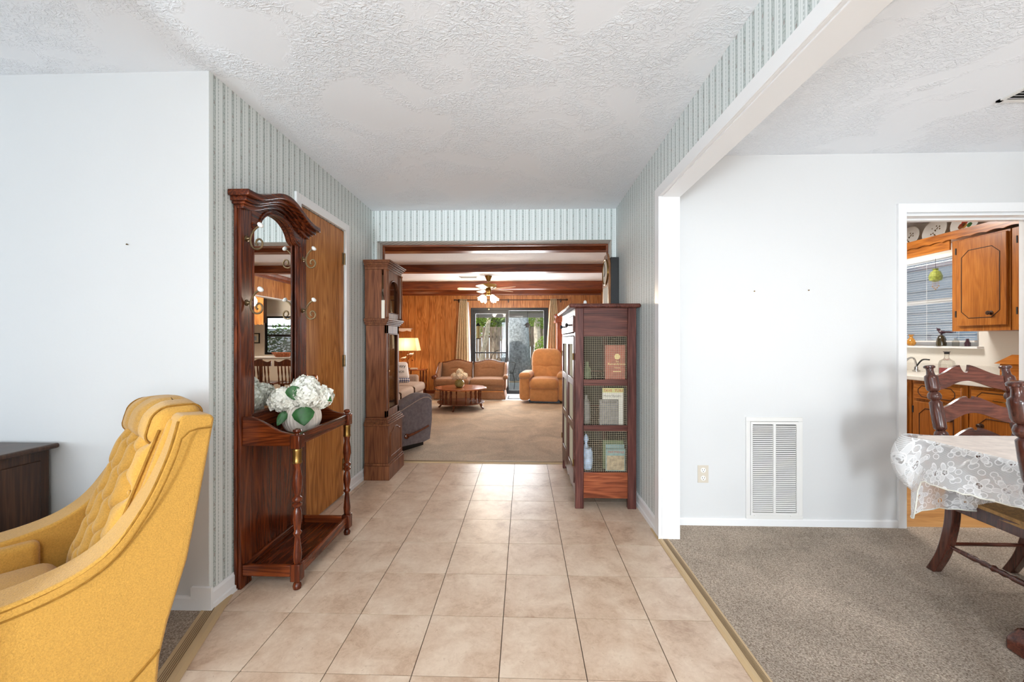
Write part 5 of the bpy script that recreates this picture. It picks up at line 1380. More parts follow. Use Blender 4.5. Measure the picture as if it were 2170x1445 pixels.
def point(name, loc, power, color, size=0.04):
    d = bpy.data.lights.new(name, 'POINT'); d.energy = power; d.color = color; d.shadow_soft_size = size
    o = bpy.data.objects.new(name, d); C.objects.link(o); o.location = loc
    return o
WARM = (1.0, 0.72, 0.42)
point('lamp_bulb_light', (LPX, LPY, LPZ + 0.52), 13, WARM, 0.05)
# cream scalloped shelf on the far wall above the lamp
pts = [(-0.20, 0.0), (0.19, 0.0)] + [(lerp(0.19, -0.20, k / 30), -0.035 - 0.022 * abs(math.cos(PI * 2.0 * k / 30))) for k in range(31)]
ws = thing('wall_shelf', 'small cream scalloped wall shelf above the table lamp', 'shelf', (-2.75, YF, 1.487))
mb = MB(); mb.prism(pts, 'y', -0.135, -0.115); mb.build('scalloped_front', M['trim'], ws, smooth=False)
mb = MB(); mb.box(-0.20, 0.19, -0.135, -0.001, 0.0, 0.015); mb.build('board', M['trim'], ws)

# ---- curtains on a rod
def curtain(name, label, x0, x1, x2, x3, yb, zt, zb):
    def f(u, v):
        t = 1 - v; e = t ** 0.8
        a, b = lerp(x0, x2, e), lerp(x1, x3, e)
        x = lerp(a, b, u)
        return (x, yb + (0.028 + 0.012 * t) * math.cos(u * 2 * PI * 5), lerp(zb, zt, v))
    t_ = thing(name, label, 'curtain', (0, 0, 0))
    mb = MB(); mb.grid(f, 81, 16); mb.build('cloth', M['curtain'], t_, solid=0.004, angle=180)
    return t_
cl = curtain('curtain', 'ivory pinch curtain at the left of the patio door', -1.455, -1.285, -1.60, -1.235, YF - 0.10, 2.165, 0.02)
mb = MB(); mb.grid(lambda u, v: (lerp(-1.29, -1.255, u) + (1 - v) * lerp(0.02, 0.075, u), YF - 0.075 + 0.02 * math.cos(u * 6), lerp(0.02, 2.10, v)), 8, 8); mb.build('lining', M['liner'], cl, solid=0.003)
cr_ = curtain('curtain', 'ivory pinch curtain at the right of the patio door', 0.60, 0.74, 0.46, 0.86, YF - 0.10, 2.165, 0.02)
rd = thing('curtain_rod', 'dark curtain rod with ball finials over the patio door', 'curtain rod', (0, YF - 0.10, 2.145))
mb = MB(); mb.tube([(-1.53, 0, 0), (0.93, 0, 0)], 0.011, 10); mb.build('rod', M['old_brown'], rd)
for s_, xx in ((-1, -1.53), (1, 0.93)):
    mb = MB(); mb.lathe([(0.011, 0), (0.02, 0.01), (0.012, 0.02), (0.024, 0.035), (0.02, 0.055), (0.008, 0.062)], (xx, 0, 0), 12, (s_, 0, 0)); mb.build('finial', M['old_brown'], rd)
for xx in (-1.49, -0.35, 0.84):
    mb = MB(); mb.box(xx - 0.008, xx + 0.008, -0.005, 0.099, -0.03, -0.010); mb.box(xx - 0.015, xx + 0.015, 0.092, 0.099, -0.05, 0.03); mb.build('bracket', M['old_brown'], rd, smooth=False)

# ---- tall cherry hutch with a scrolled pediment, right of the patio door
M['hutch'] = wood('red_cherry', srgb(96, 40, 18), srgb(160, 78, 38), srgb(196, 108, 58), 'z', 1.3, 0.28, 0.4, coat=0.3)
hu = thing('hutch', 'red cherry hutch with scrolled pediment behind the tan recliner', 'hutch', (1.13, 8.755, FZ))
mb = MB(); mb.box(-0.42, 0.42, -0.17, 0.17, 0.0, 1.60); mb.build('body', M['hutch'], hu, bevel=0.004)
mb = MB(); mb.box(-0.46, 0.46, -0.20, 0.18, 1.60, 1.66); mb.build('cornice', M['hutch'], hu, bevel=0.012)
for sg in (-1, 1):
    q = smooth_pts([(sg * 0.46, 0, 1.665), (sg * 0.40, 0, 1.72), (sg * 0.28, 0, 1.76), (sg * 0.15, 0, 1.82), (sg * 0.08, 0, 1.84)], 5)
    poly = [(p[0], p[2]) for p in q] + [(sg * 0.08, 1.66), (sg * 0.46, 1.66)]
    mb = MB(); mb.prism(poly, 'y', -0.17, -0.13); mb.build('pediment', M['hutch'], hu)
    mb = MB(); mb.lathe([(0.05, 0), (0.055, 0.01), (0.05, 0.05), (0.02, 0.055)], (sg * 0.42, -0.15, 1.74), 18, (0, -1, 0)); mb.build('scroll', M['hutch'], hu)
    a_, b_ = sorted((sg * 0.03, sg * 0.39))
    for (z0, z1) in ((0.08, 0.70), (0.76, 1.55)):
        mb = MB(); mb.box(a_, b_, -0.182, -0.17, z0, z1); d_ = mb.build('door', M['hutch'], hu, bevel=0.004)
        mb = MB(); mb.lathe([(0.006, 0), (0.006, 0.014), (0.012, 0.02)], (sg * 0.06, -0.182, (z0 + z1) / 2), 8, (0, -1, 0)); mb.build('knob', M['brass'], d_)
    mb = MB(); mb.lathe([(0.02, 0.02), (0.015, 0.05), (0.015, 1.55), (0.02, 1.59)], (sg * 0.405, -0.175, 0), 10); mb.build('column', M['hutch'], hu)

# ---- ceiling fan
FX, FY = -0.66, 7.42
cf = thing('ceiling_fan', 'brass ceiling fan with pale blades and glowing tulip shades', 'ceiling fan', (FX, FY, HC))
mb = MB(); mb.lathe([(0.0, 0), (0.068, 0), (0.066, -0.012), (0.045, -0.06), (0.032, -0.10), (0.015, -0.105)][::-1], (0, 0, 0), 20, cap=False); mb.build('canopy', M['brass'], cf)
mb = MB(); mb.lathe([(0.013, -0.16), (0.013, -0.09)], (0, 0, 0), 12); mb.build('downrod', M['brass'], cf)
mb = MB(); mb.lathe([(0.03, -0.235), (0.12, -0.232), (0.155, -0.222), (0.158, -0.175), (0.145, -0.158), (0.03, -0.15)], (0, 0, 0), 28); mb.build('motor_housing', M['brass'], cf, angle=50)
M['blade'] = wood('bleached_blade', srgb(196, 170, 140), srgb(226, 206, 182), srgb(240, 226, 208), 'x', 1.5, 0.4, 0.3)
for k in range(5):
    a = rad(186 + 72 * k)
    R_ = Matrix.Rotation(a, 4, 'Z') @ Matrix.Rotation(rad(11), 4, 'X')
    mb = MB(); mb.M = Matrix.Translation((0, 0, -0.245)) @ R_
    mb.prism([(0.17, -0.05), (0.54, -0.068), (0.57, -0.04), (0.575, 0), (0.57, 0.04), (0.54, 0.068), (0.17, 0.05)], 'z', -0.004, 0.004)
    bl = mb.build('blade', M['blade'], cf)
    mb = MB(); mb.M = Matrix.Translation((0, 0, -0.243)) @ R_
    mb.box(0.07, 0.21, -0.016, 0.016, 0.004, 0.010); mb.box(0.19, 0.22, -0.04, 0.04, 0.004, 0.010); mb.build('blade_iron', M['brass'], bl)
mb = MB(); mb.lathe([(0.02, -0.37), (0.045, -0.365), (0.055, -0.345), (0.04, -0.325), (0.05, -0.30), (0.06, -0.27), (0.045, -0.235)], (0, 0, 0), 18); mb.build('switch_housing', M['brass'], cf)
def frosted():
    m, nt, bs = new_mat('frosted_glowing_glass')
    bs.inputs['Base Color'].default_value = (0.95, 0.93, 0.88, 1); bs.inputs['Roughness'].default_value = 0.5
    bs.inputs['Emission Color'].default_value = (1.0, 0.90, 0.74, 1); bs.inputs['Emission Strength'].default_value = 5.0
    return m
M['frosted'] = frosted()
for k in range(4):
    a = rad(-50 + 90 * k); c_, s_ = math.cos(a), math.sin(a)
    mb = MB(); mb.tube(smooth_pts([(0.03 * c_, 0.03 * s_, -0.34), (0.08 * c_, 0.08 * s_, -0.345), (0.105 * c_, 0.105 * s_, -0.375)], 4), 0.007, 8); arm_ = mb.build('light_arm', M['brass'], cf)
    d_ = Vector((0.62 * c_, 0.62 * s_, -0.78)); p0 = Vector((0.105 * c_, 0.105 * s_, -0.37))
    mb = MB()
    n_ = 24
    def tul(u, v, d_=d_, p0=p0):
        q_ = Vector((0, 0, 1)).rotation_difference(d_.normalized())
        pr = [(0.018, 0), (0.034, 0.02), (0.046, 0.05), (0.052, 0.08), (0.066, 0.105)]
        i = round(v * 4); r, z = pr[i]
        al = 2 * PI * u; r *= 1 + (0.10 * math.cos(6 * al) if i >= 3 else 0.02 * math.cos(6 * al))
        return p0 + q_ @ Vector((r * math.cos(al), r * math.sin(al), z + (0.012 * math.cos(6 * al) if i == 4 else 0)))
    mb.grid(tul, 36, 5, cu=True); mb.build('tulip_shade', M['frosted'], cf, solid=0.003)
    pb = p0 + d_.normalized() * 0.16
    point('fan_bulb_light', (FX + pb.x, FY + pb.y, HC + pb.z), 13, (1.0, 0.80, 0.56), 0.05)
mb = MB(); mb.tube([(0.01, -0.03, -0.37), (0.01, -0.03, -0.62)], 0.0025, 6); mb.ball((0.01, -0.03, -0.63), 0.01, n=8); mb.build('pull_chain', M['brass'], cf)
# mat on the landing
M['mat_edge'] = plain('mat_edge', srgb(70, 74, 80), 0.9)
dm = thing('door_mat', 'pale door mat with a dark border at the patio door', 'mat', (0.02, 8.55, 0.0065))
mb = MB(); mb.box(-0.36, 0.36, -0.22, 0.22, 0, 0.008); mb.build('border', M['mat_edge'], dm)
mb = MB(); mb.box(-0.33, 0.33, -0.19, 0.19, 0.008, 0.010); mb.build('field', M['slate'], dm)

b, bw, bh = book('book', 'small pale book lying on the end table beside the lamp', 'book', -2.44, -2.30, 8.47, 8.57, 0.6105, 0.636, M['paper'])
ol_ = thing('wall_outlet', 'cream outlet on the panelled wall left of the loveseat', 'outlet', (-2.03, YF, 0.37))
mb = MB(); mb.box(-0.035, 0.035, -0.006, 0, -0.057, 0.057); mb.build('cover_plate', M['outlet'], ol_, smooth=False)
for z in (-0.026, 0.026):
    mb = MB(); mb.lathe([(0.0165, 0), (0.0165, 0.003)], (0, -0.0055, z), 12, (0, -1, 0)); mb.build('socket', M['white_ceramic'], ol_)

# ================================================================== DINING ROOM
DZF = 0.010
def ladder_chair(label, loc, rz):
    t = thing('dining_chair', label, 'chair', loc, rz, 'ladder-back chairs at the dining table')
    SZ = 0.415
    ln = Vector((0, 0.118, 0.66)); Ln = ln.length
    for sg in (-1, 1):
        px = sg * 0.195
        s = Ln / 0.67
        pr = [(0.017, 0.0), (0.021, 0.02), (0.023, 0.05), (0.016, 0.075), (0.024, 0.085), (0.025, 0.098), (0.017, 0.110), (0.023, 0.118), (0.0255, 0.13), (0.026, 0.20), (0.024, 0.27), (0.016, 0.283),
              (0.026, 0.293), (0.0285, 0.310), (0.024, 0.325), (0.016, 0.332), (0.024, 0.338), (0.026, 0.35), (0.0265, 0.42), (0.025, 0.475), (0.016, 0.485), (0.026, 0.495), (0.028, 0.510), (0.022, 0.525), (0.015, 0.53), (0.025, 0.538),
              (0.0275, 0.55), (0.0275, 0.60), (0.026, 0.612), (0.017, 0.620), (0.0145, 0.64), (0.0155, 0.652), (0.023, 0.656), (0.0235, 0.664), (0.018, 0.669)]
        # scale lengths so that the finial ends at the top
        pr = [(r, z * Ln / 0.669) for r, z in pr]
        mb = MB(); mb.lathe(pr, (px, 0.0, SZ), 16, tuple(ln)); mb.build('back_post', M['chair_wood'], t, angle=50)
        q = smooth_pts([(px, 0.0, SZ + 0.02), (px, 0.0, SZ - 0.08), (px, 0.012, 0.24), (px, 0.045, 0.11), (px, 0.095, 0.0)], 5)
        n = len(q); mb = MB(); h = 0.021
        vs = []; fs = []
        for p in q: vs += [(p[0] - h, p[1] - h, p[2]), (p[0] + h, p[1] - h, p[2]), (p[0] + h, p[1] + h, p[2]), (p[0] - h, p[1] + h, p[2])]
        for i in range(n - 1):
            for k in range(4): fs.append((i * 4 + k, i * 4 + (k + 1) % 4, i * 4 + 4 + (k + 1) % 4, i * 4 + 4 + k))
        fs += [(0, 1, 2, 3), (n * 4 - 4, n * 4 - 3, n * 4 - 2, n * 4 - 1)]
        mb.add(vs, fs); mb.build('leg', M['chair_wood'], t, bevel=0.004)
        mb = MB(); mb.lathe([(0.014, 0.0), (0.018, 0.02), (0.015, 0.05), (0.021, 0.12), (0.022, 0.20), (0.016, 0.27), (0.022, 0.29), (0.022, 0.42)], (sg * 0.215, -0.40, 0), 14); mb.build('leg', M['chair_wood'], t)
        # side rail and turned stretcher
        a = (sg * 0.195, 0.0); b = (sg * 0.215, -0.40)
        mb = MB(); h = 0.012
        mb.add([(a[0] - h, a[1], SZ - 0.055), (a[0] + h, a[1], SZ - 0.055), (b[0] + h, b[1], SZ - 0.055), (b[0] - h, b[1], SZ - 0.055), (a[0] - h, a[1], SZ + 0.002), (a[0] + h, a[1], SZ + 0.002), (b[0] + h, b[1], SZ + 0.002), (b[0] - h, b[1], SZ + 0.002)],
               [(0, 3, 2, 1), (4, 5, 6, 7), (0, 1, 5, 4), (1, 2, 6, 5), (2, 3, 7, 6), (3, 0, 4, 7)])
        mb.build('seat_rail', M['chair_wood'], t, bevel=0.002)
        zz = 0.165
        d = Vector((b[0] - a[0], b[1] - 0.03, 0)); L = d.length
        mb = MB(); mb.lathe([(0.006, 0), (0.008, 0.06 * L), (0.013, 0.25 * L), (0.014, 0.32 * L), (0.009, 0.36 * L), (0.014, 0.40 * L), (0.010, 0.46 * L), (0.016, 0.5 * L), (0.010, 0.54 * L), (0.014, 0.60 * L), (0.009, 0.64 * L), (0.014, 0.68 * L), (0.012, 0.78 * L), (0.007, L)], (a[0], 0.03, zz), 12, tuple(d)); mb.build('stretcher', M['chair_wood'], t)
    mb = MB(); mb.tube([(-0.195, 0.028, 0.17), (0.195, 0.028, 0.17)], 0.009, 8); mb.build('stretcher', M['chair_wood_x'], t)
    mb = MB(); mb.tube([(-0.215, -0.40, 0.12), (0.215, -0.40, 0.12)], 0.009, 8); mb.build('stretcher', M['chair_wood_x'], t)
    mb = MB(); mb.box(-0.18, 0.18, -0.012, 0.012, SZ - 0.055, SZ); mb.build('seat_rail', M['chair_wood_x'], t)
    mb = MB(); mb.box(-0.20, 0.20, -0.41, -0.39, SZ - 0.055, SZ); mb.build('seat_rail', M['chair_wood_x'], t)
    # rush seat: strands run round to the centre
    def seat(u, v):
        x = lerp(-1, 1, u); yv = v
        w_ = lerp(0.20, 0.235, yv)
        e = max(abs(x), abs(2 * yv - 1))
        z = SZ + 0.014 + 0.012 * (1 - e) + 0.0025 * math.cos(e * 110)
        if u in (0, 1) or v in (0, 1): z = SZ - 0.012
        return (x * w_, 0.005 - 0.43 * yv, z)
    mb = MB(); mb.grid(seat, 70, 70); mb.build('rush_seat', M['rush'], t, angle=80)
    # ladder slats
    lnn = ln.normalized()
    def slat(zc, top, keyhole):
        n = 56; lo = []; up = []
        for k in range(n + 1):
            x = lerp(-0.178, 0.178, k / n); a = abs(x) / 0.178
            bow = 0.5 * (1 + math.cos(PI * a))
            lo.append((x, zc - 0.052 + 0.046 * bow))
            zt = zc + 0.022 + 0.058 * bow
            if keyhole:
                if abs(x) < 0.022: zt = zc + 0.072 - 0.036 * math.sqrt(max(0, 1 - (x / 0.022) ** 2))
            elif abs(x) < 0.013: zt -= 0.014
            up.append((x, zt))
        poly = lo + up[::-1]
        mb = MB(); vs = []
        def place(x, z, y):
            bend = 0.018 * (1 - (x / 0.178) ** 2)
            f = (z - SZ) / 0.66
            return (x, 0.118 * f + bend + y, z)
        m = len(poly)
        vs = [place(x, z, -0.007) for x, z in poly] + [place(x, z, 0.007) for x, z in poly]
        fs = [(k, k + 1, 2 * (n + 1) - 2 - k, 2 * (n + 1) - 1 - k) for k in range(n)]
        fs += [tuple(i + m for i in f) for f in fs]
        fs += [(i, (i + 1) % m, m + (i + 1) % m, m + i) for i in range(m)]
        mb.add(vs, fs)
        mb.build('slat', M['chair_wood_x'], t, angle=40)
    slat(1.0, True, True); slat(0.835, True, False); slat(0.675, True, False); slat(0.53, True, False)
    return t
ladder_chair('dark walnut ladder-back chair with rush seat at the far end of the lace table', (2.352, 2.068, DZF), 0)
ladder_chair('dark ladder-back chair at the right edge, only one post in view', (1.704, 1.137, DZF), rad(90))

# ---- trestle table and lace cloth
TX0, TX1, TY0, TY1, TZ = 1.815, 2.90, 0.10, 1.915, 0.762
dt = thing('dining_table', 'dark wooden trestle dining table under the lace cloth', 'table', (0, 0, DZF))
mb = MB(); mb.box(TX0, TX1, TY0, TY1, TZ - 0.04, TZ - 0.012); mb.build('tabletop', M['chair_wood_x'], dt, bevel=0.006)
for yy in (0.45, 1.585):
    mb = MB(); mb.prism([(1.885, 0), (1.885, 0.05), (1.93, 0.085), (2.30, 0.10), (2.40, 0.10), (2.79, 0.085), (2.83, 0.05), (2.83, 0)], 'y', yy - 0.035, yy + 0.035); mb.build('foot', M['chair_wood_x'], dt, bevel=0.01)
    mb = MB(); mb.box(2.27, 2.44, yy - 0.03, yy + 0.03, 0.09, TZ - 0.04); mb.build('pedestal', M['chair_wood'], dt, bevel=0.006)
mb = MB(); mb.box(2.33, 2.38, 0.45, 1.585, 0.22, 0.29); mb.build('stretcher', M['chair_wood'], dt, bevel=0.005)
def lace_mat():
    m, nt, bs = new_mat('white_lace')
    uv = nt.nodes.new('ShaderNodeUVMap'); uv.uv_map = 'UVMap'
    vec = uv.outputs[0]
    v1 = nt.nodes.new('ShaderNodeTexVoronoi'); v1.voronoi_dimensions = '2D'; nt.links.new(vec, v1.inputs['Vector']); v1.inputs['Scale'].default_value = 11.0; v1.inputs['Randomness'].default_value = 0.7
    sc = nt.nodes.new('ShaderNodeVectorMath'); sc.operation = 'SCALE'; sc.inputs['Scale'].default_value = 11.0; nt.links.new(vec, sc.inputs[0])
    ps_ = nt.nodes.new('ShaderNodeVectorMath'); ps_.operation = 'SCALE'; ps_.inputs['Scale'].default_value = 11.0; nt.links.new(v1.outputs['Position'], ps_.inputs[0])
    df = nt.nodes.new('ShaderNodeVectorMath'); df.operation = 'SUBTRACT'; nt.links.new(sc.outputs[0], df.inputs[0]); nt.links.new(ps_.outputs[0], df.inputs[1])
    sp = nt.nodes.new('ShaderNodeSeparateXYZ'); nt.links.new(df.outputs[0], sp.inputs[0])
    ang = mathn(nt, 'ARCTAN2', sp.outputs['Y'], sp.outputs['X'])
    cs = mathn(nt, 'POWER', mathn(nt, 'ABSOLUTE', mathn(nt, 'COSINE', mathn(nt, 'ADD', mathn(nt, 'MULTIPLY', ang, 2.5), mathn(nt, 'MULTIPLY', v1.outputs['Color'], 3.0)))), 1.6)
    R_ = mathn(nt, 'ADD', 0.15, mathn(nt, 'MULTIPLY', cs, 0.33))
    r = v1.outputs['Distance']
    q = mathn(nt, 'DIVIDE', r, R_)
    petal = mathn(nt, 'LESS_THAN', q, 1.0)
    rim = mathn(nt, 'LESS_THAN', mathn(nt, 'ABSOLUTE', mathn(nt, 'SUBTRACT', q, 1.0)), 0.09)
    core = mathn(nt, 'LESS_THAN', r, 0.15)
    corim = mathn(nt, 'LESS_THAN', mathn(nt, 'ABSOLUTE', mathn(nt, 'SUBTRACT', r, 0.15)), 0.018)
    v2 = nt.nodes.new('ShaderNodeTexVoronoi'); v2.voronoi_dimensions = '2D'; nt.links.new(vec, v2.inputs['Vector']); v2.inputs['Scale'].default_value = 110.0
    holes = mathn(nt, 'LESS_THAN', v2.outputs['Distance'], 0.38)
    # small leaf motifs between the flowers
    v3 = nt.nodes.new('ShaderNodeTexVoronoi'); v3.voronoi_dimensions = '2D'; nt.links.new(vec, v3.inputs['Vector']); v3.inputs['Scale'].default_value = 26.0
    lf = mathn(nt, 'LESS_THAN', mathn(nt, 'ABSOLUTE', mathn(nt, 'SUBTRACT', v3.outputs['Distance'], 0.30)), 0.05)
    su = nt.nodes.new('ShaderNodeSeparateXYZ'); nt.links.new(vec, su.inputs[0])
    net = mathn(nt, 'GREATER_THAN', mathn(nt, 'FRACT', mathn(nt, 'MULTIPLY', su.outputs['Y'], 240.0)), 0.45)
    a0 = mathn(nt, 'ADD', 0.36, mathn(nt, 'MULTIPLY', net, 0.26))
    a1 = mathn(nt, 'MAXIMUM', a0, mathn(nt, 'MULTIPLY', petal, 0.74))
    a1 = mathn(nt, 'SUBTRACT', a1, mathn(nt, 'MULTIPLY', mathn(nt, 'MULTIPLY', core, holes), 0.7))
    a1 = mathn(nt, 'MAXIMUM', a1, mathn(nt, 'MAXIMUM', mathn(nt, 'MAXIMUM', rim, corim), mathn(nt, 'MULTIPLY', lf, 0.9)))
    bs.inputs['Base Color'].default_value = (0.84, 0.84, 0.84, 1)
    bs.inputs['Roughness'].default_value = 0.8
    nt.links.new(a1, bs.inputs['Alpha'])
    return m
M['lace'] = lace_mat()
def uv_grid(name, fn, uvfn, nu, nv, mat, parent=None):
    mb = MB(); mb.grid(fn, nu, nv)
    o = mb.build(name, mat, parent, angle=180)
    me = o.data; lay = me.uv_layers.new(name='UVMap')
    uvs = [uvfn(i / (nu - 1), j / (nv - 1)) for i in range(nu) for j in range(nv)]
    for lp_ in me.loops: lay.data[lp_.index].uv = uvs[lp_.vertex_index]
    return o
tc_ = thing('tablecloth', 'white lace tablecloth with floral pattern draped over the dining table', 'tablecloth', (0, 0, DZF))
# perimeter path: far edge (from the right), rounded corner, left edge towards the camera
path = []
cr0 = 0.03
for k in range(30): path.append((lerp(TX1, TX0 + cr0, k / 29), TY1, 0, 1))
for k in range(1, 12):
    a = rad(90 + 90 * k / 12); path.append((TX0 + cr0 + cr0 * math.cos(a), TY1 - cr0 + cr0 * math.sin(a), math.cos(a), math.sin(a)))
for k in range(70): path.append((TX0, lerp(TY1 - cr0, TY0, k / 69), -1, 0))
sl = [0.0]
for k in range(1, len(path)): sl.append(sl[-1] + math.hypot(path[k][0] - path[k - 1][0], path[k][1] - path[k - 1][1]))
sc_ = sl[29 + 6]
def drape(u, v):
    i = round(u * (len(path) - 1)); x, y, nx, ny = path[i]; s = sl[i]
    ds = s - sc_
    corner = math.exp(-(ds / 0.055) ** 2)
    t = max(0.0, min(1.0, (ds - 0.01) / 0.10)); t = t * t * (3 - 2 * t)
    dip = lerp(0.355, 0.158, t) + 0.022 * math.exp(-((ds - 0.015) / 0.05) ** 2) + 0.007 * abs(math.sin(s * 52)) + 0.010 * math.sin(s * 7.0) * t
    fold = (math.sin(max(0, ds) * 11.0 - 0.9) * 0.022 + 0.02) if ds > 0 else 0.012 * math.sin(ds * 26)
    o = 0.008 + (0.034 * v ** 0.6 + fold * v) * (1 - corner)
    o += corner * (0.070 * math.sin(PI * min(1, 0.10 + v * 1.35)) ** 0.7 * (1 if v < 0.66 else max(0.25, 1 - (v - 0.66) * 2.2)) + 0.010)
    return (x + nx * o, y + ny * o, TZ + 0.001 - dip * v)
uv_grid('drop', drape, lambda u, v: (sl[round(u * (len(path) - 1))] + 0.37, 0.6 - (0.36 if sl[round(u * (len(path) - 1))] < sc_ else 0.19) * v), len(path), 16, M['lace'], tc_)
M['lace_top'] = plain('lace_over_linen', srgb(232, 222, 214), 0.5, var=0.12, vscale=22, bscale=160, bstr=0.3)
mb = MB(); mb.prism([(TX1, TY1 + 0.006), (TX0 + cr0, TY1 + 0.006), (TX0 - 0.006, TY1 - cr0), (TX0 - 0.006, TY0), (TX1, TY0)], 'z', TZ - 0.0115, TZ + 0.001); mb.build('top', M['lace_top'], tc_, bevel=0.003)
# scalloped hem
hem = [drape(k / (len(path) - 1), 1.0) for k in range(len(path))]
mb = MB(); mb.tube(hem, 0.0028, 5); mb.build('hem', M['petal'], tc_)

# ================================================================== KITCHEN
KX = 3.50
def grooved(mb_parent, x, y0, y1, z0, z1, cut=0.05, r=0.0032, m=None):
    q = [(y0 + cut, z0), (y1 - cut, z0), (y1, z0 + cut), (y1, z1 - cut), (y1 - cut, z1), (y0 + cut, z1), (y0, z1 - cut), (y0, z0 + cut), (y0 + cut, z0)]
    mb = MB(); mb.tube([(x, a, b) for a, b in q], r, 6); mb.build('routed_line', m or M['groove'], mb_parent)
def knob(parent, x, y, z):
    mb = MB(); mb.lathe([(0.018, 0), (0.018, 0.003), (0.007, 0.006), (0.007, 0.014), (0.015, 0.02), (0.017, 0.027), (0.010, 0.033)], (x, y, z), 14, (-1, 0, 0)); mb.build('knob', M['old_brown'], parent)
units = [(2.80, 3.255, 'right'), (3.265, 3.715, 'left'), (3.725, 4.40, 'right'), (4.41, 5.10, 'left')]
ulab = ['oak base cabinet nearest the kitchen doorway', 'oak base cabinet behind the ladder-back chair', 'oak base cabinet under the kitchen sink', 'oak base cabinet in the far kitchen corner']
for (y0, y1, side), lb in zip(units, ulab):
    t = thing('base_cabinet', lb, 'cabinet', (KX, y0, 0.005), 0, 'oak base cabinets')
    w_ = y1 - y0
    mb = MB(); mb.box(0.022, 0.60, 0, w_, 0.10, 0.855); mb.box(0.08, 0.60, 0, w_, 0, 0.10); mb.build('body', M['kitchen_oak'], t, smooth=False)
    mb = MB(); mb.box(0.0, 0.022, 0.03, w_ - 0.03, 0.70, 0.835); d = mb.build('drawer', M['kitchen_oak_y'], t, bevel=0.004)
    grooved(d, -0.0005, 0.075, w_ - 0.075, 0.722, 0.815, 0.03)
    mb = MB(); mb.tube([(0, w_ / 2 - 0.045, 0.765), (-0.022, w_ / 2 - 0.03, 0.763), (-0.022, w_ / 2 + 0.03, 0.763), (0, w_ / 2 + 0.045, 0.765)], 0.004, 6); mb.build('pull', M['brass'], d)
    mb = MB(); mb.box(0.0, 0.022, 0.03, w_ - 0.03, 0.13, 0.675); d = mb.build('door', M['kitchen_oak'], t, bevel=0.004)
    grooved(d, -0.0005, 0.085, w_ - 0.085, 0.19, 0.62, 0.05)
    knob(d, 0, (0.105 if side == 'left' else w_ - 0.105), 0.56)
    for hz in (0.20, 0.60):
        mb = MB(); mb.box(-0.004, 0.002, (w_ - 0.032 if side == 'left' else 0.022), (w_ - 0.022 if side == 'left' else 0.032), hz - 0.03, hz + 0.03); mb.build('hinge', M['ink'], d)
ctp = thing('countertop', 'pale laminate kitchen countertop with backsplash', 'countertop', (0, 0, 0))
M['laminate'] = plain('pale_laminate', srgb(214, 208, 198), 0.35, var=0.04, vscale=60)
mb = MB(); mb.box(KX - 0.025, 4.128, 2.775, 5.13, 0.865, 0.905); mb.build('slab', M['laminate'], ctp, bevel=0.006)
mb = MB(); mb.box(4.108, 4.128, 2.775, 5.13, 0.905, 0.99); mb.build('backsplash', M['laminate'], ctp, bevel=0.003)
# wall cabinets
uu = [(3.24, 3.668, 'oak wall cabinet with routed door beside the kitchen window'), (2.80, 3.232, 'oak wall cabinet cut off by the kitchen door jamb')]
for y0, y1, lb in uu:
    t = thing('wall_cabinet', lb, 'cabinet', (3.80, y0, 0), 0, 'oak wall cabinets')
    w_ = y1 - y0
    mb = MB(); mb.box(0.020, 0.328, 0, w_, 1.30, 2.10); mb.build('body', M['kitchen_oak'], t, bevel=0.002)
    mb = MB(); mb.box(0.0, 0.019, 0.012, w_ - 0.055, 1.345, 2.085); d = mb.build('door', M['kitchen_oak'], t, bevel=0.003)
    grooved(d, -0.0005, 0.055, w_ - 0.095, 1.41, 1.99, 0.055)
    knob(d, 0, 0.115, 1.445)
    for hz in (1.45, 2.0):
        mb = MB(); mb.box(-0.002, 0.004, w_ - 0.052, w_ - 0.044, hz - 0.028, hz + 0.028); mb.build('hinge', M['ink'], d)
vl = thing('valance', 'scalloped oak valance board running over the kitchen window', 'valance', (3.785, 2.80, 0))
n = 80; pts = [(0, 2.185)] + [(2.30 * k / n, 2.108 + 0.010 * abs(math.sin(PI * 2.30 * k / n / 0.115))) for k in range(n + 1)] + [(2.30, 2.185)]
mb = MB(); mb.prism(pts, 'x', 0, 0.014); mb.build('board', M['kitchen_oak_y'], vl, smooth=False)
mb = MB(); mb.box(0.014, 0.343, 0, 2.30, 2.160, 2.175); mb.build('plate_ledge', M['kitchen_oak_y'], vl, smooth=False)
mb = MB(); mb.box(0.016, 0.030, 0.872, 2.30, 2.03, 2.16); mb.build('fascia', M['kitchen_oak_y'], vl, smooth=False)
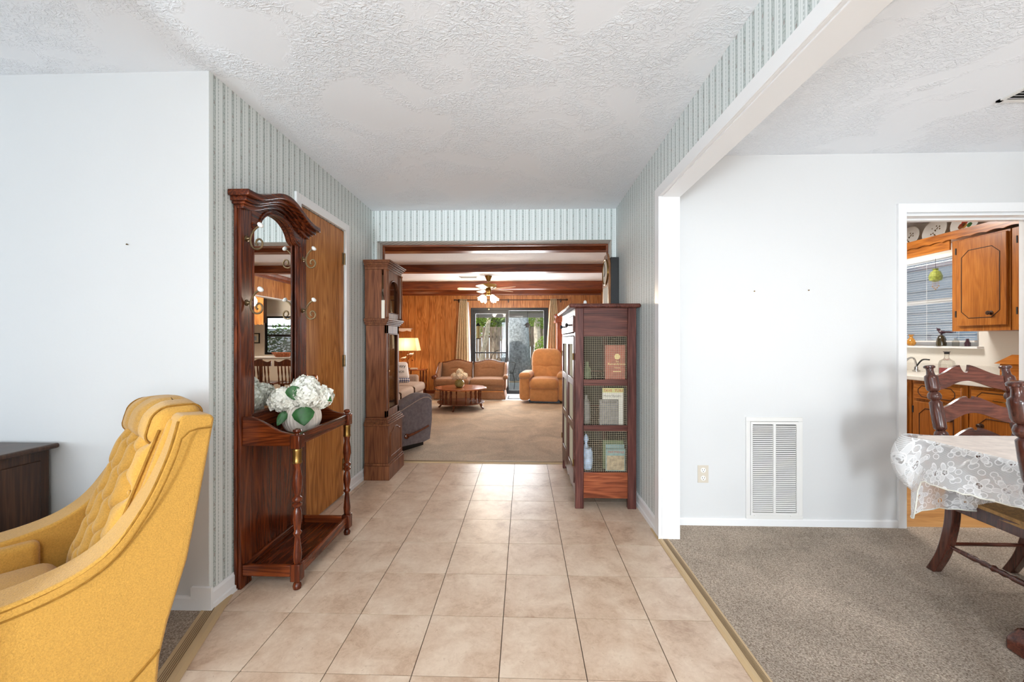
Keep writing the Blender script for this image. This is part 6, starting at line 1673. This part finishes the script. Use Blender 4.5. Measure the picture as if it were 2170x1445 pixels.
# plates on the ledge
def plate(label, y, r, motif, x=4.075):
    t = thing('plate', label, 'plate', (x, y, 2.176), 0, 'decorative plates over the kitchen cabinets')
    c = Vector((-0.028, 0, r)); d = Vector((-1, 0, 0.22)).normalized()
    mb = MB(); mb.lathe([(0.0, 0.0), (r * 0.55, 0.0), (r * 0.70, 0.006), (r * 0.98, 0.014), (r, 0.017), (r * 0.97, 0.019), (r * 0.68, 0.010), (r * 0.52, 0.005), (0.0, 0.005)], c, 36, tuple(d), cap=False); mb.build('dish', M['white_ceramic'], t)
    rr = random.Random(motif)
    q = Vector((0, 0, 1)).rotation_difference(d)
    for k in range(14 if motif == 1 else 9):
        a = rr.uniform(0, 6.28); ra = r * 0.45 * math.sqrt(rr.random())
        m_ = {1: M['pewter'], 2: rr.choice((M['yellow'], M['red_ink'], M['leaf'], M['tan_fabric']))}[motif]
        s = r * (0.05 if motif == 1 else 0.17) * rr.uniform(0.8, 1.3)
        mb = MB(); o_ = c + q @ Vector((ra * math.cos(a), ra * math.sin(a), 0.0055)); mb.lathe([(0.0, 0.0), (s, 0.0), (s, 0.0008), (0, 0.0008)], o_, 10, tuple(d), cap=False); mb.build('motif', m_, t)
plate('white plate with grey sprig, middle of the three plates over the kitchen window', 4.035, 0.118, 1)
plate('plate painted with fruit, nearest of the three plates over the kitchen window', 3.765, 0.122, 2)
plate('white plate half hidden by the door jamb, leftmost of three', 4.30, 0.118, 1)
# strip light under the valance
M['tube_glow'] = emit('fluorescent_tube', (1.0, 0.97, 0.90, 1), 9.0)
tl = thing('strip_light', 'glowing fluorescent strip light under the kitchen valance', 'light', (3.93, 4.35, 2.045))
mb = MB(); mb.box(-0.04, 0.04, -0.42, 0.42, 0.05, 0.11); mb.build('housing', M['white_metal'], tl)
mb = MB(); mb.tube([(0, -0.42, 0.03), (0, 0.42, 0.03)], 0.02, 10); mb.build('tube', M['tube_glow'], tl)
window_light('kitchen_down_fill', (2.9, 3.9, HC - 0.02), (0, 0, 0), 0.5, 0.5, 35, (1.0, 0.97, 0.92))  # unseen fill added to brighten the kitchen, no fixture built
# blinds
bl = thing('window_blind', 'white horizontal blind in the kitchen window', 'blind', (4.115, 4.18, 0))
mb = MB(); mb.box(-0.018, 0.018, -0.43, 0.43, 2.03, 2.065); mb.build('head_rail', M['white_metal'], bl)
mb = MB(); mb.box(-0.012, 0.012, -0.43, 0.43, 1.205, 1.22); mb.build('bottom_rail', M['white_metal'], bl)
me = MB().box(-0.011, 0.011, -0.43, 0.43, -0.0006, 0.0006).mesh('slat', False); me.materials.append(M['white_metal'])
for k in range(34): linked('slat', me, bl, (0, 0, 1.235 + k * 0.0236), (0, rad(-8), 0))
for yy in (-0.30, 0.0, 0.30):
    mb = MB(); mb.tube([(-0.012, yy, 1.21), (-0.012, yy, 2.04)], 0.0012, 4); mb.build('cord', M['white_metal'], bl)
# sill and counter objects
M['amber'] = plain('amber_glass', srgb(190, 128, 40), 0.12, var=0.2, vscale=30, coat=0.5)
M['dark_glass'] = plain('dark_olive_glass', srgb(60, 52, 34), 0.12, var=0.3, vscale=20, coat=0.5)
M['violet_glass'] = plain('dark_violet_glass', srgb(60, 34, 48), 0.15, coat=0.5)
mb = MB(); mb.lathe([(0.022, 0), (0.038, 0.02), (0.040, 0.045), (0.024, 0.072), (0.013, 0.085), (0.014, 0.10), (0.026, 0.118), (0.022, 0.118)], (4.095, 4.335, 1.1655), 18); tag(mb.build('vase', M['amber'], angle=60), 'small amber glass vase on the kitchen window sill', 'vase')
mb = MB(); mb.lathe([(0.036, 0), (0.038, 0.03), (0.034, 0.07), (0.022, 0.10), (0.012, 0.108)], (4.095, 4.03, 1.1655), 18); tag(mb.build('jar', M['dark_glass'], angle=60), 'dark olive glass jar on the kitchen window sill', 'jar')
bd = MB(); bd.tube(smooth_pts([(4.095, 4.075, 1.345), (4.095, 4.055, 1.325), (4.095, 4.03, 1.30), (4.095, 3.98, 1.302), (4.095, 3.90, 1.298)], 4), [0.004] * 3 + [0.014] * 4 + [0.018] * 4 + [0.010] * 4 + [0.004] * 2, 8); bd.lathe([(0.008, 1.2745), (0.008, 1.30)], (4.095, 4.03, 0), 8)
tag(bd.build('glass_bird', M['violet_glass']), 'dark violet glass bird perched on the olive jar', 'ornament')
mb = MB(); mb.lathe([(0.020, 0), (0.022, 0.03), (0.012, 0.05), (0.010, 0.07)], (4.095, 3.80, 1.1655), 14); tag(mb.build('bottle', M['violet_glass']), 'tiny dark bottle at the right end of the kitchen sill', 'bottle')
mb = MB(); mb.lathe([(0.024, 0), (0.025, 0.05), (0.012, 0.06), (0.010, 0.08)], (4.095, 3.90, 1.1655), 14); tag(mb.build('bottle', M['pane']), 'small clear bottle on the kitchen window sill', 'bottle')
sc3 = thing('suncatcher', 'green stained glass suncatcher hanging in the kitchen window', 'ornament', (4.07, 4.06, 1.86))
M['green_glass'] = plain('green_stained_glass', srgb(150, 160, 80), 0.15, var=0.4, vscale=40)
mb = MB(); mb.lathe([(0.012, -0.06), (0.045, -0.045), (0.05, -0.005), (0.035, 0.04), (0.018, 0.055), (0.025, 0.07)], (0, 0, 0), 8); mb.build('body', M['green_glass'], sc3, smooth=False)
mb = MB(); mb.tube([(0, 0, 0.07), (0, 0, 0.17)], 0.0015, 4); mb.build('string', M['ink'], sc3)
for k in range(5):
    mb = MB(); mb.tube([(0, -0.03 + 0.015 * k, -0.05), (0, -0.03 + 0.015 * k, -0.10 - 0.015 * (2 - abs(k - 2)))], 0.001, 4); mb.ball((0, -0.03 + 0.015 * k, -0.105 - 0.015 * (2 - abs(k - 2))), 0.006, n=6); mb.build('drop', M['amber'], sc3)
cbt = thing('bottle', 'clear glass bottle with black cap on the kitchen counter', 'bottle', (3.92, 3.81, 0.9055))
M['clear'] = glass_mat('clear_bottle', (0.97, 0.97, 0.95, 1), 0.10, tint=0.93)
mb = MB(); mb.lathe([(0.052, 0), (0.055, 0.01), (0.055, 0.10), (0.048, 0.125), (0.022, 0.145), (0.016, 0.16), (0.016, 0.19)], (0, 0, 0), 20); mb.build('glass', M['clear'], cbt)
M['pink'] = plain('pink_soap', srgb(170, 80, 84), 0.3)
mb = MB(); mb.lathe([(0.049, 0.004), (0.049, 0.06)], (0, 0, 0), 18); mb.build('liquid', M['pink'], cbt)
mb = MB(); mb.lathe([(0.018, 0.188), (0.018, 0.205), (0.024, 0.206), (0.024, 0.211)], (0, 0, 0), 14); mb.build('cap', M['ink'], cbt)
fc = thing('faucet', 'chrome kitchen faucet with long spout behind the chair post', 'faucet', (3.98, 4.16, 0.9055))
mb = MB(); mb.lathe([(0.03, 0), (0.03, 0.015), (0.018, 0.02), (0.016, 0.05)], (0, 0, 0), 14); mb.build('base', M['steel'], fc)
mb = MB(); mb.tube(smooth_pts([(0, 0, 0.05), (-0.03, -0.01, 0.13), (-0.10, -0.03, 0.135), (-0.19, -0.06, 0.075), (-0.20, -0.065, 0.05)], 5), 0.009, 8); mb.build('spout', M['steel'], fc)
mb = MB(); mb.tube(smooth_pts([(0, 0, 0.05), (0.0, -0.06, 0.12), (0.0, -0.13, 0.125)], 4), 0.007, 8); mb.build('lever', M['ink'], fc)
bb = thing('bread_box', 'wooden bread box on the counter at the kitchen door jamb', 'bread box', (3.90, 3.12, 0.9055))
mb = MB(); mb.box(-0.12, 0.12, -0.17, 0.16, 0, 0.13); mb.build('body', M['kitchen_oak_y'], bb, bevel=0.005)
mb = MB(); mb.prism([(-0.14, 0.13), (0.14, 0.13), (0.0, 0.20)], 'y', -0.19, 0.18); mb.build('lid', M['kitchen_oak_y'], bb)
tf = thing('framed_picture', 'black framed picture leaning behind the bread box', 'picture', (4.06, 3.17, 0.9055))
mb = MB(); mb.frame('x', 0, 0.015, -0.17, 0.17, 0, 0.28, 0.015)
mb.build('frame', M['black'], tf, smooth=False)
mb = MB(); mb.box(0.006, 0.012, -0.157, 0.157, 0.013, 0.267); mb.build('print', M['blue_white'], tf, smooth=False)

# ================================================================== NOOK (seen in the hall tree mirror)
nt_ = thing('breakfast_table', 'white-topped breakfast table in the nook, seen in the mirror', 'table', (1.85, 7.58, 0.008))
mb = MB(); mb.box(-0.75, 0.75, -0.32, 0.42, 0.87, 0.90); mb.build('tabletop', M['white_metal'], nt_, bevel=0.006)
for sx in (-1, 1):
    for sy in (-1, 1):
        mb = MB(); mb.lathe([(0.02, 0), (0.03, 0.10), (0.025, 0.30), (0.036, 0.5), (0.03, 0.87)], (sx * 0.65, sy * 0.25 + 0.05, 0), 12); mb.build('leg', M['cherry_dark'], nt_)
def spindle_chair(label, loc, rz):
    t = thing('spindle_chair', label, 'chair', loc, rz, 'spindle-back chairs in the nook')
    mb = MB(); mb.rbox((0, -0.2, 0.44), (0.42, 0.42, 0.035), 0.016); mb.build('seat', M['cherry_dark'], t)
    for sx in (-1, 1):
        for y_ in (-0.36, -0.04):
            mb = MB(); mb.lathe([(0.012, 0), (0.018, 0.12), (0.014, 0.2), (0.022, 0.3), (0.016, 0.43)], (sx * 0.17, y_, 0), 10); mb.build('leg', M['cherry_dark'], t)
    for k in range(6):
        x = -0.16 + 0.064 * k
        mb = MB(); mb.lathe([(0.008, 0.45), (0.013, 0.52), (0.008, 0.58), (0.014, 0.65), (0.009, 0.78)], (x, 0.0, 0), 8, (0, 0.10, 1)); mb.build('spindle', M['cherry_dark'], t)
    pts = [(-0.22, 0.76)] + [(lerp(-0.22, 0.22, k / 16), 0.86 + 0.025 * math.cos(lerp(-PI, PI, k / 16) * 1.5)) for k in range(17)] + [(0.22, 0.76)]
    mb = MB(); mb.prism(pts, 'y', 0.065, 0.09); mb.build('crest_rail', M['cherry_dark'], t)
    return t
spindle_chair('dark spindle-back chair at the left of the breakfast table, seen in the mirror', (1.90, 7.02, 0.008), rad(180))
spindle_chair('dark spindle-back chair at the right of the breakfast table, seen in the mirror', (1.40, 7.02, 0.008), rad(180))
mb = MB()
def bowl(u, v):
    r = lerp(0.10, 0.17, v); a = 2 * PI * u
    return (1.85 + r * 1.2 * math.cos(a), 7.55 + r * 0.8 * math.sin(a), 0.909 + 0.085 * v + 0.004 * math.cos(a * 24))
mb.grid(bowl, 72, 8, cu=True); mb.lathe([(0.08, 0), (0.08, 0.004)], (1.85, 7.55, 0.9085), 20)
M['basket'] = plain('orange_wicker', srgb(176, 104, 66), 0.7, var=0.4, vscale=50)
tag(mb.build('basket', M['basket'], solid=0.005), 'orange wicker basket on the breakfast table, seen in the mirror', 'basket')
np_ = thing('framed_picture', 'black framed picture on the nook wall, seen in the mirror', 'picture', (3.49, YF, 1.28))
mb = MB(); mb.frame('y', -0.02, 0, -0.15, 0.15, -0.12, 0.12, 0.025)
mb.build('frame', M['black'], np_, smooth=False)
mb = MB(); mb.box(-0.13, 0.13, -0.008, -0.002, -0.10, 0.10); mb.build('mount', M['paper'], np_, smooth=False)
mb = MB(); mb.box(-0.07, 0.07, -0.010, -0.008, -0.05, 0.05); mb.build('print', M['blue_white'], np_, smooth=False)
ng = thing('nook_lamp', 'small glowing globe lamp under the panelled drop front, seen in the mirror', 'lamp', (2.88, 8.0, 1.515))
mb = MB(); mb.ball((0, 0, 0), 0.055, n=14); mb.build('globe', M['frosted'], ng)
mb = MB(); mb.tube([(0, 0, 0.05), (0, 0, HC - 1.515)], 0.004, 6); mb.build('cord', M['brass'], ng)
point('nook_fill_light', (2.6, 7.7, 2.0), 42, (1.0, 0.85, 0.68), 0.12)  # unseen fill added for the nook, apart from the globe

# ================================================================== GARDEN BEHIND THE PATIO DOOR
M['concrete'] = plain('patio_concrete', srgb(150, 156, 160), 0.8, var=0.12, vscale=6, bscale=60, bstr=0.2)
boxes('ground_patio', M['concrete'], [(-4.5, 5, YF + 0.17, 11.9, -0.15, -0.03)])
M['dirt'] = plain('leaf_litter', srgb(150, 132, 108), 0.95, var=0.5, vscale=9, detail=6, bscale=30, bstr=0.5)
boxes('ground_yard', M['dirt'], [(-14, 14, 11.9, 30, -0.15, -0.05)])
M['patio_white'] = plain('patio_cover_metal', srgb(176, 172, 164), 0.5)
pc = thing('patio_cover', 'ribbed metal patio cover with front beam outside the door', 'patio cover', (0, 0, 0))
mb = MB(); mb.prism([(YF + 0.17, 2.30), (YF + 0.17, 2.34), (12.2, 2.06), (12.2, 2.02)], 'x', -4.0, 4.5); mb.build('roof_sheet', M['patio_white'], pc, smooth=False)
for k in range(27):
    x = -3.9 + 0.31 * k
    mb = MB(); mb.prism([(YF + 0.2, 2.27), (YF + 0.2, 2.30), (12.15, 2.02), (12.15, 1.99)], 'x', x - 0.02, x + 0.02); mb.build('rib', M['patio_white'], pc, smooth=False)
mb = MB(); mb.box(-4.0, 4.5, 11.6, 11.7, 1.90, 2.02); mb.build('beam', M['patio_white'], pc, smooth=False)
for xx in (-3.4, 1.9):
    mb = MB(); mb.box(xx - 0.05, xx + 0.05, 11.6, 11.7, -0.03, 1.90); mb.build('post', M['patio_white'], pc, smooth=False)
# fence of single boards
M['fence'] = wood('weathered_fence', srgb(70, 60, 52), srgb(118, 104, 92), srgb(156, 142, 128), 'z', 1.0, 0.85, 0.3, kind='World', spec=0.1)
fn = thing('fence', 'weathered wooden board fence at the back of the garden', 'fence', (0, 16.5, -0.05))
rnd = random.Random(21)
for k in range(46):
    x = -3.9 + 0.155 * k; h = 1.86 + rnd.uniform(-0.03, 0.03)
    mb = MB(); mb.box(x, x + 0.135, -0.01 + rnd.uniform(-0.004, 0.004), 0.012, 0, h); mb.build('board', M['fence'], fn, smooth=False)
for z in (0.4, 1.4):
    mb = MB(); mb.box(-3.9, 3.3, 0.013, 0.06, z, z + 0.09); mb.build('rail', M['fence'], fn, smooth=False)
M['bark'] = plain('grey_bark', srgb(140, 146, 148), 0.9, var=0.45, vscale=14, detail=6, bscale=24, bstr=0.9, bdist=0.03)
M['bark_pale'] = plain('pale_bark', srgb(204, 190, 172), 0.9, var=0.35, vscale=12, detail=5)
def leaf_mat(name, c, d):
    m = plain(name, c, 0.5, var=0.45, vscale=2.0)
    nt = m.node_tree; bs = nt.nodes['Principled BSDF']
    out_ = nt.nodes['Material Output']
    tr = nt.nodes.new('ShaderNodeBsdfTranslucent'); tr.inputs[0].default_value = d
    mx = nt.nodes.new('ShaderNodeMixShader'); mx.inputs[0].default_value = 0.45
    nt.links.new(bs.outputs[0], mx.inputs[1]); nt.links.new(tr.outputs[0], mx.inputs[2]); nt.links.new(mx.outputs[0], out_.inputs[0])
    return m
M['foliage'] = leaf_mat('mid_foliage', srgb(106, 132, 60), srgb(176, 200, 90))
M['foliage_light'] = leaf_mat('light_foliage', srgb(150, 168, 92), srgb(206, 216, 130))
M['foliage_dark'] = leaf_mat('dark_foliage', srgb(70, 96, 48), srgb(120, 150, 70))
def leaves(mb, c, r, cnt, s, rnd):
    for k in range(cnt):
        while True:
            p = Vector((rnd.uniform(-1, 1), rnd.uniform(-1, 1), rnd.uniform(-1, 1)))
            if 0.25 < p.length < 1: break
        p = Vector(c) + Vector((p.x * r[0], p.y * r[1], p.z * r[2]))
        a = Vector((rnd.uniform(-1, 1), rnd.uniform(-1, 1), rnd.uniform(-.6, .6))).normalized() * s * rnd.uniform(0.6, 1.2)
        b = a.cross(Vector((rnd.uniform(-1, 1), rnd.uniform(-1, 1), 1))).normalized() * s * 0.35
        mb.add([p - a, p + b, p + a, p - b], [(0, 1, 2, 3)])
def tree(name, label, x, y, trunk, blobs, mat, bark, cnt, s, seed, cat='tree'):
    t = thing(name, label, cat, (x, y, -0.06))
    rnd = random.Random(seed)
    mb = MB()
    for pts, rr in trunk: mb.tube(smooth_pts(pts, 4), [lerp(rr[0], rr[1], k / (4 * (len(pts) - 1))) for k in range(4 * (len(pts) - 1) + 1)], 12)
    mb.build('trunk', bark, t)
    mb = MB()
    for c, r in blobs: leaves(mb, c, r, cnt, s, rnd)
    o = mb.build('crown', mat, t, smooth=False)
    return t
tree('oak_tree', 'massive grey oak trunk right outside the patio door', -0.28, 13.2, [([(0, 0, -0.1), (0.0, 0, 0.35), (0.03, 0, 1.1), (0.05, 0, 2.2), (0.1, 0, 4.2)], (0.62, 0.30)), ([(-0.55, -0.1, -0.1), (-0.3, 0, 0.35), (-0.1, 0, 0.9)], (0.20, 0.18)), ([(0.5, -0.1, -0.1), (0.33, 0, 0.3), (0.15, 0, 0.9)], (0.22, 0.2))], [((0.2, 0.6, 4.3), (2.6, 1.6, 0.9))], M['foliage'], M['bark'], 900, 0.10, 1)
tree('slim_tree', 'slim pale leaning tree in front of the fence', -1.62, 14.6, [([(0, 0, 0), (0.06, 0, 0.6), (0.22, 0, 1.3), (0.36, 0, 2.2), (0.6, 0, 3.4)], (0.10, 0.07))], [((0.5, 0.1, 3.5), (1.2, 0.8, 0.8))], M['foliage_light'], M['bark_pale'], 600, 0.08, 2)
tree('leafy_bush', 'tall light green bush at the left of the garden', -2.15, 13.6, [([(0, 0, 0), (0.0, 0, 0.8), (0.1, 0, 1.5)], (0.05, 0.03))], [((0.0, 0, 1.75), (0.75, 0.5, 0.75)), ((0.25, 0.2, 2.3), (0.9, 0.5, 0.5))], M['foliage'], M['bark_pale'], 1500, 0.07, 3, 'bush')
tree('leafy_bush', 'dense dark green bush at the right of the garden', 0.85, 13.4, [([(0, 0, 0), (0.05, 0, 0.5), (0.1, 0, 1.0)], (0.04, 0.03))], [((0.0, 0, 0.95), (0.50, 0.5, 0.60)), ((0.35, 0.1, 0.75), (0.5, 0.4, 0.5))], M['foliage'], M['bark'], 1700, 0.06, 4, 'bush')
tree('background_tree', 'sunlit pale tree behind the fence at the left', -1.5, 19.5, [([(0, 0, 0), (0.1, 0, 1.5), (0.0, 0, 3.0)], (0.14, 0.1))], [((0.0, 0, 2.9), (2.0, 1.2, 1.3)), ((-2.0, 0.3, 2.7), (1.6, 1.0, 1.2))], M['foliage'], M['bark_pale'], 4200, 0.14, 5)
tree('background_tree', 'sunlit tree behind the fence at the right', 1.7, 18.5, [([(0, 0, 0), (0.0, 0, 1.5), (0.1, 0, 3.0)], (0.12, 0.1))], [((0.0, 0, 2.5), (1.5, 1.0, 1.6))], M['foliage'], M['bark'], 5200, 0.13, 6)
tree('background_tree', 'pale trunked tree between the oak and the right bush', 0.52, 15.2, [([(0, 0, 0), (0.02, 0, 0.9), (-0.02, 0, 1.8), (0.1, 0, 3.2)], (0.15, 0.11))], [((0.4, 0.0, 2.4), (0.8, 0.6, 0.7))], M['foliage'], M['bark_pale'], 1600, 0.08, 8)
tree('background_tree', 'dark green tree behind the middle of the fence', 0.2, 20.5, [([(0, 0, 0), (0.0, 0, 1.5), (0.1, 0, 3.0)], (0.16, 0.12))], [((0.0, 0, 2.4), (2.2, 1.0, 1.5))], M['foliage_dark'], M['bark'], 5000, 0.14, 14)
# bird feeders under the patio cover
M['feeder_tan'] = plain('yellow_feeder_tube', srgb(196, 168, 104), 0.4)
bf = thing('bird_feeder', 'tube bird feeder hanging at the left of the patio', 'bird feeder', (-1.30, 11.3, 1.28))
mb = MB(); mb.lathe([(0.055, 0), (0.055, 0.02), (0.045, 0.03), (0.05, 0.36)], (0, 0, 0), 14); mb.build('tube', M['feeder_tan'], bf)
mb = MB(); mb.lathe([(0.075, 0.36), (0.06, 0.38), (0.01, 0.46)], (0, 0, 0), 14); mb.lathe([(0.085, -0.01), (0.085, 0.01)], (0, 0, 0), 14); mb.build('cap', M['black_metal'], bf)
mb = MB(); mb.tube([(0, 0, 0.46), (0, 0, 0.78)], 0.004, 5); mb.build('wire', M['black_metal'], bf)
bf = thing('bird_feeder', 'small roofed bird feeder hanging at the right of the patio', 'bird feeder', (0.10, 11.3, 1.60))
mb = MB(); mb.box(-0.05, 0.05, -0.05, 0.05, 0, 0.05); mb.build('tray', M['old_brown'], bf)
mb = MB(); mb.prism([(-0.10, 0.05), (0.10, 0.05), (0, 0.15)], 'y', -0.08, 0.08); mb.build('roof', M['old_brown'], bf)
mb = MB(); mb.tube([(0, 0, 0.15), (0, 0, 0.45)], 0.004, 5); mb.build('wire', M['black_metal'], bf)
# wrought iron chair on the patio
ic = thing('patio_chair', 'black wrought iron patio chair outside the patio door', 'chair', (-0.55, 10.4, -0.03), rad(20))
def iron(nm, *curves):
    mb = MB()
    for c in curves: mb.tube(smooth_pts(c, 4), 0.008, 6)
    mb.build(nm, M['black_metal'], ic)
iron('back_hoop', [(-0.24, 0.2, 0.42), (-0.25, 0.26, 0.75), (-0.14, 0.28, 0.95), (0.0, 0.29, 1.0), (0.14, 0.28, 0.95), (0.25, 0.26, 0.75), (0.24, 0.2, 0.42)])
iron('back_scroll', [(0, 0.24, 0.45), (-0.12, 0.26, 0.62), (-0.04, 0.27, 0.80), (0.06, 0.27, 0.70), (0, 0.26, 0.62)], [(0, 0.24, 0.45), (0.13, 0.26, 0.60), (0.16, 0.27, 0.78)])
iron('seat_ring', [(-0.24, 0.2, 0.42), (-0.26, -0.1, 0.42), (-0.18, -0.26, 0.42), (0.18, -0.26, 0.42), (0.26, -0.1, 0.42), (0.24, 0.2, 0.42), (-0.24, 0.2, 0.42)])
for sx in (-1, 1):
    iron('leg', [(sx * 0.20, -0.24, 0.42), (sx * 0.23, -0.28, 0.2), (sx * 0.22, -0.26, 0.0)]); iron('leg', [(sx * 0.22, 0.2, 0.42), (sx * 0.24, 0.26, 0.2), (sx * 0.25, 0.3, 0.0)])
    iron('arm', [(sx * 0.25, 0.24, 0.68), (sx * 0.31, 0.0, 0.68), (sx * 0.28, -0.2, 0.64), (sx * 0.20, -0.24, 0.42)])
for k in range(6):
    iron('seat_slat', [(-0.20 + 0.08 * k, 0.19, 0.42), (-0.20 + 0.08 * k, -0.24, 0.42)])

# siding wall and hedge added to block bright sky behind kitchen and nook windows
M['siding'] = plain('grey_blue_siding', srgb(92, 104, 116), 0.7, var=0.1, vscale=3)
nb = boxes('wall_sky_block', M['siding'], [(7.0, 7.2, 0.5, 9.0, -0.1, 3.4)])
for k in range(17):
    mb = MB(); mb.prism([(6.985, 0.0), (6.97, 0.0), (6.985, 0.19)], 'y', 0.5, 9.0)
    o = mb.build('siding_board', M['siding'], nb, smooth=False); o.location = (0.016, 0, k * 0.19)
tree('hedge', 'dark hedge added outside the nook window to block the sky', 3.6, 13.4, [([(0, 0, 0), (0, 0, 0.5), (0, 0, 1.0)], (0.05, 0.04))], [((-0.9, 0, 0.9), (0.9, 0.5, 1.0)), ((0.6, 0, 0.9), (0.9, 0.5, 1.0)), ((2.0, 0.2, 0.9), (0.9, 0.5, 1.0))], M['foliage_dark'], M['bark'], 1500, 0.09, 12, 'hedge')
